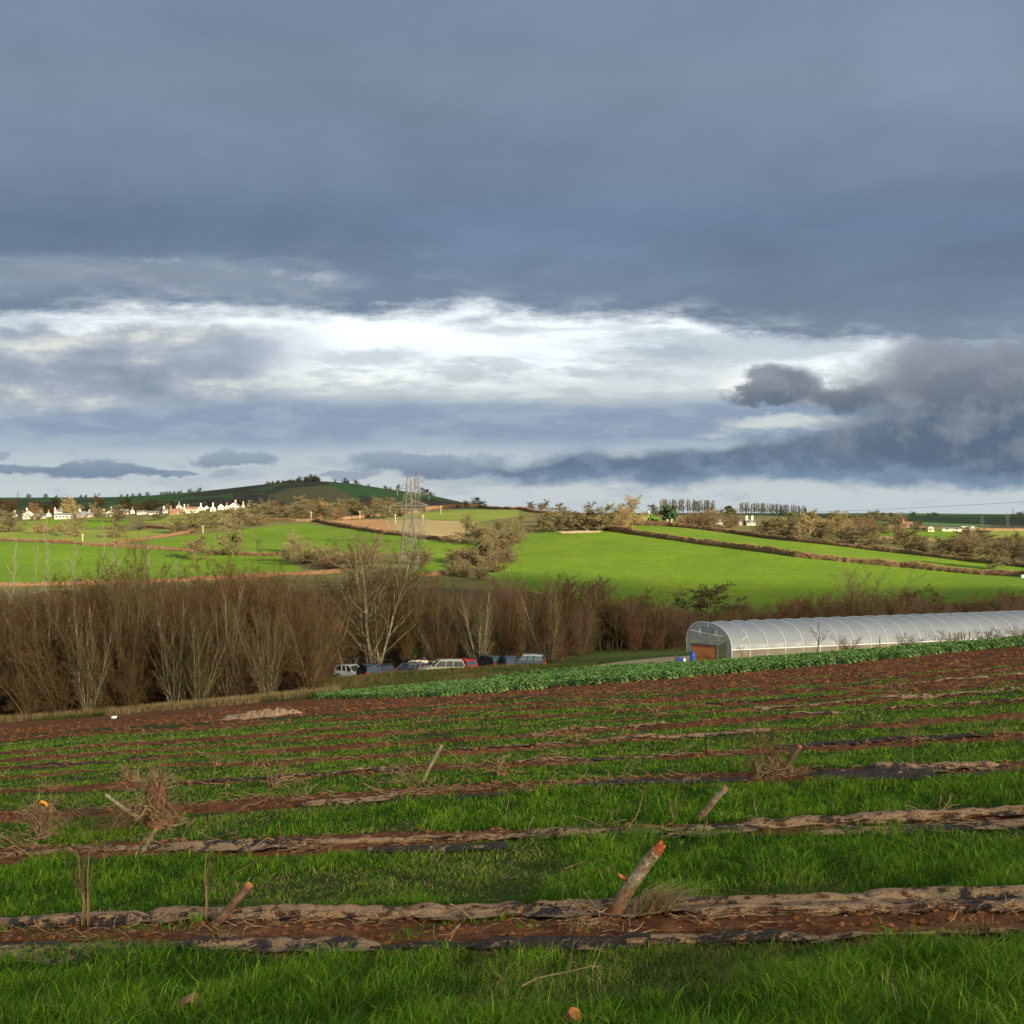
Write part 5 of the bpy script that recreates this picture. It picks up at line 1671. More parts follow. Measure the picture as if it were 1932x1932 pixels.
sx, sy = (1338 - C0) / F0 * 92.6, 92.6
SD = empty('shed', (sx, sy, h1(sx, sy)), 'small orange boarded shed with green side and felt roof by the tunnel end', 'shed', None, -radians(38))
SDW, SDD, HF, HB = 2.35, 1.6, 1.62, 2.0
zb = -0.4
M_SHEDF = plank_mat('orange_boards', [(0.20, 0.072, 0.026), (0.28, 0.105, 0.038), (0.34, 0.14, 0.052)], 'Z', 9.0)
M_SHEDG = plank_mat('green_boards', [(0.022, 0.032, 0.014), (0.03, 0.042, 0.02), (0.04, 0.055, 0.026)], 'Z', 9.0)
M_FELT = mat('roof_felt', (0.10, 0.105, 0.085), 0.9, 0.15, speckle([(0.07, 0.075, 0.06), (0.12, 0.125, 0.10), (0.18, 0.175, 0.14)], 1.5, 5))
m = MB(); m.quad((-SDW / 2, -SDD / 2, zb), (SDW / 2, -SDD / 2, zb), (SDW / 2, -SDD / 2, HF), (-SDW / 2, -SDD / 2, HF)); m.build('front_wall', M_SHEDF, SD)
m = MB()
for s in (-1, 1): m.quad((s * SDW / 2, -SDD / 2, zb), (s * SDW / 2, SDD / 2, zb), (s * SDW / 2, SDD / 2, HB), (s * SDW / 2, -SDD / 2, HF))
m.quad((SDW / 2, SDD / 2, zb), (-SDW / 2, SDD / 2, zb), (-SDW / 2, SDD / 2, HB), (SDW / 2, SDD / 2, HB)); m.build('side_wall', M_SHEDG, SD)
m = MB()
for s in (-1, 1): m.box((s * (SDW / 2 + .01), -SDD / 2 - .01, (HF + zb) / 2), (.09, .09, HF - zb))
m.box((0, -SDD / 2 - .03, HF - .05), (SDW + .1, .05, .12))
m.build('corner_trim', M_SLATE, SD)
ang = math.atan2(HB - HF, SDD)
for i in range(3):
    m = MB(); wv = (SDW + .36) / 3
    m.box((-(SDW + .36) / 2 + wv * (i + .5), 0, (HF + HB) / 2 + .05), (wv - .02, (SDD + .4) / cos(ang), .06), Matrix.Rotation(ang, 3, 'X'))
    m.build('roof_panel', M_FELT, SD)
m = MB()
for i in (1, 2):
    m.box((-(SDW + .36) / 2 + wv * i, 0, (HF + HB) / 2 + .09), (.06, (SDD + .4) / cos(ang), .05), Matrix.Rotation(ang, 3, 'X'))
m.build('roof_batten', M_SLATE, SD)

# blue drums
M_BLUE = mat('blue_plastic', (0.010, 0.08, 0.36), 0.45, 0.4, speckle([(0.008, 0.06, 0.30), (0.012, 0.10, 0.42)], 3, 4))
M_BLUED = mat('dark_blue_plastic', (0.01, 0.05, 0.25), 0.4, 0.5)


def drum(x, y, lab, lying=False, r=0.23, h=0.92, dz=0.0):
    o = empty('blue_drum', (x, y, g1(x, y) + dz), lab, 'drum')
    M = Matrix.Rotation(radians(84), 3, 'X') @ Matrix.Rotation(.3, 3, 'Z') if lying else None
    c = (0, 0, r) if lying else (0, 0, 0)
    m = MB(); m.lathe([(r * .94, 0), (r, .04), (r, .28), (r * 1.04, .31), (r, .34), (r, .60), (r * 1.04, .63), (r, .66), (r, h - .05), (r * .95, h)], c, 20, M); m.build('barrel', M_BLUE, o, smooth=True)
    m = MB(); m.lathe([(r * 1.02, h - .03), (r * 1.05, h), (r * 1.02, h + .04), (r * .8, h + .05)], c, 20, M); m.build('rim', M_BLUED, o, smooth=True)
    return o


drum((1307 - C0) / F0 * 91.5, 91.5, 'upright blue plastic drum at left corner of the shed', dz=0.0)
drum((1281 - C0) / F0 * 103, 103, 'blue plastic drum lying on its side left of the tunnel end', True, r=.27, h=.8)
x, y = (1291 - C0) / F0 * 102, 102
m = MB(); m.lathe([(.10, 0), (.14, .03), (.14, .28), (.05, .36), (.05, .42)], sides=12); tag(m.build('plastic_can', M_HOOP, loc=(x, y, g1(x, y)), smooth=True), 'small white plastic can beside the lying blue drum', 'can')

# young trees, posts and brambles by the tunnel
for (px, Y, top, w, lab, kd) in ((1273, 91, 1206, 34, 'thin young tree standing by the sandy track', 'sapling'), (1322, 95, 1196, 26, 'slender young tree half behind the shed', 'sapling'), (1541, 88, 1172, 44, 'bare young tree in front of the tunnel hoops', 'sapling'),
                                 (1400, 89, 1215, 20, 'tiny sapling before the tunnel near the shed', 'sapling')):
    tree_px(kd, px, 0, top, w, lab, Y=Y, bk=B_BROWN, tw=T_BROWN)
for (px, top, Y, w, lab) in ((1600, 1200, 82, 50, 'tangled bramble canes before the tunnel, left of single post'), (1715, 1196, 78, 50, 'bramble canes between single post and the post group'), (1790, 1190, 76, 70, 'bramble canes woven round the group of posts'),
                             (1865, 1185, 73, 80, 'dense bramble canes right of the post group'), (1925, 1180, 71, 60, 'bramble canes at the right edge before the tunnel')):
    tree_px('thicket', px, 0, top, w, lab, Y=Y, cat='bramble', name='bramble', bk=B_BROWN, tw=T_BROWN)
for k, (px, top, Y) in enumerate(((1660, 1201, 80), (1791, 1193, 76), (1808, 1193, 77), (1815, 1194, 75), (1820, 1195, 79), (1829, 1193, 76))):
    x, y = (px - C0) / F0 * Y, Y; z = g1(x, y); h = -(top - C0) / F0 * Y - z
    m = MB(); m.tube([(0, 0, -.3), (0, 0, h * .6), (random.uniform(-.03, .03), 0, h)], [.05, .047, .043], 7)
    o = empty('fence_post', (x, y, z), ('lone wooden post before the tunnel', 'first post from the left of five grouped before the tunnel', 'second post of the five grouped before the tunnel', 'third post of the five grouped before the tunnel', 'fourth post of the five grouped before the tunnel', 'last post at right of the five before the tunnel')[k], 'post', 'posts before the tunnel')
    m.build('stake', M_WOODP, o)
    c = MB(); c.tube([(0, 0, h * .72), (0, 0, h * .74)], .056, 7); c.build('wire_loop', M_STEEL, o)


# ------------------------------------------------------------------ cars
def paint(name, c, rough=0.25):
    def f(N, b):
        b.inputs['Coat Weight'].default_value = 0.6
        b.inputs['Coat Roughness'].default_value = 0.08
        g = N.new('ShaderNodeNewGeometry'); n = N.noise(g.outputs['Position'], 3.0, 4, .6)
        N.put(b.inputs['Base Color'], N.ramp(n, [(0.3, tuple(v * .85 for v in c)), (0.7, c)]))
    return mat(name, c, rough, 0.5, f)


M_TYRE = mat('tyre', (0.02, 0.02, 0.02), 0.9, 0.2)
M_RIM = mat('wheel_rim', (0.4, 0.4, 0.42), 0.35, 0.5, metal=0.7)
M_CARGL = mat('car_glass', (0.025, 0.035, 0.04), 0.06, 0.7)
M_LAMP = mat('lamp_glass', (0.75, 0.77, 0.78), 0.12, 0.6)
M_TAIL = mat('tail_lamp', (0.42, 0.015, 0.01), 0.2, 0.6)
M_PLATY = mat('yellow_plate', (0.75, 0.50, 0.03), 0.5, 0.3)
M_PLATW = mat('white_plate', (0.75, 0.75, 0.72), 0.5, 0.3)
M_BLKP = mat('black_plastic', (0.025, 0.025, 0.027), 0.6, 0.3)


def car(px, Y, head, L, Wd, H, kind, col, label, roofc=None, extra=None):
    x, y = (px - C0) / F0 * Y, Y
    o = empty('parked_car', (x, y, h1(x, y)), label, 'car', 'cars parked below the trees', radians(head))
    hw = Wd / 2
    belt = H * 0.60
    # side line: x from rear (-) to front (+)
    xr, xf = -L / 2, L / 2
    if kind == 'hatch':
        cab = [(xr + .10, belt), (xr + .38, H * .97), (xf - L * .42, H), (xf - L * .26, belt)]
    elif kind == 'estate':
        cab = [(xr + .06, belt), (xr + .30, H * .97), (xf - L * .44, H), (xf - L * .29, belt)]
    else:
        cab = [(xr + .05, belt), (xr + .18, H * .98), (xf - L * .42, H), (xf - L * .30, belt)]
    st = [(xr, .32, belt * .80, .86), (xr + .06, .26, belt * .98, .93), (xr + .35, .22, belt, .98), (xr + L * .3, .20, belt, 1.0), (0, .20, belt, 1.0), (xf - L * .28, .20, belt * .99, 1.0), (xf - L * .20, .21, belt * .95, .98), (xf - .35, .24, belt * .84, .95), (xf - .08, .28, belt * .72, .88), (xf, .34, belt * .56, .80)]
    V = []; T = []
    for (sx_, zb_, zt_, wf) in st:
        w = hw * wf
        V += [(sx_, -w * .90, zb_), (sx_, -w, zb_ + .14), (sx_, -w * 1.0, zb_ + (zt_ - zb_) * .62), (sx_, -w * .95, zt_ - .03), (sx_, -w * .86, zt_), (sx_, w * .86, zt_), (sx_, w * .95, zt_ - .03), (sx_, w, zb_ + (zt_ - zb_) * .62), (sx_, w, zb_ + .14), (sx_, w * .90, zb_)]
    n = 10
    F = []
    for i in range(len(st) - 1):
        for j in range(n):
            F.append((i * n + j, i * n + (j + 1) % n, (i + 1) * n + (j + 1) % n, (i + 1) * n + j))
    F.append(tuple(range(n))); F.append(tuple(range((len(st) - 1) * n, len(st) * n))[::-1])
    m = MB(); m.v = V; m.f = F
    # pillars belong to the shell
    tw = .80
    for s in (-1, 1):
        (ax, az), (bx, bz), (cx_, cz), (dx_, dz_) = cab
        m.bar((ax, s * hw * .90, az - .02), (bx, s * hw * tw, bz - .03), .05); m.bar((dx_, s * hw * .90, dz_ - .02), (cx_, s * hw * tw, cz - .03), .045)
        for t in (.40, .70):
            q0 = ax + (dx_ - ax) * (t * .8 + .08); q1 = bx + (cx_ - bx) * t
            m.bar((q0, s * hw * .915, belt), (q1, s * hw * (tw + .015), H * .965), .04)
    m.build('body', col, o, smooth=False, bevel=.03)
    (ax, az), (bx, bz), (cx_, cz), (dx_, dz_) = cab
    g = MB()
    A = [(ax, hw * .89, az), (bx, hw * tw, bz - .05), (cx_, hw * tw, cz - .05), (dx_, hw * .89, dz_)]
    B = [(p[0], -p[1], p[2]) for p in A]
    g.quad(*A); g.quad(*B[::-1])
    for i in range(3): g.quad(A[i], B[i], B[i + 1], A[i + 1])
    g.build('windows', M_CARGL, o)
    r = MB()
    r.v = []; R = []
    for (rx, rz) in ((bx - .06, bz - .07), (bx + .10, bz - .005), ((bx + cx_) / 2, (bz + cz) / 2 + .03), (cx_ - .08, cz), (cx_ + .08, cz - .06)):
        R.append([(rx, s * hw * q, rz + dzz) for s, q, dzz in ((-1, tw + .03, -.04), (-1, tw - .06, .0), (0, 0, .025), (1, tw - .06, .0), (1, tw + .03, -.04))])
    nn = 5
    for q in R: r.v += q
    r.v += [(p[0], p[1], p[2] - .045) for p in r.v[:]]
    for i in range(4):
        for j in range(4):
            a = i * nn + j
            r.f.append((a, a + 1, a + nn + 1, a + nn)); r.f.append((a + 25, a + nn + 25, a + nn + 26, a + 26))
    for i in range(4):
        r.f += [(i * nn, (i + 1) * nn, (i + 1) * nn + 25, i * nn + 25), (i * nn + 4, i * nn + 29, (i + 1) * nn + 29, (i + 1) * nn + 4)]
    for j in range(4):
        r.f += [(j, j + 25, j + 26, j + 1), (20 + j, 21 + j, 46 + j, 45 + j)]
    r.build('roof', roofc or col, o, smooth=True)
    for sxw in (xr + L * .20, xf - L * .19):
        for s in (-1, 1):
            Mx = Matrix.Rotation(radians(90), 3, 'X')
            t = MB(); t.lathe([(.20, -.09), (.29, -.10), (.31, -.06), (.31, .06), (.29, .10), (.20, .09)], (sxw, s * (hw - .07), .31), 18, Mx)
            w = t.build('tyre', M_TYRE, o, smooth=True)
            q = MB(); q.lathe([(.03, -.105), (.19, -.10), (.20, -.07), (.20, .07), (.19, .10), (.03, .105)], (sxw, s * (hw - .065), .31), 14, Mx)
            q.build('rim', M_RIM, w)
    for s in (-1, 1):
        b = MB(); b.box((xf - .12, s * hw * .66, belt * .64), (.24, .34, .15)); b.build('headlight', M_LAMP, o, bevel=.03)
        b = MB(); b.box((xr + .05, s * hw * .84, belt * .88), (.12, .17, .34)); b.build('tail_light', M_TAIL, o, bevel=.02)
        b = MB(); b.box((dx_ - .15, s * (hw + .07), belt + .06), (.10, .18, .13)); b.build('wing_mirror', col, o, bevel=.03)
    b = MB(); b.box((xr - .012, 0, belt * .60), (.03, .52, .12)); b.build('number_plate', M_PLATY, o)
    b = MB(); b.box((xf + .01, 0, belt * .34), (.03, .52, .12)); b.build('number_plate', M_PLATW, o)
    b = MB(); b.box((0, 0, .23), (L * .96, Wd * .9, .1)); b.build('sill', M_BLKP, o)
    if extra == 'tailgate':
        b = MB(); b.box((xr - .25, 0, H + .22), (.95, hw * 1.5, .06), Matrix.Rotation(radians(24), 3, 'Y')); t = b.build('tailgate', col, o, bevel=.02)
        b = MB(); b.box((xr - .32, 0, H + .262), (.55, hw * 1.2, .02), Matrix.Rotation(radians(24), 3, 'Y')); b.build('rear_window', M_CARGL, t)
    return o


P_SIL = paint('silver_paint', (0.38, 0.40, 0.42)); P_NAVY = paint('navy_paint', (0.012, 0.016, 0.035)); P_BLK = paint('black_paint', (0.014, 0.014, 0.015)); P_MAR = paint('maroon_paint', (0.05, 0.015, 0.016))
P_GRY = paint('grey_paint', (0.075, 0.075, 0.075)); P_CRM = paint('cream_paint', (0.52, 0.44, 0.24)); P_RED = paint('red_paint', (0.42, 0.012, 0.010)); P_GRN = paint('dark_green_grey_paint', (0.032, 0.038, 0.036)); P_BLU = paint('dark_blue_paint', (0.012, 0.022, 0.055)); P_BEI = paint('pale_silver_paint', (0.45, 0.42, 0.34))
car(662, 120, -30, 3.5, 1.6, 1.50, 'hatch', P_SIL, 'silver hatchback at the left end of the parked cars')
car(697, 103.5, 112, 4.0, 1.68, 1.42, 'hatch', P_BLU, 'navy car nearest the bank with only its roof and windows showing')
car(728, 122, 100, 3.9, 1.68, 1.42, 'hatch', P_NAVY, 'dark hatchback with yellow rear plate right of the birch')
car(774, 124, 200, 4.3, 1.75, 1.55, 'estate', P_MAR, 'dark maroon estate car under the ivy tree')
car(772, 113, 222, 4.2, 1.72, 1.42, 'hatch', P_GRY, 'dark grey car with bright headlight facing left')
car(820, 113, 205, 4.3, 1.72, 1.48, 'estate', P_RED, 'red estate car with a cream roof in middle of the cars', roofc=P_CRM)
car(834, 106, 190, 4.3, 1.74, 1.46, 'estate', P_BEI, 'pale beige estate car nearest the bank with rounded roof')
car(871, 121, 135, 3.6, 1.62, 1.44, 'hatch', P_RED, 'bright red hatchback seen from behind')
car(920, 122, 130, 4.2, 1.72, 1.62, 'estate', P_GRN, 'dark grey people carrier with red tail lamp')
car(957, 121, 110, 3.9, 1.68, 1.46, 'hatch', P_BLU, 'dark blue hatchback between people carrier and last car')
car(992, 120, 172, 4.2, 1.72, 1.50, 'estate', P_BLK, 'last dark car on the right with tailgate raised and silver roof', roofc=P_SIL, extra='tailgate')
for (px, Y, t, b_, lab) in ((800, 126, 1241, 1252, 'white marker stake behind the maroon car'), (971, 126, 1238, 1250, 'white marker stake behind the dark blue hatchback')):
    x, y = (px - C0) / F0 * Y, Y; z = g1(x, y); h = -(t - C0) / F0 * Y - z
    m = MB(); m.tube([(0, 0, -.2), (0, 0, h - .1), (0, 0, h)], [.035, .035, .02], 6); m.box((0, 0, h - .2), (.14, .1, .4)); tag(m.build('marker_stake', M_HOOP, loc=(x, y, z)), lab, 'stake')


# ------------------------------------------------------------------ the worked field: mulch sheeting, stumps, roots
def mulch_mat(name, mud, seed):
    """woven plastic under dried mud; mud sets how much of it is caked"""
    m = bpy.data.materials.new(name); m.use_nodes = True
    N = Nd(m.node_tree); b = m.node_tree.nodes['Principled BSDF']
    g = N.new('ShaderNodeNewGeometry')
    mp = N.new('ShaderNodeMapping'); mp.inputs['Scale'].default_value = (1.5, 1.9, 1.9); mp.inputs['Location'].default_value = (seed, seed * 2, 0)
    N.put(mp.inputs['Vector'], g.outputs['Position'])
    a = N.noise(mp.outputs[0], 2.6, 4, 0.6)
    c = N.noise(mp.outputs[0], 7.0, 5, 0.62)
    f = N.noise(mp.outputs[0], 38.0, 5, 0.7)
    k = N.add(N.mul(a, 0.6), N.mul(c, 0.4))
    e = N.add(N.add(k, N.mul(N.sub(f, 0.5), 0.16)), N.mul(N.sub(N.noise(mp.outputs[0], 17.0, 4, 0.6), 0.5), 0.14))
    plast = N.ramp(f, [(0.3, (0.015, 0.014, 0.014)), (0.5, (0.030, 0.026, 0.025)), (0.66, (0.085, 0.06, 0.045))])
    tan = N.ramp(f, [(0.3, (0.17, 0.105, 0.06)), (0.5, (0.29, 0.19, 0.112)), (0.7, (0.38, 0.265, 0.165))])
    brn = N.ramp(f, [(0.3, (0.060, 0.028, 0.015)), (0.6, (0.115, 0.058, 0.032)), (0.75, (0.18, 0.10, 0.058))])
    sn = N.new('ShaderNodeSeparateXYZ'); N.put(sn.inputs[0], g.outputs['True Normal'])
    wt = N.ss(N.add(N.add(N.add(N.mul(c, .6), N.mul(a, .4)), N.mul(N.sub(f, 0.5), 0.3)), N.mul(sn.outputs[2], .10)), 0.50, 0.62)
    mudc = N.mix(wt, brn, tan)
    cov = N.ss(e, 0.50 - mud, 0.58 - mud)
    N.put(b.inputs['Base Color'], N.mix(cov, plast, mudc))
    N.put(b.inputs['Roughness'], N.m('MULTIPLY_ADD', cov, 0.32, 0.62))
    b.inputs['Specular IOR Level'].default_value = 0.14
    bp = N.new('ShaderNodeBump'); bp.inputs['Strength'].default_value = 0.9; bp.inputs['Distance'].default_value = 0.02
    N.put(bp.inputs['Height'], N.add(N.mul(cov, .5), N.add(f, c))); N.put(b.inputs['Normal'], bp.outputs[0])
    return m


MU = {'mud': mulch_mat('muddy_sheeting', 0.105, 0), 'mix': mulch_mat('half_muddy_sheeting', 0.055, 13), 'blk': mulch_mat('black_sheeting', -0.05, 27)}
NROLL = [0]


def on_row(px, s):
    u = (px - C0) / F0
    y = s / (1 + u / 3.85)
    return u * y, y


def roll(s, px0, px1, r, mk, label, wob=0.10, flat=0.8, name='mulch_sheet', lift=0.30, folds=0.22):
    """a rolled up, sagging length of sheeting lying along a bed"""
    NROLL[0] += 1
    sd = NROLL[0] * 17
    xa, ya = on_row(px0, s); xb, yb = on_row(px1, s)
    L = math.hypot(xb - xa, yb - ya)
    n = max(24, int(L / max(0.03, 0.0035 * s)))
    t = np.linspace(0, 1, n)
    d = np.linspace(0, L, n)
    off = (fbm(d * 0.35, np.full(n, sd), sd, 3) - 0.5) * wob * 2 + (fbm(d * 1.5, np.full(n, sd + 3.0), sd, 3) - .5) * wob * .5
    X = xa + (xb - xa) * t; Y = ya + (yb - ya) * t + off
    R = r * .88 * (0.74 + 0.52 * fbm(d * 0.9, np.full(n, 5.0), sd + 1, 3)) * np.clip(np.minimum(t, 1 - t) * L / 0.12 + 0.12, 0, 1) ** 0.5
    k = 26
    an = np.linspace(0, 2 * np.pi, k, endpoint=False)
    A, Dd = np.meshgrid(an, d)
    fold = 1 - .20 * np.exp(-((fbm(np.cos(A) * 3 + 2, Dd * .5 + np.sin(A) * 3, sd + 15, 2) - .5) / .05) ** 2) + folds * (fbm(np.cos(A) * 1.8 + 4, Dd * 0.9 + np.sin(A) * 1.8, sd + 2, 3) - 0.5) * 2 + 0.10 * (fbm(np.cos(A) * 5 + 9, Dd * 6 + np.sin(A) * 5, sd + 5, 2) - 0.5) * 2
    fold = fold + 0.20 * (np.abs(fbm(np.cos(A) * 2.2 + np.sin(A) * 3 + 1, Dd * 3.2 + np.sin(A) * 2, sd + 6, 3) - .5) * 2 - .25) - 0.05 * np.exp(-((vn(Dd * 2.3, Dd * 0 + 4, sd + 7) - .5) / .05) ** 2)
    wide = 1.35 + 0.7 * (fbm(d * 0.6, np.full(n, 2.0), sd + 8, 2) - 0.3)
    oy = np.cos(A) * R[:, None] * fold * wide[:, None]
    oz = np.sin(A) * R[:, None] * fold * flat
    G = gz(X, Y)
    VX = X[:, None] + 0 * oy; VY = Y[:, None] + oy; VZ = (G + R * lift * flat * 1.6)[:, None] + oz
    # front lip of loose sheet
    V = np.stack([VX, VY, VZ], 2).reshape(-1, 3)
    a = (np.arange(n - 1)[:, None] * k + np.arange(k)[None, :]); b = (np.arange(n - 1)[:, None] * k + (np.arange(k)[None, :] + 1) % k)
    T = np.stack([a, b, b + k, a + k], 2).reshape(-1, 4)
    # a ragged flap of the same sheet trailing over the soil towards the grass
    w_ = (0.02 + 0.22 * np.clip(fbm(d * 0.8, np.full(n, 7.0), sd + 11, 3) - .36, 0, 1) * 2) * (r / .07) + .03 * (vn(d * 9, d * 0, sd + 12) - .5)
    q = 6
    fl = []
    for j in range(q):
        g_ = j / (q - 1)
        yy2 = Y - R * wide * .75 - np.maximum(w_, .015) * g_
        zz2 = gz(X, yy2) + .012 + .035 * np.abs(fbm(d * 2.2, np.full(n, g_ * 3.0), sd + 13, 3) - .5) * 2 + R * .5 * (1 - g_) ** 3
        fl.append(np.stack([X, yy2, zz2], 1))
    FV = np.stack(fl, 1).reshape(-1, 3)
    fa = (np.arange(n - 1)[:, None] * q + np.arange(q - 1)[None, :]).ravel()
    FT = np.stack([fa, fa + q, fa + q + 1, fa + 1], 1)
    V, T = merge([(V, T), (FV, FT)])
    o = Vector((float(X[n // 2]), float(Y[n // 2]), float(G[n // 2])))
    ob = link(name, np_mesh(name, V - np.array(o), T, [MU[mk]], smooth=True), loc=o)
    return tag(ob, label, 'mulch sheet', 'rolled mulch sheeting on the old beds')


roll(7.34, -480, 292, 0.075, 'mix', 'thick rolled sheeting behind the leftmost thin stems, nearest bed')
roll(7.36, 262, 1010, 0.070, 'mud', 'long tan caked roll of sheeting behind the short red brown log')
roll(7.40, 985, 1650, 0.080, 'mud', 'thickest tan roll of sheeting behind the big silver barked stump')
roll(7.12, 1290, 2380, 0.050, 'mud', 'lower tan roll of sheeting right of the big silver barked stump')
roll(7.40, 1610, 2380, 0.075, 'mud', 'tan roll of sheeting at the right end of nearest bed')
roll(7.52, 330, 600, 0.035, 'mix', 'thin torn strip of sheeting above the tan roll on left', wob=.04)
roll(6.55, -480, 300, 0.060, 'mix', 'flattened grey tan sheeting at the front left of nearest bed', flat=.6)
roll(6.58, 290, 720, 0.050, 'mix', 'front edge sheeting below the short red brown log', flat=.6)
roll(6.56, 700, 1180, 0.040, 'blk', 'dark front edge sheeting in centre of nearest bed', flat=.6)
roll(6.58, 1150, 1540, 0.055, 'mix', 'front edge sheeting below the big silver barked stump', flat=.6)
roll(6.58, 1520, 2380, 0.036, 'mud', 'front edge sheeting at right of nearest bed, half buried', flat=.5)
roll(10.36, -480, 310, 0.050, 'mud', 'pale strip of sheeting along left of second bed', flat=.6)
roll(10.34, 296, 580, 0.060, 'mix', 'short dark blue and tan roll right of the grey green log')
roll(10.40, 560, 1010, 0.050, 'mud', 'tan roll in the left middle of second bed', flat=.7)
roll(10.05, 690, 960, 0.055, 'blk', 'black fold of sheeting in front of second bed', flat=.5)
roll(10.38, 990, 1440, 0.060, 'mix', 'half black roll behind the leaning silver log of second bed')
roll(10.42, 1400, 2380, 0.075, 'mud', 'long tan roll at the right end of second bed')
roll(10.08, 1520, 2380, 0.050, 'mix', 'low front sheeting at the right end of second bed', flat=.6)
roll(13.45, 560, 760, 0.05, 'mud', 'short tan roll left of the pale log on third bed')
roll(13.30, 740, 960, 0.05, 'blk', 'black strip right below the pale log of third bed', flat=.6)
roll(13.55, 1050, 1420, 0.055, 'blk', 'black strip left of the twiggy stump on third bed', flat=.7)
roll(13.50, 1530, 1760, 0.085, 'blk', 'black sheeting heaped right of the twiggy stump', flat=.7)
roll(13.85, 1630, 1880, 0.080, 'mix', 'fat dark roll at the right of third bed')
roll(13.30, 1700, 2380, 0.055, 'blk', 'low black strip at the right end of third bed', flat=.6)
roll(17.30, 300, 560, 0.050, 'blk', 'black strip at left of fourth bed', flat=.6)
roll(17.30, 540, 800, 0.05, 'mix', 'dark strip below the flat root piece', flat=.6)
roll(17.35, 960, 1290, 0.055, 'mix', 'half muddy strip in centre of fourth bed', flat=.6)
roll(17.55, 1440, 1850, 0.065, 'blk', 'dark brown strip at right of fourth bed', flat=.7)
roll(20.8, 860, 1080, 0.06, 'mix', 'strip in the centre of fifth bed', flat=.5)
roll(20.7, 1100, 1450, 0.06, 'mud', 'pale strip right of centre on fifth bed', flat=.5)
roll(24.2, 1000, 1260, 0.065, 'mud', 'pale tan strip on the sixth bed left', flat=.5)
roll(24.2, 1480, 2380, 0.06, 'mix', 'strip at the right of sixth bed', flat=.5)
roll(27.6, 1420, 2380, 0.07, 'mud', 'long pale strip on the seventh bed right', flat=.5)
roll(31.0, 1330, 1560, 0.06, 'blk', 'black strip on the farthest bed', flat=.5)
roll(24.0, 40, 300, 0.05, 'blk', 'black strip on the sixth bed far left', flat=.5)
roll(36.5, 1640, 2380, 0.07, 'mud', 'pale strip lying on the worked earth at right', flat=.5)
roll(34.5, 640, 880, 0.06, 'blk', 'dark strip at the edge of the worked earth', flat=.5)


def bark_mat(name, cols, foot=None):
    """mottled bark with short pale flecks; foot is the soil-stained butt"""
    def f(N, b):
        t = N.new('ShaderNodeTexCoord')
        g = N.new('ShaderNodeNewGeometry')
        n = N.noise(t.outputs['Object'], 26.0, 5, .62)
        mp = N.new('ShaderNodeMapping'); mp.inputs['Scale'].default_value = (38, 38, 75); mp.inputs['Rotation'].default_value = (0, .6, 0); N.put(mp.inputs['Vector'], t.outputs['Object'])
        n2 = N.noise(mp.outputs[0], 1.5, 4, .6)
        n3 = N.noise(t.outputs['Object'], 7.0, 4, .6)
        k = N.add(N.add(N.mul(n, .4), N.mul(n2, .3)), N.mul(n3, .3))
        c = N.ramp(k, [(0.38 + 0.22 * i / (len(cols) - 1), c) for i, c in enumerate(cols)])
        if foot:
            sp_ = N.new('ShaderNodeSeparateXYZ'); N.put(sp_.inputs[0], t.outputs['Object'])
            h = N.ss(N.add(sp_.outputs[2], N.mul(n3, .25)), .42, .16)
            c = N.mix(h, c, N.ramp(n, [(.35, tuple(v * .6 for v in foot)), (.65, foot)]))
        N.put(b.inputs['Base Color'], c)
        bp = N.new('ShaderNodeBump'); bp.inputs['Strength'].default_value = .9; bp.inputs['Distance'].default_value = .008
        N.put(bp.inputs['Height'], k); N.put(b.inputs['Normal'], bp.outputs[0])
    return mat(name, cols[1], 0.8, 0.2, f)


K_SILVER = bark_mat('silver_bark', [(0.055, 0.028, 0.014), (0.12, 0.08, 0.045), (0.20, 0.165, 0.11), (0.40, 0.38, 0.30)], (0.16, 0.065, 0.028))
K_RED = bark_mat('red_brown_bark', [(0.05, 0.026, 0.016), (0.11, 0.06, 0.036), (0.19, 0.12, 0.08)])
K_GREENB = bark_mat('lichened_bark', [(0.09, 0.075, 0.04), (0.17, 0.155, 0.09), (0.28, 0.27, 0.18)])
K_DARKB = bark_mat('dark_stump_bark', [(0.04, 0.026, 0.016), (0.085, 0.058, 0.034), (0.15, 0.105, 0.065)])
K_CUT = mat('fresh_cut_wood', (0.62, 0.26, 0.06), 0.7, 0.2, speckle([(0.20, 0.05, 0.014), (0.36, 0.12, 0.03), (0.55, 0.30, 0.11)], 34.0, 4))
K_CUTR = mat('red_cut_wood', (0.45, 0.09, 0.03), 0.7, 0.2, speckle([(0.10, 0.018, 0.008), (0.22, 0.045, 0.015), (0.48, 0.19, 0.06)], 30.0, 4))
K_ROOT = mat('root_tan', (0.33, 0.20, 0.10), 0.85, 0.15, speckle([(0.11, 0.068, 0.036), (0.20, 0.132, 0.072), (0.31, 0.215, 0.125)], 5.0, 4))
K_ROOTD = mat('root_brown', (0.14, 0.08, 0.045), 0.85, 0.15, speckle([(0.085, 0.045, 0.025), (0.15, 0.085, 0.05), (0.22, 0.14, 0.08)], 5.0, 4))
K_SOIL = mat('clinging_soil', (0.12, 0.055, 0.03), 0.95, 0.08, speckle([(0.06, 0.028, 0.015), (0.12, 0.055, 0.03), (0.20, 0.11, 0.065)], 9.0, 6, bump=.8))
K_TWIG = mat('red_brown_twig', (0.10, 0.045, 0.03), 0.8, 0.15, speckle([(0.06, 0.03, 0.02), (0.12, 0.06, 0.035), (0.17, 0.10, 0.06)], 6.0, 4))
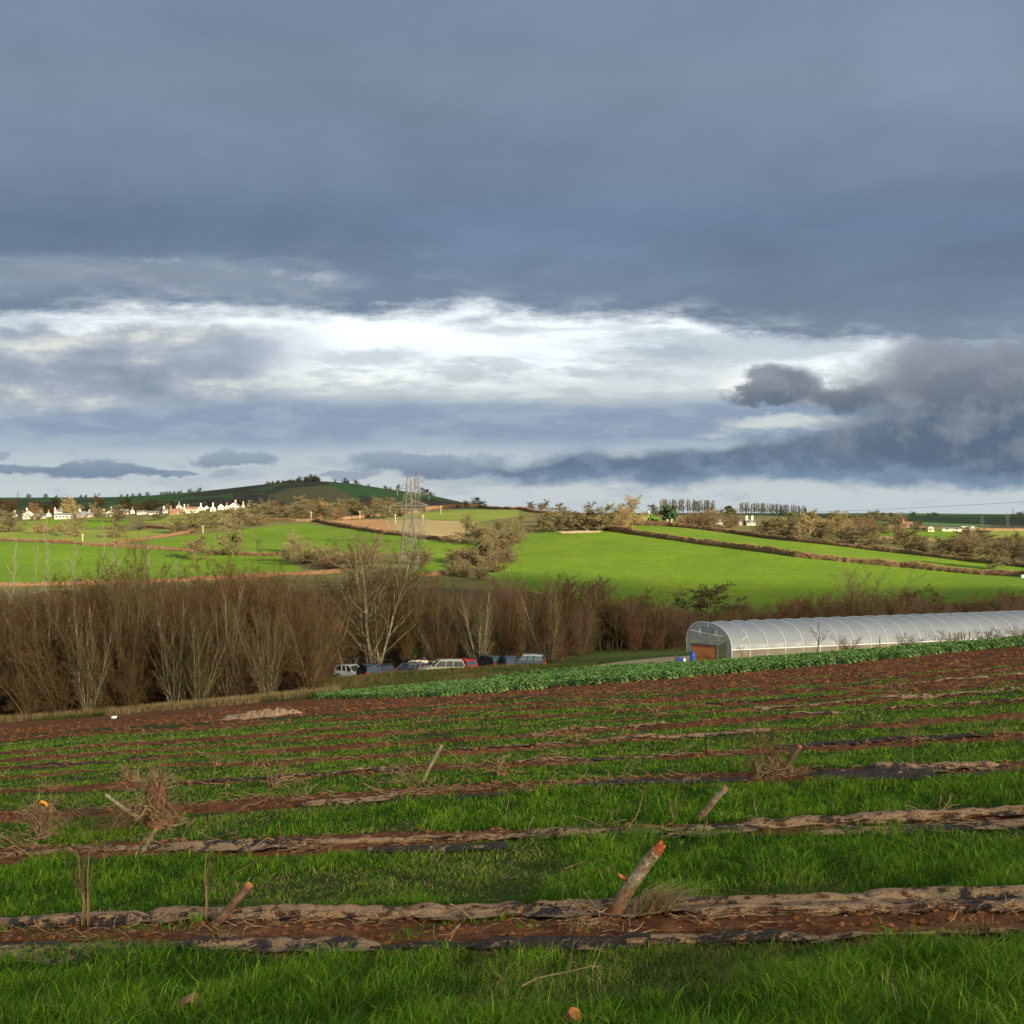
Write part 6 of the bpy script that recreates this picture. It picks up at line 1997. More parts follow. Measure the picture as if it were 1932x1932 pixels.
K_DRY = mat('dry_grass', (0.42, 0.32, 0.16), 0.85, 0.1, speckle([(0.30, 0.21, 0.095), (0.44, 0.33, 0.17), (0.52, 0.42, 0.24)], 8.0, 4))
K_STEM = mat('olive_stem', (0.14, 0.12, 0.05), 0.7, 0.2, speckle([(0.09, 0.07, 0.035), (0.16, 0.13, 0.06), (0.26, 0.21, 0.11)], 5.0, 4))


def near(px, py, lift=0.0):
    x, y, z = ray(px, py, 3.0, 75)
    return Vector((x, y, g1(x, y) + lift))


def pix(px, py, Y):
    return Vector(((px - C0) / F0 * Y, Y, -(py - C0) / F0 * Y))


def trunk_mesh(a, b, r0, r1, m, parent, name='trunk', bend=0.03, sides=16, seed=0, flare=0.25):
    d = b - a
    side = d.cross(Vector((0, 1, 0))).normalized()
    mb = MB(); n = 16
    pts = []; rad = []
    for i in range(n + 1):
        t = i / n
        p = a + d * t + side * (bend * sin(pi * t) * d.length + 0.006 * (vn(t * 6, seed + .5, seed) - .5) * 2)
        pts.append(p); rad.append((r0 + (r1 - r0) * t) * (1 + flare * (1 - t) ** 4) * (0.95 + 0.12 * float(vn(t * 7, seed * 1.3, seed + 4))))
    mb.tube([p - parent.location for p in pts], rad, sides)
    for i, v in enumerate(mb.v):
        q = Vector(v)
        k = 0.0045 * (float(vn(v[0] * 40, v[2] * 25 + v[1] * 40, seed + 9)) - .5)
        mb.v[i] = (v[0] + k, v[1], v[2] + k)
    o = mb.build(name, m, parent, smooth=True)
    return o, pts[-1], (pts[-1] - pts[-2]).normalized()


def cut_end(p, d, r, m, parent, jag=0.0, seed=1, parent2=None):
    """raw wood at a sawn or snapped end"""
    rnd = random.Random(seed)
    mb = MB()
    u = d.cross(Vector((0, 1, .2))).normalized(); w = d.cross(u)
    n = 14
    ring = []; ring2 = []
    base = p - parent.location
    for k in range(n):
        a = 2 * pi * k / n
        ring.append(base + (u * cos(a) + w * sin(a)) * r * 1.01 - d * 0.012)
        hgt_ = jag * (0.35 + 0.65 * (0.5 + 0.5 * cos(a - 0.6))) * rnd.uniform(.6, 1.2)
        ring2.append(base + (u * cos(a) + w * sin(a)) * r * (0.90 if not jag else rnd.uniform(.5, .85)) + d * (0.006 + hgt_))
    top = base + d * (0.008 + jag * .55) + u * r * .1
    mb.v = [tuple(q) for q in ring + ring2] + [tuple(top)]
    for k in range(n):
        mb.f.append((k, (k + 1) % n, n + (k + 1) % n, n + k)); mb.f.append((n + k, n + (k + 1) % n, 2 * n))
    return mb.build('cut_end', m, parent)


def stump(bx, by, tx, ty, r0, r1, km, kc, label, jag=0.0, dY=-0.06, name='stump', seed=1, cat='stump', bend=0.03):
    a = near(bx, by); a.z -= 0.05
    b = pix(tx, ty, a.y + dY)
    o = empty(name, a, label, cat, 'cut stumps in the field')
    t, p, d = trunk_mesh(a, b, r0, r1, km, o, seed=seed, bend=bend)
    cut_end(p, d, r1 * 1.0, kc, o, jag, seed)
    return o, a, b, d


def wob_line(a, d, L, n, w, rnd, droop=0.0):
    P = [a.copy()]
    for i in range(n):
        d = (d + Vector((rnd.gauss(0, w), rnd.gauss(0, w), rnd.gauss(0, w) - droop))).normalized()
        P.append(P[-1] + d * (L / n))
    return P


def tangle(parent, c, n, L, r, m, name, seed, bias=Vector((0, 0, 0)), spread=1.0, w=0.35, droop=0.02, off=0.06, kids=2, sides=5, keep_up=False):
    rnd = random.Random(seed)
    segs = []
    c = Vector(c)

    def line(a, d, l, rr, lev):
        P = wob_line(a, d, l, 7, w, rnd, droop)
        for i in range(7):
            t = i / 7
            segs.append((*P[i], *P[i + 1], rr * (1 - .75 * t), rr * (1 - .75 * (t + 1 / 7))))
            if lev < kids and rnd.random() < .55:
                dd = (P[i + 1] - P[i]).normalized()
                nd = (dd + Vector((rnd.gauss(0, .7), rnd.gauss(0, .7), rnd.gauss(0, .5)))).normalized()
                line(P[i + 1], nd, l * rnd.uniform(.25, .55), rr * .5, lev + 1)
    for i in range(n):
        d = (Vector((rnd.gauss(0, 1), rnd.gauss(0, 1), rnd.gauss(0, 1))) * spread + bias)
        if keep_up: d.z = abs(d.z)
        d.normalize()
        line(c + Vector((rnd.gauss(0, off), rnd.gauss(0, off), rnd.gauss(0, off))), d, L * rnd.uniform(.5, 1.15), r * rnd.uniform(.5, 1.2), 0)
    V, T = prisms(segs, sides)
    return link(name, np_mesh(name, V, T, [m], smooth=True), parent)


def lump(parent, c, s, m, name, seed, n=18, amp=.45):
    V = []; T = []
    k = n // 2
    for i in range(k + 1):
        ph = -pi / 2 + pi * i / k
        for j in range(n):
            a = 2 * pi * j / n
            v = Vector((cos(ph) * cos(a), cos(ph) * sin(a), sin(ph)))
            f = 1 + amp * 2 * (float(fbm(v.x * 1.7 + seed, v.y * 1.7 + v.z * 2.1, seed, 4)) - .5)
            V.append((c[0] + v.x * s[0] * f, c[1] + v.y * s[1] * f, c[2] + v.z * s[2] * f))
    for i in range(k):
        for j in range(n):
            T.append((i * n + j, i * n + (j + 1) % n, (i + 1) * n + (j + 1) % n, (i + 1) * n + j))
    return link(name, np_mesh(name, V, T, [m], smooth=True), parent)


# the big silver stump, with its raw broken top and a small red snag
o, a, b, d = stump(1150, 1740, 1239, 1604, 0.046, 0.037, K_SILVER, K_CUTR, 'big silver barked stump leaning right with broken orange top', jag=0.075, seed=3)
q = pix(1172, 1656, a.y - .03)
m = MB(); m.tube([q - a + Vector((.03, .01, -.015)), q - a + Vector((.0, 0, .01)), q - a + Vector((-.02, -.01, .022))], [.013, .012, .010], 8); s_ = m.build('snag', K_CUTR, o, smooth=True)
stump(393, 1756, 470, 1670, 0.031, 0.027, K_RED, K_CUT, 'short red brown log leaning right out of the nearest bed', seed=5, bend=.0)
stump(1309, 1556, 1371, 1485, 0.034, 0.026, K_SILVER, K_CUTR, 'silver log with red tip leaning right on the second bed', seed=7)
stump(266, 1614, 295, 1564, 0.026, 0.020, K_GREENB, K_CUTR, 'thin grey green log with orange tip on the left of second bed', seed=9)

# uprooted stumps with their roots
o, a, b, d = stump(1464, 1470, 1509, 1407, 0.038, 0.033, K_DARKB, K_CUT, 'dark stump with bright orange cut face and a bush of twigs', seed=11, bend=-.02)
tangle(o, (.0, .0, .03), 34, .34, .010, K_ROOTD, 'roots', 21, Vector((0, -.3, -.1)), off=.10)
tangle(o, (-.12, -.1, .02), 16, .42, .011, K_ROOT, 'roots', 22, Vector((-.8, -.4, -.15)), off=.08)
lump(o, (.02, .05, .0), (.26, .16, .10), K_SOIL, 'soil_clump', 23)
tangle(o, (-.10, .02, .10), 30, .52, .0045, K_TWIG, 'twigs', 24, Vector((-.25, 0, 2.2)), spread=.55, w=.14, droop=-.03, off=.08)

o, a, b, d = stump(795, 1476, 834, 1406, 0.028, 0.021, K_GREENB, K_CUT, 'pale slim log rising from a tan root mass on third bed', seed=13)
tangle(o, (.0, .0, .0), 26, .36, .010, K_ROOT, 'roots', 31, Vector((-.5, -.4, -.5)), off=.09)
tangle(o, (-.1, -.1, -.06), 14, .75, .009, K_ROOT, 'roots', 32, Vector((-1.6, -.5, -.25)), off=.08, w=.18)
lump(o, (-.02, .03, -.08), (.17, .14, .14), K_SOIL, 'soil_clump', 33)

x = near(285, 1566)
o = empty('uprooted_stump', x, 'largest uprooted stump with tan roots standing up and dark twigs to its left', 'stump', 'cut stumps in the field')
tangle(o, (.05, 0, .30), 34, .30, .008, K_ROOT, 'roots', 41, Vector((.15, -.2, -.5)), off=.12, w=.22)
tangle(o, (.05, 0, .48), 26, .34, .007, K_ROOT, 'roots', 42, Vector((.1, 0, 1.1)), off=.09, w=.2)
lump(o, (.06, .07, .26), (.12, .10, .26), K_SOIL, 'soil_clump', 43, amp=.85, n=26)
lump(o, (.10, .0, .10), (.16, .12, .12), K_SOIL, 'soil_clump', 143, amp=.7)
tangle(o, (.08, 0, .10), 22, .36, .009, K_ROOT, 'roots', 47, Vector((1.6, -.3, -.2)), off=.07, w=.2)
tangle(o, (-.12, -.02, .18), 34, .62, .0055, K_TWIG, 'twigs', 44, Vector((-2.2, -.2, -.05)), spread=.7, w=.10, droop=.03, off=.06)
p0 = pix(262, 1542, x.y + .02); p1 = pix(201, 1500, x.y - .1)
t_, p, d = trunk_mesh(p0, p1, .030, .020, K_GREENB, o, seed=15)
cut_end(p, d, .020, K_DRY, o)

x = near(62, 1592)
o = empty('uprooted_stump', x, 'tan tangle of roots at the left edge with a twisted upright stem', 'stump', 'cut stumps in the field')
tangle(o, (.02, 0, .06), 26, .26, .008, K_ROOT, 'roots', 51, Vector((.5, -.1, -.3)), off=.10, w=.22)
tangle(o, (.10, 0, .16), 34, .34, .008, K_ROOT, 'roots', 52, Vector((.35, 0, 1.8)), off=.05, w=.16, spread=.7)
tangle(o, (-.15, -.05, .0), 16, .55, .010, K_ROOT, 'roots', 53, Vector((-2.0, -.3, -.15)), off=.06, w=.14)
lump(o, (.08, .04, .18), (.06, .06, .24), K_ROOTD, 'root_crown', 54, amp=.8)
tangle(o, (.2, 0, .12), 6, .42, .006, K_ROOT, 'roots', 55, Vector((2.0, 0, .8)), spread=.6, w=.12)
p0 = near(92, 1540) + Vector((0, 0, 0))
m = MB()
P = [(-.01, 0, .35), (.02, -.02, .378), (.06, -.02, .37), (.09, -.01, .335)]
for (aa, bb) in zip(P[:-1], P[1:]):
    m.quad((aa[0], aa[1], aa[2] - .014), (bb[0], bb[1], bb[2] - .014), (bb[0], bb[1] + .01, bb[2] + .014), (aa[0], aa[1] + .01, aa[2] + .014))
    m.quad((aa[0], aa[1] + .012, aa[2] - .014), (aa[0], aa[1] + .022, aa[2] + .014), (bb[0], bb[1] + .022, bb[2] + .014), (bb[0], bb[1] + .012, bb[2] - .014))
tag(m.build('torn_strip', mat('orange_plastic', (0.55, 0.20, 0.015), 0.6, 0.2), loc=x + Vector((.10, -.06, .12))), 'curled bright orange strip caught on the left root tangle', 'strip')

for (px, py, lab, n, L, bias, sp, sd, up) in ((246, 1482, 'root tangle with raised forked roots behind the largest uprooted stump', 26, .34, Vector((.3, -.1, .55)), 1.0, 61, .06), (520, 1486, 'flat spread of pale roots left of centre on fourth bed', 14, .62, Vector((.9, -.1, .02)), .8, 63, .03),
                                     (946, 1464, 'small upright root piece at centre of fourth bed', 10, .26, Vector((.1, 0, .9)), .7, 65, .03), (1085, 1400, 'small dry root on the fifth bed right of centre', 8, .3, Vector((-.4, 0, .2)), .8, 67, .02),
                                     (1236, 1352, 'tiny root sticking up from the seventh bed', 7, .36, Vector((.1, 0, 1.0)), .5, 69, .0), (1150, 1338, 'little root on worked earth beyond the beds', 6, .34, Vector((.0, 0, .8)), .7, 71, .0),
                                     (410, 1448, 'tiny upright root on the left of sixth bed', 5, .30, Vector((.0, 0, 1.2)), .4, 73, .0), (1890, 1395, 'dry root among sheeting at far right', 8, .3, Vector((-.2, 0, .4)), .8, 75, .0)):
    x = near(px, py)
    o = empty('root_piece', x, lab, 'root', 'loose roots in the field')
    tangle(o, (0, 0, up), n, L, .010 + .0003 * x.y, K_ROOT, 'roots', sd, bias, spread=sp, off=.05, w=.22)
    lump(o, (0, 0, up * .5), (.10, .08, .05 + up * .5), K_SOIL, 'soil_clump', sd + 1)

# dead stems and torn roots strewn along the beds
def litter():
    rnd = random.Random(404)
    segs = []
    for i in range(420):
        ri = rnd.choice([1, 2, 3, 3, 3, 4, 4, 5, 6, 7, 8])
        s0 = ROWS[ri] + rnd.gauss(0, .25)
        u = rnd.uniform(-.5, .5) if rnd.random() < .5 else rnd.uniform(-.5, .12)
        y = s0 / (1 + u / 3.85); x = u * y
        c = Vector((x, y, g1(x, y) + .015))
        for k in range(rnd.randint(1, 7)):
            a = rnd.uniform(0, 6.28); L = rnd.uniform(.10, .45) * (1 if ri > 1 else .55)
            dd = Vector((cos(a) * 1.5, sin(a) * .6, rnd.uniform(-.02, .45)))
            P = wob_line(c + Vector((rnd.gauss(0, .05), rnd.gauss(0, .04), 0)), dd.normalized(), L, 6, .22, rnd, .05)
            r0 = rnd.uniform(.0014, .0040) + .00016 * y
            for a_, b_ in zip(P[:-1], P[1:]):
                segs.append((*a_, *b_, r0, r0 * .8))
    V, T = prisms(segs, 4)
    fm = np.repeat(np.random.default_rng(5).integers(0, 3, len(segs)), 1)
    fm = np.tile(fm, 4)
    tag(link('root_litter', np_mesh('root_litter', V, T, [K_ROOT, K_ROOTD, K_ROOT], smooth=True, fmat=fm)), None, None, None, 'stuff')


litter()
# thin stems regrowing
for (px, py, tops, lab, sd) in ((160, 1762, ((-12, -150), (-4, -130), (10, -165), (16, -140)), 'clump of thin olive stems at left of the nearest bed', 81), (386, 1752, ((3, -148), (8, -120)), 'pair of thin stems just left of the short red brown log', 83), (1268, 1562, ((-2, -56), (3, -40)), 'thin red twigs left of the leaning silver log', 85)):
    x = near(px, py)
    o = empty('regrowing_stem', x, lab, 'stem', 'thin regrowing stems')
    for i, (dx_, dy_) in enumerate(tops):
        e = pix(px + dx_, py + dy_, x.y + .05) - x
        m = MB(); m.tube([Vector((dx_ * .002, 0, -.03)), e * .35 + Vector((.008, 0, 0)), e * .7 + Vector((-.006, 0, 0)), e], [.0075, .006, .0045, .002], 6); st = m.build('stem', K_STEM if i % 2 == 0 else K_TWIG, o, smooth=True)
        tangle(o, e * .6, 4, .20, .0022, K_TWIG, 'side_twig', sd + i * 3, Vector((0, 0, 1.3)), spread=.6, w=.12, droop=-.02, off=.05, kids=1)

# lying sticks and the sawn log end at the bottom edge
x = near(1078, 1946); x.z += .02
o = empty('sawn_log', x, 'sawn log end with orange face poking up at the bottom edge', 'log')
tt, p, d = trunk_mesh(x - Vector((.10, -.02, .10)), pix(1086, 1914, x.y - .06), .038, .036, K_SILVER, o, seed=19, bend=0)
cut_end(p, d, .036, K_CUT, o)
for (pts, r, km, lab, kids) in (([(985, 1884), (1012, 1866), (1060, 1852), (1112, 1840)], .006, K_STEM, 'thin curved branch lying in the foreground grass, centre', 1), ([(1066, 1652), (1092, 1640), (1112, 1641), (1136, 1660)], .008, K_ROOT, 'pale crooked stick in grass left of the big silver stump', 1),
                                ([(1655, 1946), (1690, 1926), (1716, 1912), (1730, 1898)], .007, K_GREENB, 'grey lichened twig at bottom right in the grass', 2), ([(450, 1536), (480, 1522), (520, 1512), (560, 1508)], .007, K_TWIG, 'dark branch lying right of the largest uprooted stump', 2), ([(440, 1660), (480, 1640), (520, 1632)], .006, K_TWIG, 'thin dark branch lying on grass behind the short log', 2),
                                ([(1190, 1452), (1210, 1462), (1222, 1470)], .009, K_ROOT, 'short pale stick between third and fourth beds', 0)):
    P = [near(a_, b_, .05) for a_, b_ in pts]
    o = empty('fallen_branch', P[0], lab, 'branch', 'fallen branches on the field')
    Q = [p - P[0] for p in P]
    m = MB(); m.tube(Q, [r, r * .9, r * .7, r * .45][:len(Q)], 7); m.build('limb', km, o, smooth=True)
    for i in range(1, len(Q)):
        if kids: tangle(o, Q[i], 2, .16, r * .45, km, 'twig', int(pts[0][0]) + i, (Q[i] - Q[i - 1]).normalized() * 1.2 + Vector((0, 0, .4)), spread=.6, w=.15, off=.01, kids=1)
x = near(356, 1921, .07)
m = MB()
for i in range(6):
    for j in range(4):
        def P_(i, j): u_ = i / 6 - .5; v_ = j / 4 - .5; return Vector((u_ * .15, v_ * .10 * (1 - (2 * u_) ** 2 * .7), .03 * cos(u_ * 5) + .02 * sin(v_ * 7 + i)))
        m.quad(P_(i, j), P_(i + 1, j), P_(i + 1, j + 1), P_(i, j + 1))
o = m.build('fallen_leaf', mat('dead_leaf', (0.20, 0.10, 0.055), 0.7, .2, speckle([(0.14, 0.065, 0.035), (0.24, 0.13, 0.075)], 20, 4)), loc=x)
sm = o.modifiers.new('thickness', 'SOLIDIFY'); sm.thickness = .003
tag(o, 'curled brown dead leaf in the grass at the bottom left', 'leaf')


# ---- heap of old tan sheeting at the far edge, white rag, stones
x, y, z = ray(508, 1352, 20, 75)
o = empty('sheeting_heap', (x, y, g1(x, y)), 'heap of crumpled tan sheeting at the far left edge of the worked earth', 'heap')
rnd = random.Random(3)
M_HEAP = mat('caked_tan_sheet', (0.36, 0.26, 0.17), 0.9, .15, speckle([(0.13, 0.082, 0.05), (0.23, 0.155, 0.10), (0.32, 0.225, 0.145)], 2.5, 5, bump=.6))
for i, (cx, w, h) in enumerate(((-1.45, .55, .16), (-.75, .55, .42), (-.1, .6, .46), (.55, .6, .55), (1.1, .5, .44), (1.6, .5, .22), (-1.1, .4, .25), (.2, .5, .3))):
    n = 22
    V = []; T = []
    for a_ in range(n):
        for b_ in range(n):
            u_ = a_ / (n - 1) - .5; v_ = b_ / (n - 1) - .5
            e_ = max(0, 1 - (abs(u_) * 2) ** 2.4) * max(0, 1 - (abs(v_) * 2) ** 2.4)
            f_ = abs(float(fbm(u_ * 5 + i * 7, v_ * 5 + u_ * 3, 91 + i, 3)) - .5) * 2
            V.append((cx + u_ * 1.5 * w * 1.5 + (f_ - .4) * .12, rnd.uniform(-.01, .01) + v_ * 1.2 - .15 * (i % 2), -.06 + .72 * h * e_ * (1.25 - 1.1 * f_)))
    for a_ in range(n - 1):
        for b_ in range(n - 1):
            q = a_ * n + b_; T.append((q, q + n, q + n + 1, q + 1))
    link('crumpled_sheet', np_mesh('crumpled_sheet', V, T, [M_HEAP], smooth=False), o)
x, y, z = ray(214, 1357, 20, 78)
o = empty('white_rag', (x, y, g1(x, y)), 'small white rag lying by the thicket edge at left', 'rag')
lump(o, (0, 0, .08), (.17, .12, .10), mat('white_plastic', (0.75, 0.74, 0.70), .5, .3), 'cloth', 95, amp=.6)
lump(o, (.12, .05, .12), (.08, .06, .05), mat('white_plastic_fold', (0.70, 0.69, 0.66), .5, .3), 'fold', 96, amp=.6)
K_STONE = mat('pale_stone', (0.32, 0.24, 0.18), 0.85, .2, speckle([(0.15, 0.10, 0.07), (0.22, 0.16, 0.115), (0.28, 0.215, 0.16)], 30.0, 4))


# ------------------------------------------------------------------ ground cover that nobody could count
def blade_mat(name, stops):
    m = bpy.data.materials.new(name); m.use_nodes = True
    t = m.node_tree; t.nodes.clear(); N = Nd(t)
    at = N.new('ShaderNodeAttribute'); at.attribute_name = 'tint'
    c = N.ramp(at.outputs['Fac'], stops)
    d = N.new('ShaderNodeBsdfPrincipled'); d.inputs['Roughness'].default_value = .55; d.inputs['Specular IOR Level'].default_value = .12
    N.put(d.inputs['Base Color'], c)
    tl = N.new('ShaderNodeBsdfTranslucent'); N.put(tl.inputs['Color'], c)
    x = N.new('ShaderNodeMixShader'); x.inputs[0].default_value = .35
    t.links.new(d.outputs[0], x.inputs[1]); t.links.new(tl.outputs[0], x.inputs[2])
    o = N.new('ShaderNodeOutputMaterial'); t.links.new(x.outputs[0], o.inputs[0])
    return m


def blades(name, X, Y, Z, H, Wd, tint, m, lean=0.45, seed=0, wind=(0.12, 0.0)):
    r = np.random.default_rng(seed)
    n = len(X)
    az = r.random(n) * 6.283
    ln = lean * (0.25 + 1.1 * r.random(n))
    dxl = np.cos(az) * ln + wind[0]; dyl = np.sin(az) * ln + wind[1]
    fa = r.random(n) * 6.283
    wx = np.cos(fa) * Wd * .5; wy = np.sin(fa) * Wd * .5
    z0 = Z - .02
    mx_ = X + dxl * H * .32; my_ = Y + dyl * H * .32; mz = z0 + H * .62
    tx = X + dxl * H * 1.0; ty = Y + dyl * H * 1.0; tz = z0 + H * (1.0 - .25 * np.clip(ln, 0, 1))
    V = np.stack([np.stack([X - wx, Y - wy, z0], 1), np.stack([X + wx, Y + wy, z0], 1), np.stack([mx_ + wx * .8, my_ + wy * .8, mz], 1), np.stack([mx_ - wx * .8, my_ - wy * .8, mz], 1), np.stack([tx, ty, tz], 1)], 1).reshape(-1, 3)
    b = (np.arange(n) * 5)[:, None]
    T = np.concatenate([b + np.array([[0, 1, 2]]), b + np.array([[0, 2, 3]]), b + np.array([[3, 2, 4]])])
    me = np_mesh(name, V, T, [m], {'tint': np.repeat(tint, 5)}, smooth=True)
    o = link(name, me)
    return tag(o, None, None, None, 'stuff')


M_BLADE = blade_mat('grass_blades', [(0.0, (0.030, 0.085, 0.005)), (0.30, (0.070, 0.175, 0.006)), (0.58, (0.115, 0.245, 0.009)), (0.80, (0.190, 0.285, 0.020)), (0.88, (0.20, 0.150, 0.055)), (1.0, (0.36, 0.28, 0.14))])


def samp(n, y0, y1, p, umax=1.3, seed=1):
    r = np.random.default_rng(seed)
    q = r.random(n)
    e = 1 - p + 1
    Y = (y0 ** e + q * (y1 ** e - y0 ** e)) ** (1 / e)
    return (r.random(n) * 2 - 1) * (.535 * Y + umax), Y, r


def grow_grass(name, n, y0, y1, p, hs, ws, seed):
    X, Y, r = samp(n, y0, y1, p, seed=seed)
    S = soilmask(X, Y)
    cl = fbm(X * 2.6, Y * 2.6, 101, 3); br = fbm(X * 0.55, Y * 0.8, 103, 3)
    # a few tufts keep growing on the beds
    tuft = fbm(X * 1.1 + 3, Y * 1.6, 107, 3) > .66
    keep = (r.random(n) < np.clip(1.12 - S * 1.6, 0, 1) * (0.30 + 1.25 * cl)) | (tuft & (r.random(n) < .5) & (Y < 34))
    X, Y, S, cl, br, tuft = X[keep], Y[keep], S[keep], cl[keep], br[keep], tuft[keep]
    k = len(X)
    H = (0.05 + 0.10 * cl ** 1.3 + 0.025 * r.random(k)) * hs * (1 - .45 * np.clip(S, 0, 1)) * (1.0 - .5 * sstep(br, .60, .72)) * np.where(r.random(k) < .10, 1.45, 1.0)
    # tall fringe in the very front and along bed edges
    H *= 1 + .25 * (Y < 6.2)
    Wd = np.maximum(.0042, ws * Y) * (0.55 + 1.1 * r.random(k) ** 2)
    tint = np.clip(-.06 + .66 * cl + .80 * (r.random(k) ** 1.6 - .3) + .12 * sstep(br, .5, .68), 0, .80)
    mid = sstep(Y, 11, 20)
    tint = np.clip(tint + .10 * mid, 0, .82)
    dry = r.random(k) < .10 * mid + (.02 + .28 * sstep(br, .62, .72) + .10 * np.clip(S * 2, 0, 1))
    tint = np.where(dry, .84 + .16 * r.random(k), tint)
    blades(name, X, Y, gz(X, Y), H, Wd, tint, M_BLADE, seed=seed, lean=.85)


grow_grass('grass', 400000, 3.5, 14, 2.3, 1.0, .00075, 3)
grow_grass('grass', 240000, 12.5, 44, 2.2, .66, .0008, 4)

# stiff dry weeds under the thicket, long grass on the bank, turf round the tunnel
M_WEED = blade_mat('weeds', [(0.0, (0.06, 0.085, 0.015)), (0.3, (0.12, 0.11, 0.035)), (0.6, (0.22, 0.16, 0.07)), (1.0, (0.32, 0.24, 0.12))])
r = np.random.default_rng(12)
n = 60000
px = r.uniform(-140, 640, n); Y = 72 + 12 * r.random(n) + 6 * (px < 60)
X = (px - C0) / F0 * Y
pn = fbm(X * .5, Y * .5, 111, 3)
edge = (rowcoord(X, Y) > 69.0 - pn * 3 + 4 * sstep(px, 400, 620))
gr = fbm(X * .35, Y * .35, 113, 3)
X, Y, gr, px = X[edge], Y[edge], gr[edge], px[edge]; k = len(X)
blades('dry_weeds', X, Y, gz(X, Y), (.16 + .55 * r.random(k) ** 2) * (1 - .55 * sstep(gr, .52, .6)), .03 * np.ones(k), np.clip(.75 - .9 * sstep(gr, .5, .6) + .3 * (r.random(k) - .5), 0, 1), M_WEED, lean=.4, seed=13)
n = 90000
px = r.uniform(560, 1320, n); Y = 72 + 46 * r.random(n) ** .8
X = (px - C0) / F0 * Y
gr = fbm(X * .25, Y * .25, 117, 3)
Z = gz(X, Y)
py = C0 - F0 * Z / Y
trk = pip(px, py, [(1100, 1266), (1130, 1254), (1190, 1246), (1250, 1240), (1325, 1235), (1330, 1260), (1230, 1258), (1160, 1262)])
tun_ = ((Vector((0, 0, 0)).x + (X - 19.55) * cos(TA) + (Y - 100) * sin(TA)) > -.3)
ok = ~trk & ~tun_ & ~((Y > 104) & (px < 1020))
X, Y, gr, Z = X[ok], Y[ok], gr[ok], Z[ok]; k = len(X)
blades('bank_grass', X, Y, Z, (.12 + .30 * r.random(k) ** 2) * (.6 + .8 * gr), .035 * np.ones(k), np.clip(.05 + .9 * (gr - .32) + .25 * (r.random(k) - .5), 0, 1), M_WEED, lean=.5, seed=14)


# clods and stones on the beds
def octa(n, X, Y, Z, S, seed):
    r = np.random.default_rng(seed)
    base = np.array([(1, 0, 0), (-1, 0, 0), (0, 1, 0), (0, -1, 0), (0, 0, 1), (0, 0, -1), (.7, .7, .3), (-.7, .7, .2), (.7, -.7, .25), (-.7, -.7, .3)], float)
    F = np.array([(4, 0, 6), (4, 6, 2), (4, 2, 7), (4, 7, 1), (4, 1, 9), (4, 9, 3), (4, 3, 8), (4, 8, 0), (5, 6, 0), (5, 2, 6), (5, 7, 2), (5, 1, 7), (5, 9, 1), (5, 3, 9), (5, 8, 3), (5, 0, 8)])
    V = base[None] * (0.65 + .6 * r.random((n, 10, 1)))
    a = r.random(n) * 6.283
    c, s = np.cos(a)[:, None], np.sin(a)[:, None]
    x = V[:, :, 0] * c - V[:, :, 1] * s; y = V[:, :, 0] * s + V[:, :, 1] * c
    sq = 0.45 + .4 * r.random((n, 1))
    P = np.stack([X[:, None] + x * S[:, None], Y[:, None] + y * S[:, None] * .8, Z[:, None] + V[:, :, 2] * S[:, None] * sq + S[:, None] * .15], 2).reshape(-1, 3)
    T = ((np.arange(n) * 10)[:, None, None] + F[None]).reshape(-1, 3)
    return P, T


for (n, y0, y1, s0, m_, nm, sd) in ((42000, 5.5, 62, .014, M_FIELD, 'clods', 21), (900, 5.8, 20, .012, K_STONE, 'stones', 22)):
    X, Y, r = samp(n, y0, y1, 1.7 if nm == 'clods' else 2.4, seed=sd)
    S = soilmask(X, Y)
    ok = S > .6
    X, Y = X[ok], Y[ok]; k = len(X)
    sz = s0 * (0.35 + 1.3 * r.random(k) ** 3.5) * (1 + Y / 11 if nm == 'clods' else 1)
    V, T = octa(k, X, Y, gz(X, Y), sz, sd)
    me = np_mesh(nm, V, T, [m_], {'soil': np.ones(len(V))}, smooth=False)
    tag(link(nm, me), None, None, None, 'stuff')
# straw and root litter
X, Y, r = samp(9000, 5.8, 52, 1.55, seed=31)
S = soilmask(X, Y)
ok = (S > .25) & (r.random(len(X)) < .25 + .75 * (fbm(X * 1.3, Y * 1.3, 121, 3) > .52))
X, Y = X[ok], Y[ok]; k = len(X)
Z = gz(X, Y) + .012
a = r.random(k) * 6.283; L = (.02 + .10 * r.random(k) ** 2) * (1 + Y / 16)
X2 = X + np.cos(a) * L; Y2 = Y + np.sin(a) * L * .7
Z2 = gz(X2, Y2) + .01 + .05 * r.random(k)
rad = .0009 + .00026 * Y
V, T = prisms(np.stack([X, Y, Z, X2, Y2, Z2, rad, rad * .5], 1), 3)
tag(link('straw_litter', np_mesh('straw_litter', V, T, [K_ROOT])), None, None, None, 'stuff')

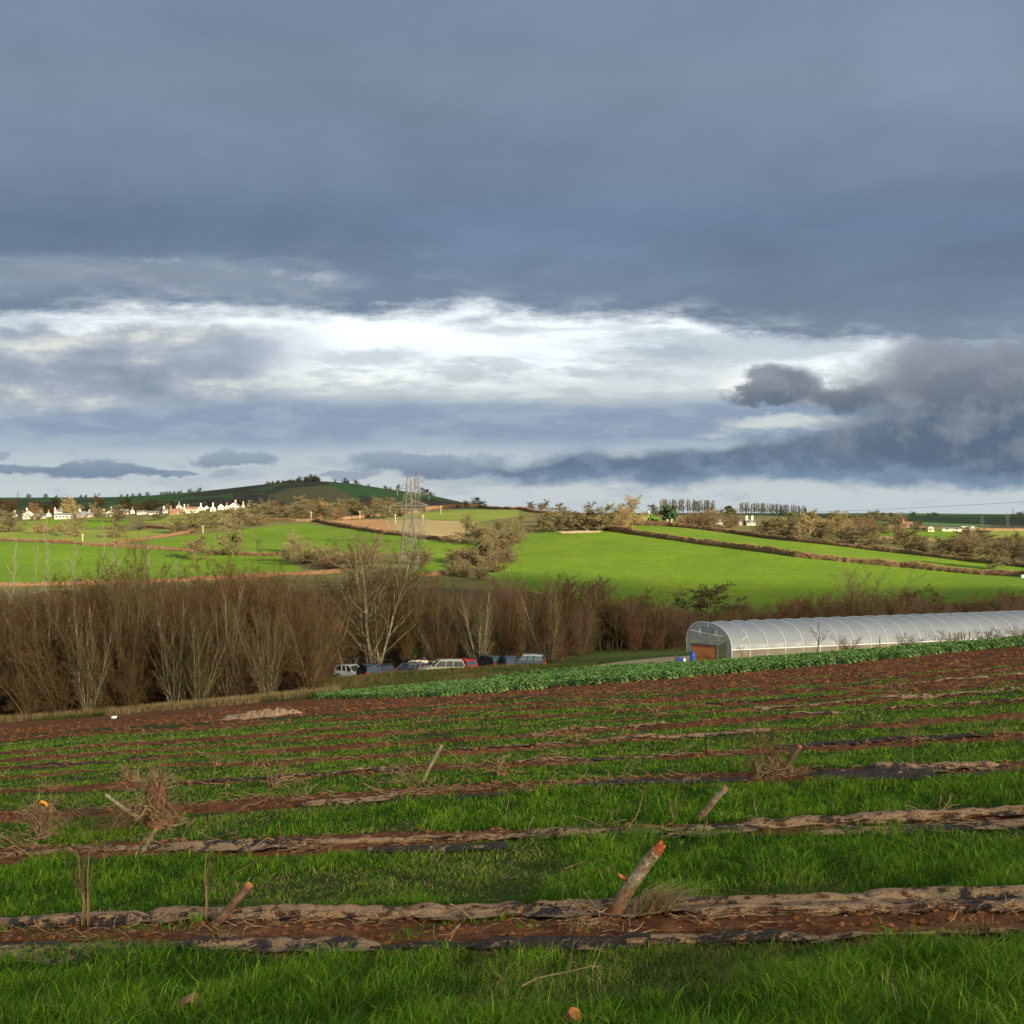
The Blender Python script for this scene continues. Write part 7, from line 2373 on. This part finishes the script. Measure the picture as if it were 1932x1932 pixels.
# dry tufts beside the stumps
for (px, py, n, h, lab, sp) in ((1217, 1738, 320, .21, 'straw coloured tuft of dry grass right of the big silver stump', (.9, -.2)), (185, 1752, 90, .12, 'pale dry tuft at foot of the thin olive stems', (.6, -.1)), (1092, 1772, 70, .10, 'flattened dry tuft in front of the big silver stump', (.5, -.3)), (420, 1790, 90, .10, 'dry tuft below the foot of the short red brown log', (.2, -.3)), (378, 1752, 80, .10, 'greenish tuft clasping the foot of the short red brown log', (-.2, 0))):
    c = near(px, py)
    r = np.random.default_rng(int(px))
    X = c.x + r.normal(size=n) * .05; Y = c.y + r.normal(size=n) * .035
    o = blades('dry_tuft', X, Y, gz(X, Y), h * (.5 + .9 * r.random(n)), (.007 if n > 300 else .0045) * np.ones(n), (.92 + .08 * r.random(n)) if 'green' not in lab else (.5 + .4 * r.random(n)), M_BLADE, lean=.9, seed=int(px), wind=sp)
    o['kind'] = 'thing'; tag(o, lab, 'grass tuft')


# ------------------------------------------------------------------ the strip of vegetables
def veg_mesh(seed, h=.62):
    r = random.Random(seed)
    lv = ([], []); nl = 15
    st = MB()
    st.tube([(0, 0, -.05), (0.01, 0, h * .45)], [.03, .024], 6)
    for i in range(nl):
        az = i * 2.4 + r.uniform(-.3, .3)
        up = .25 + .65 * i / nl
        L = (.44 - .15 * i / nl) * r.uniform(.8, 1.2)
        b = Vector((0, 0, h * (.12 + .42 * i / nl)))
        d = Vector((cos(az), sin(az), 0)); w = Vector((-sin(az), cos(az), 0))
        st.tube([b, b + d * L * .3 + Vector((0, 0, L * up * .5))], [.012, .008], 5)
        rows = []
        for a in range(5):
            t = a / 4
            c = b + d * (L * (.25 + .8 * t)) + Vector((0, 0, L * (up * 1.15 * (.4 + t) - (1.25 - up * .6) * t * t)))
            ww = L * .42 * (sin(pi * (.12 + .8 * t)) ** .8)
            rows.append([c + w * (ww * q) + Vector((0, 0, .05 * abs(q) * 1.0 + r.uniform(-.03, .03))) for q in (-1, -.5, 0, .5, 1)])
        for a in range(4):
            for q in range(4):
                n = len(lv[0])
                lv[0].extend([tuple(rows[a][q]), tuple(rows[a][q + 1]), tuple(rows[a + 1][q + 1]), tuple(rows[a + 1][q])]); lv[1].append((n, n + 1, n + 2, n + 3))
    return np.array(lv[0]), np.array(lv[1]), st


M_LEAF = twig('brassica_leaf', [(0.05, 0.115, 0.022), (0.085, 0.17, 0.038), (0.125, 0.22, 0.06), (0.17, 0.26, 0.09)], 1.6)
M_STALK = mat('pale_stalk', (0.30, 0.34, 0.19), .7, .2, speckle([(0.22, 0.27, 0.13), (0.36, 0.39, 0.24)], 6, 3))
VG = [veg_mesh(200 + i) for i in range(6)]
VGM = [(np_mesh('leaves', a, b, [M_LEAF], smooth=True)) for a, b, c in VG]
VST = []
for a, b, c in VG:
    me = bpy.data.meshes.new('stalk'); me.from_pydata(c.v, [], c.f); me.materials.append(M_STALK); me.update(); VST.append(me)
front = [(600, 1320), (838, 1315), (1105, 1293), (1300, 1279), (1490, 1263), (1747, 1238), (1935, 1216), (2100, 1196)]
back = [(600, 1313), (680, 1307), (810, 1296), (900, 1286), (1000, 1272), (1100, 1264), (1200, 1259), (1330, 1253.5), (1400, 1249), (1500, 1243), (1700, 1228), (1935, 1207), (2100, 1188)]


def interp(px, pts): return float(np.interp(px, [p[0] for p in pts], [p[1] for p in pts]))


PXS = np.linspace(600, 2060, 90)
YFS = [ray(q, interp(q, front), 40, 100)[1] for q in PXS]
YBS = [ray(q, interp(q, back), 40, 100)[1] for q in PXS]
r = random.Random(77)
cand = []
for k in range(9000):
    px = r.uniform(600, 2060)
    a = interp(px, front); b = interp(px, back)
    yf_ = float(np.interp(px, PXS, YFS)); yb_ = float(np.interp(px, PXS, YBS))      # depth of the strip at this place
    yb_ = min(yb_, yf_ + 34)
    if yb_ - yf_ < 1.2: yb_ = yf_ + 1.6
    y = r.uniform(yf_, yb_)
    cand.append(((px - C0) / F0 * y, y, y - yf_))
# keep a spacing so that plants stand side by side
cell = {}
pts = []
for (x, y, dd_) in cand:
    key = (int(x / .40), int(y / .55))
    if key in cell: continue
    cell[key] = 1
    if ((x - 19.55) * cos(TA) + (y - 100) * sin(TA)) > -.3 and (-(x - 19.55) * sin(TA) + (y - 100) * cos(TA)) > -1.2: continue
    if abs(x - sx) < 2.0 and y > sy - 1.4: continue
    pts.append((x, y, dd_))
pts.sort(key=lambda p: p[2])
print('brassicas', len(pts))
parts_ = []
for i, (x, y, dd_) in enumerate(pts):
    z = g1(x, y); s = r.uniform(.72, 1.18) * (0.60 - .10 * max(0, min(1, (-x - 2) / 9))); az = r.random() * 6.28; v = r.randrange(6)
    if i < 290:
        o = empty('brassica_plant', (x, y, z), 'broad leaved green brassica at the near edge of the vegetable strip', 'brassica', 'brassicas along the near edge of the strip', az)
        o.scale = (s, s, s)
        link('leaves', VGM[v], o); link('stalk', VST[v], o)
    else:
        V, T = VG[v][0], VG[v][1]
        c, s_ = cos(az) * s, sin(az) * s
        W_ = np.stack([V[:, 0] * c - V[:, 1] * s_ + x, V[:, 0] * s_ + V[:, 1] * c + y, V[:, 2] * s + z], 1)
        parts_.append((W_, T))
if parts_:
    V, T = merge(parts_)
    tag(link('brassicas', np_mesh('brassicas', V, T, [M_LEAF], smooth=True)), None, None, None, 'stuff')
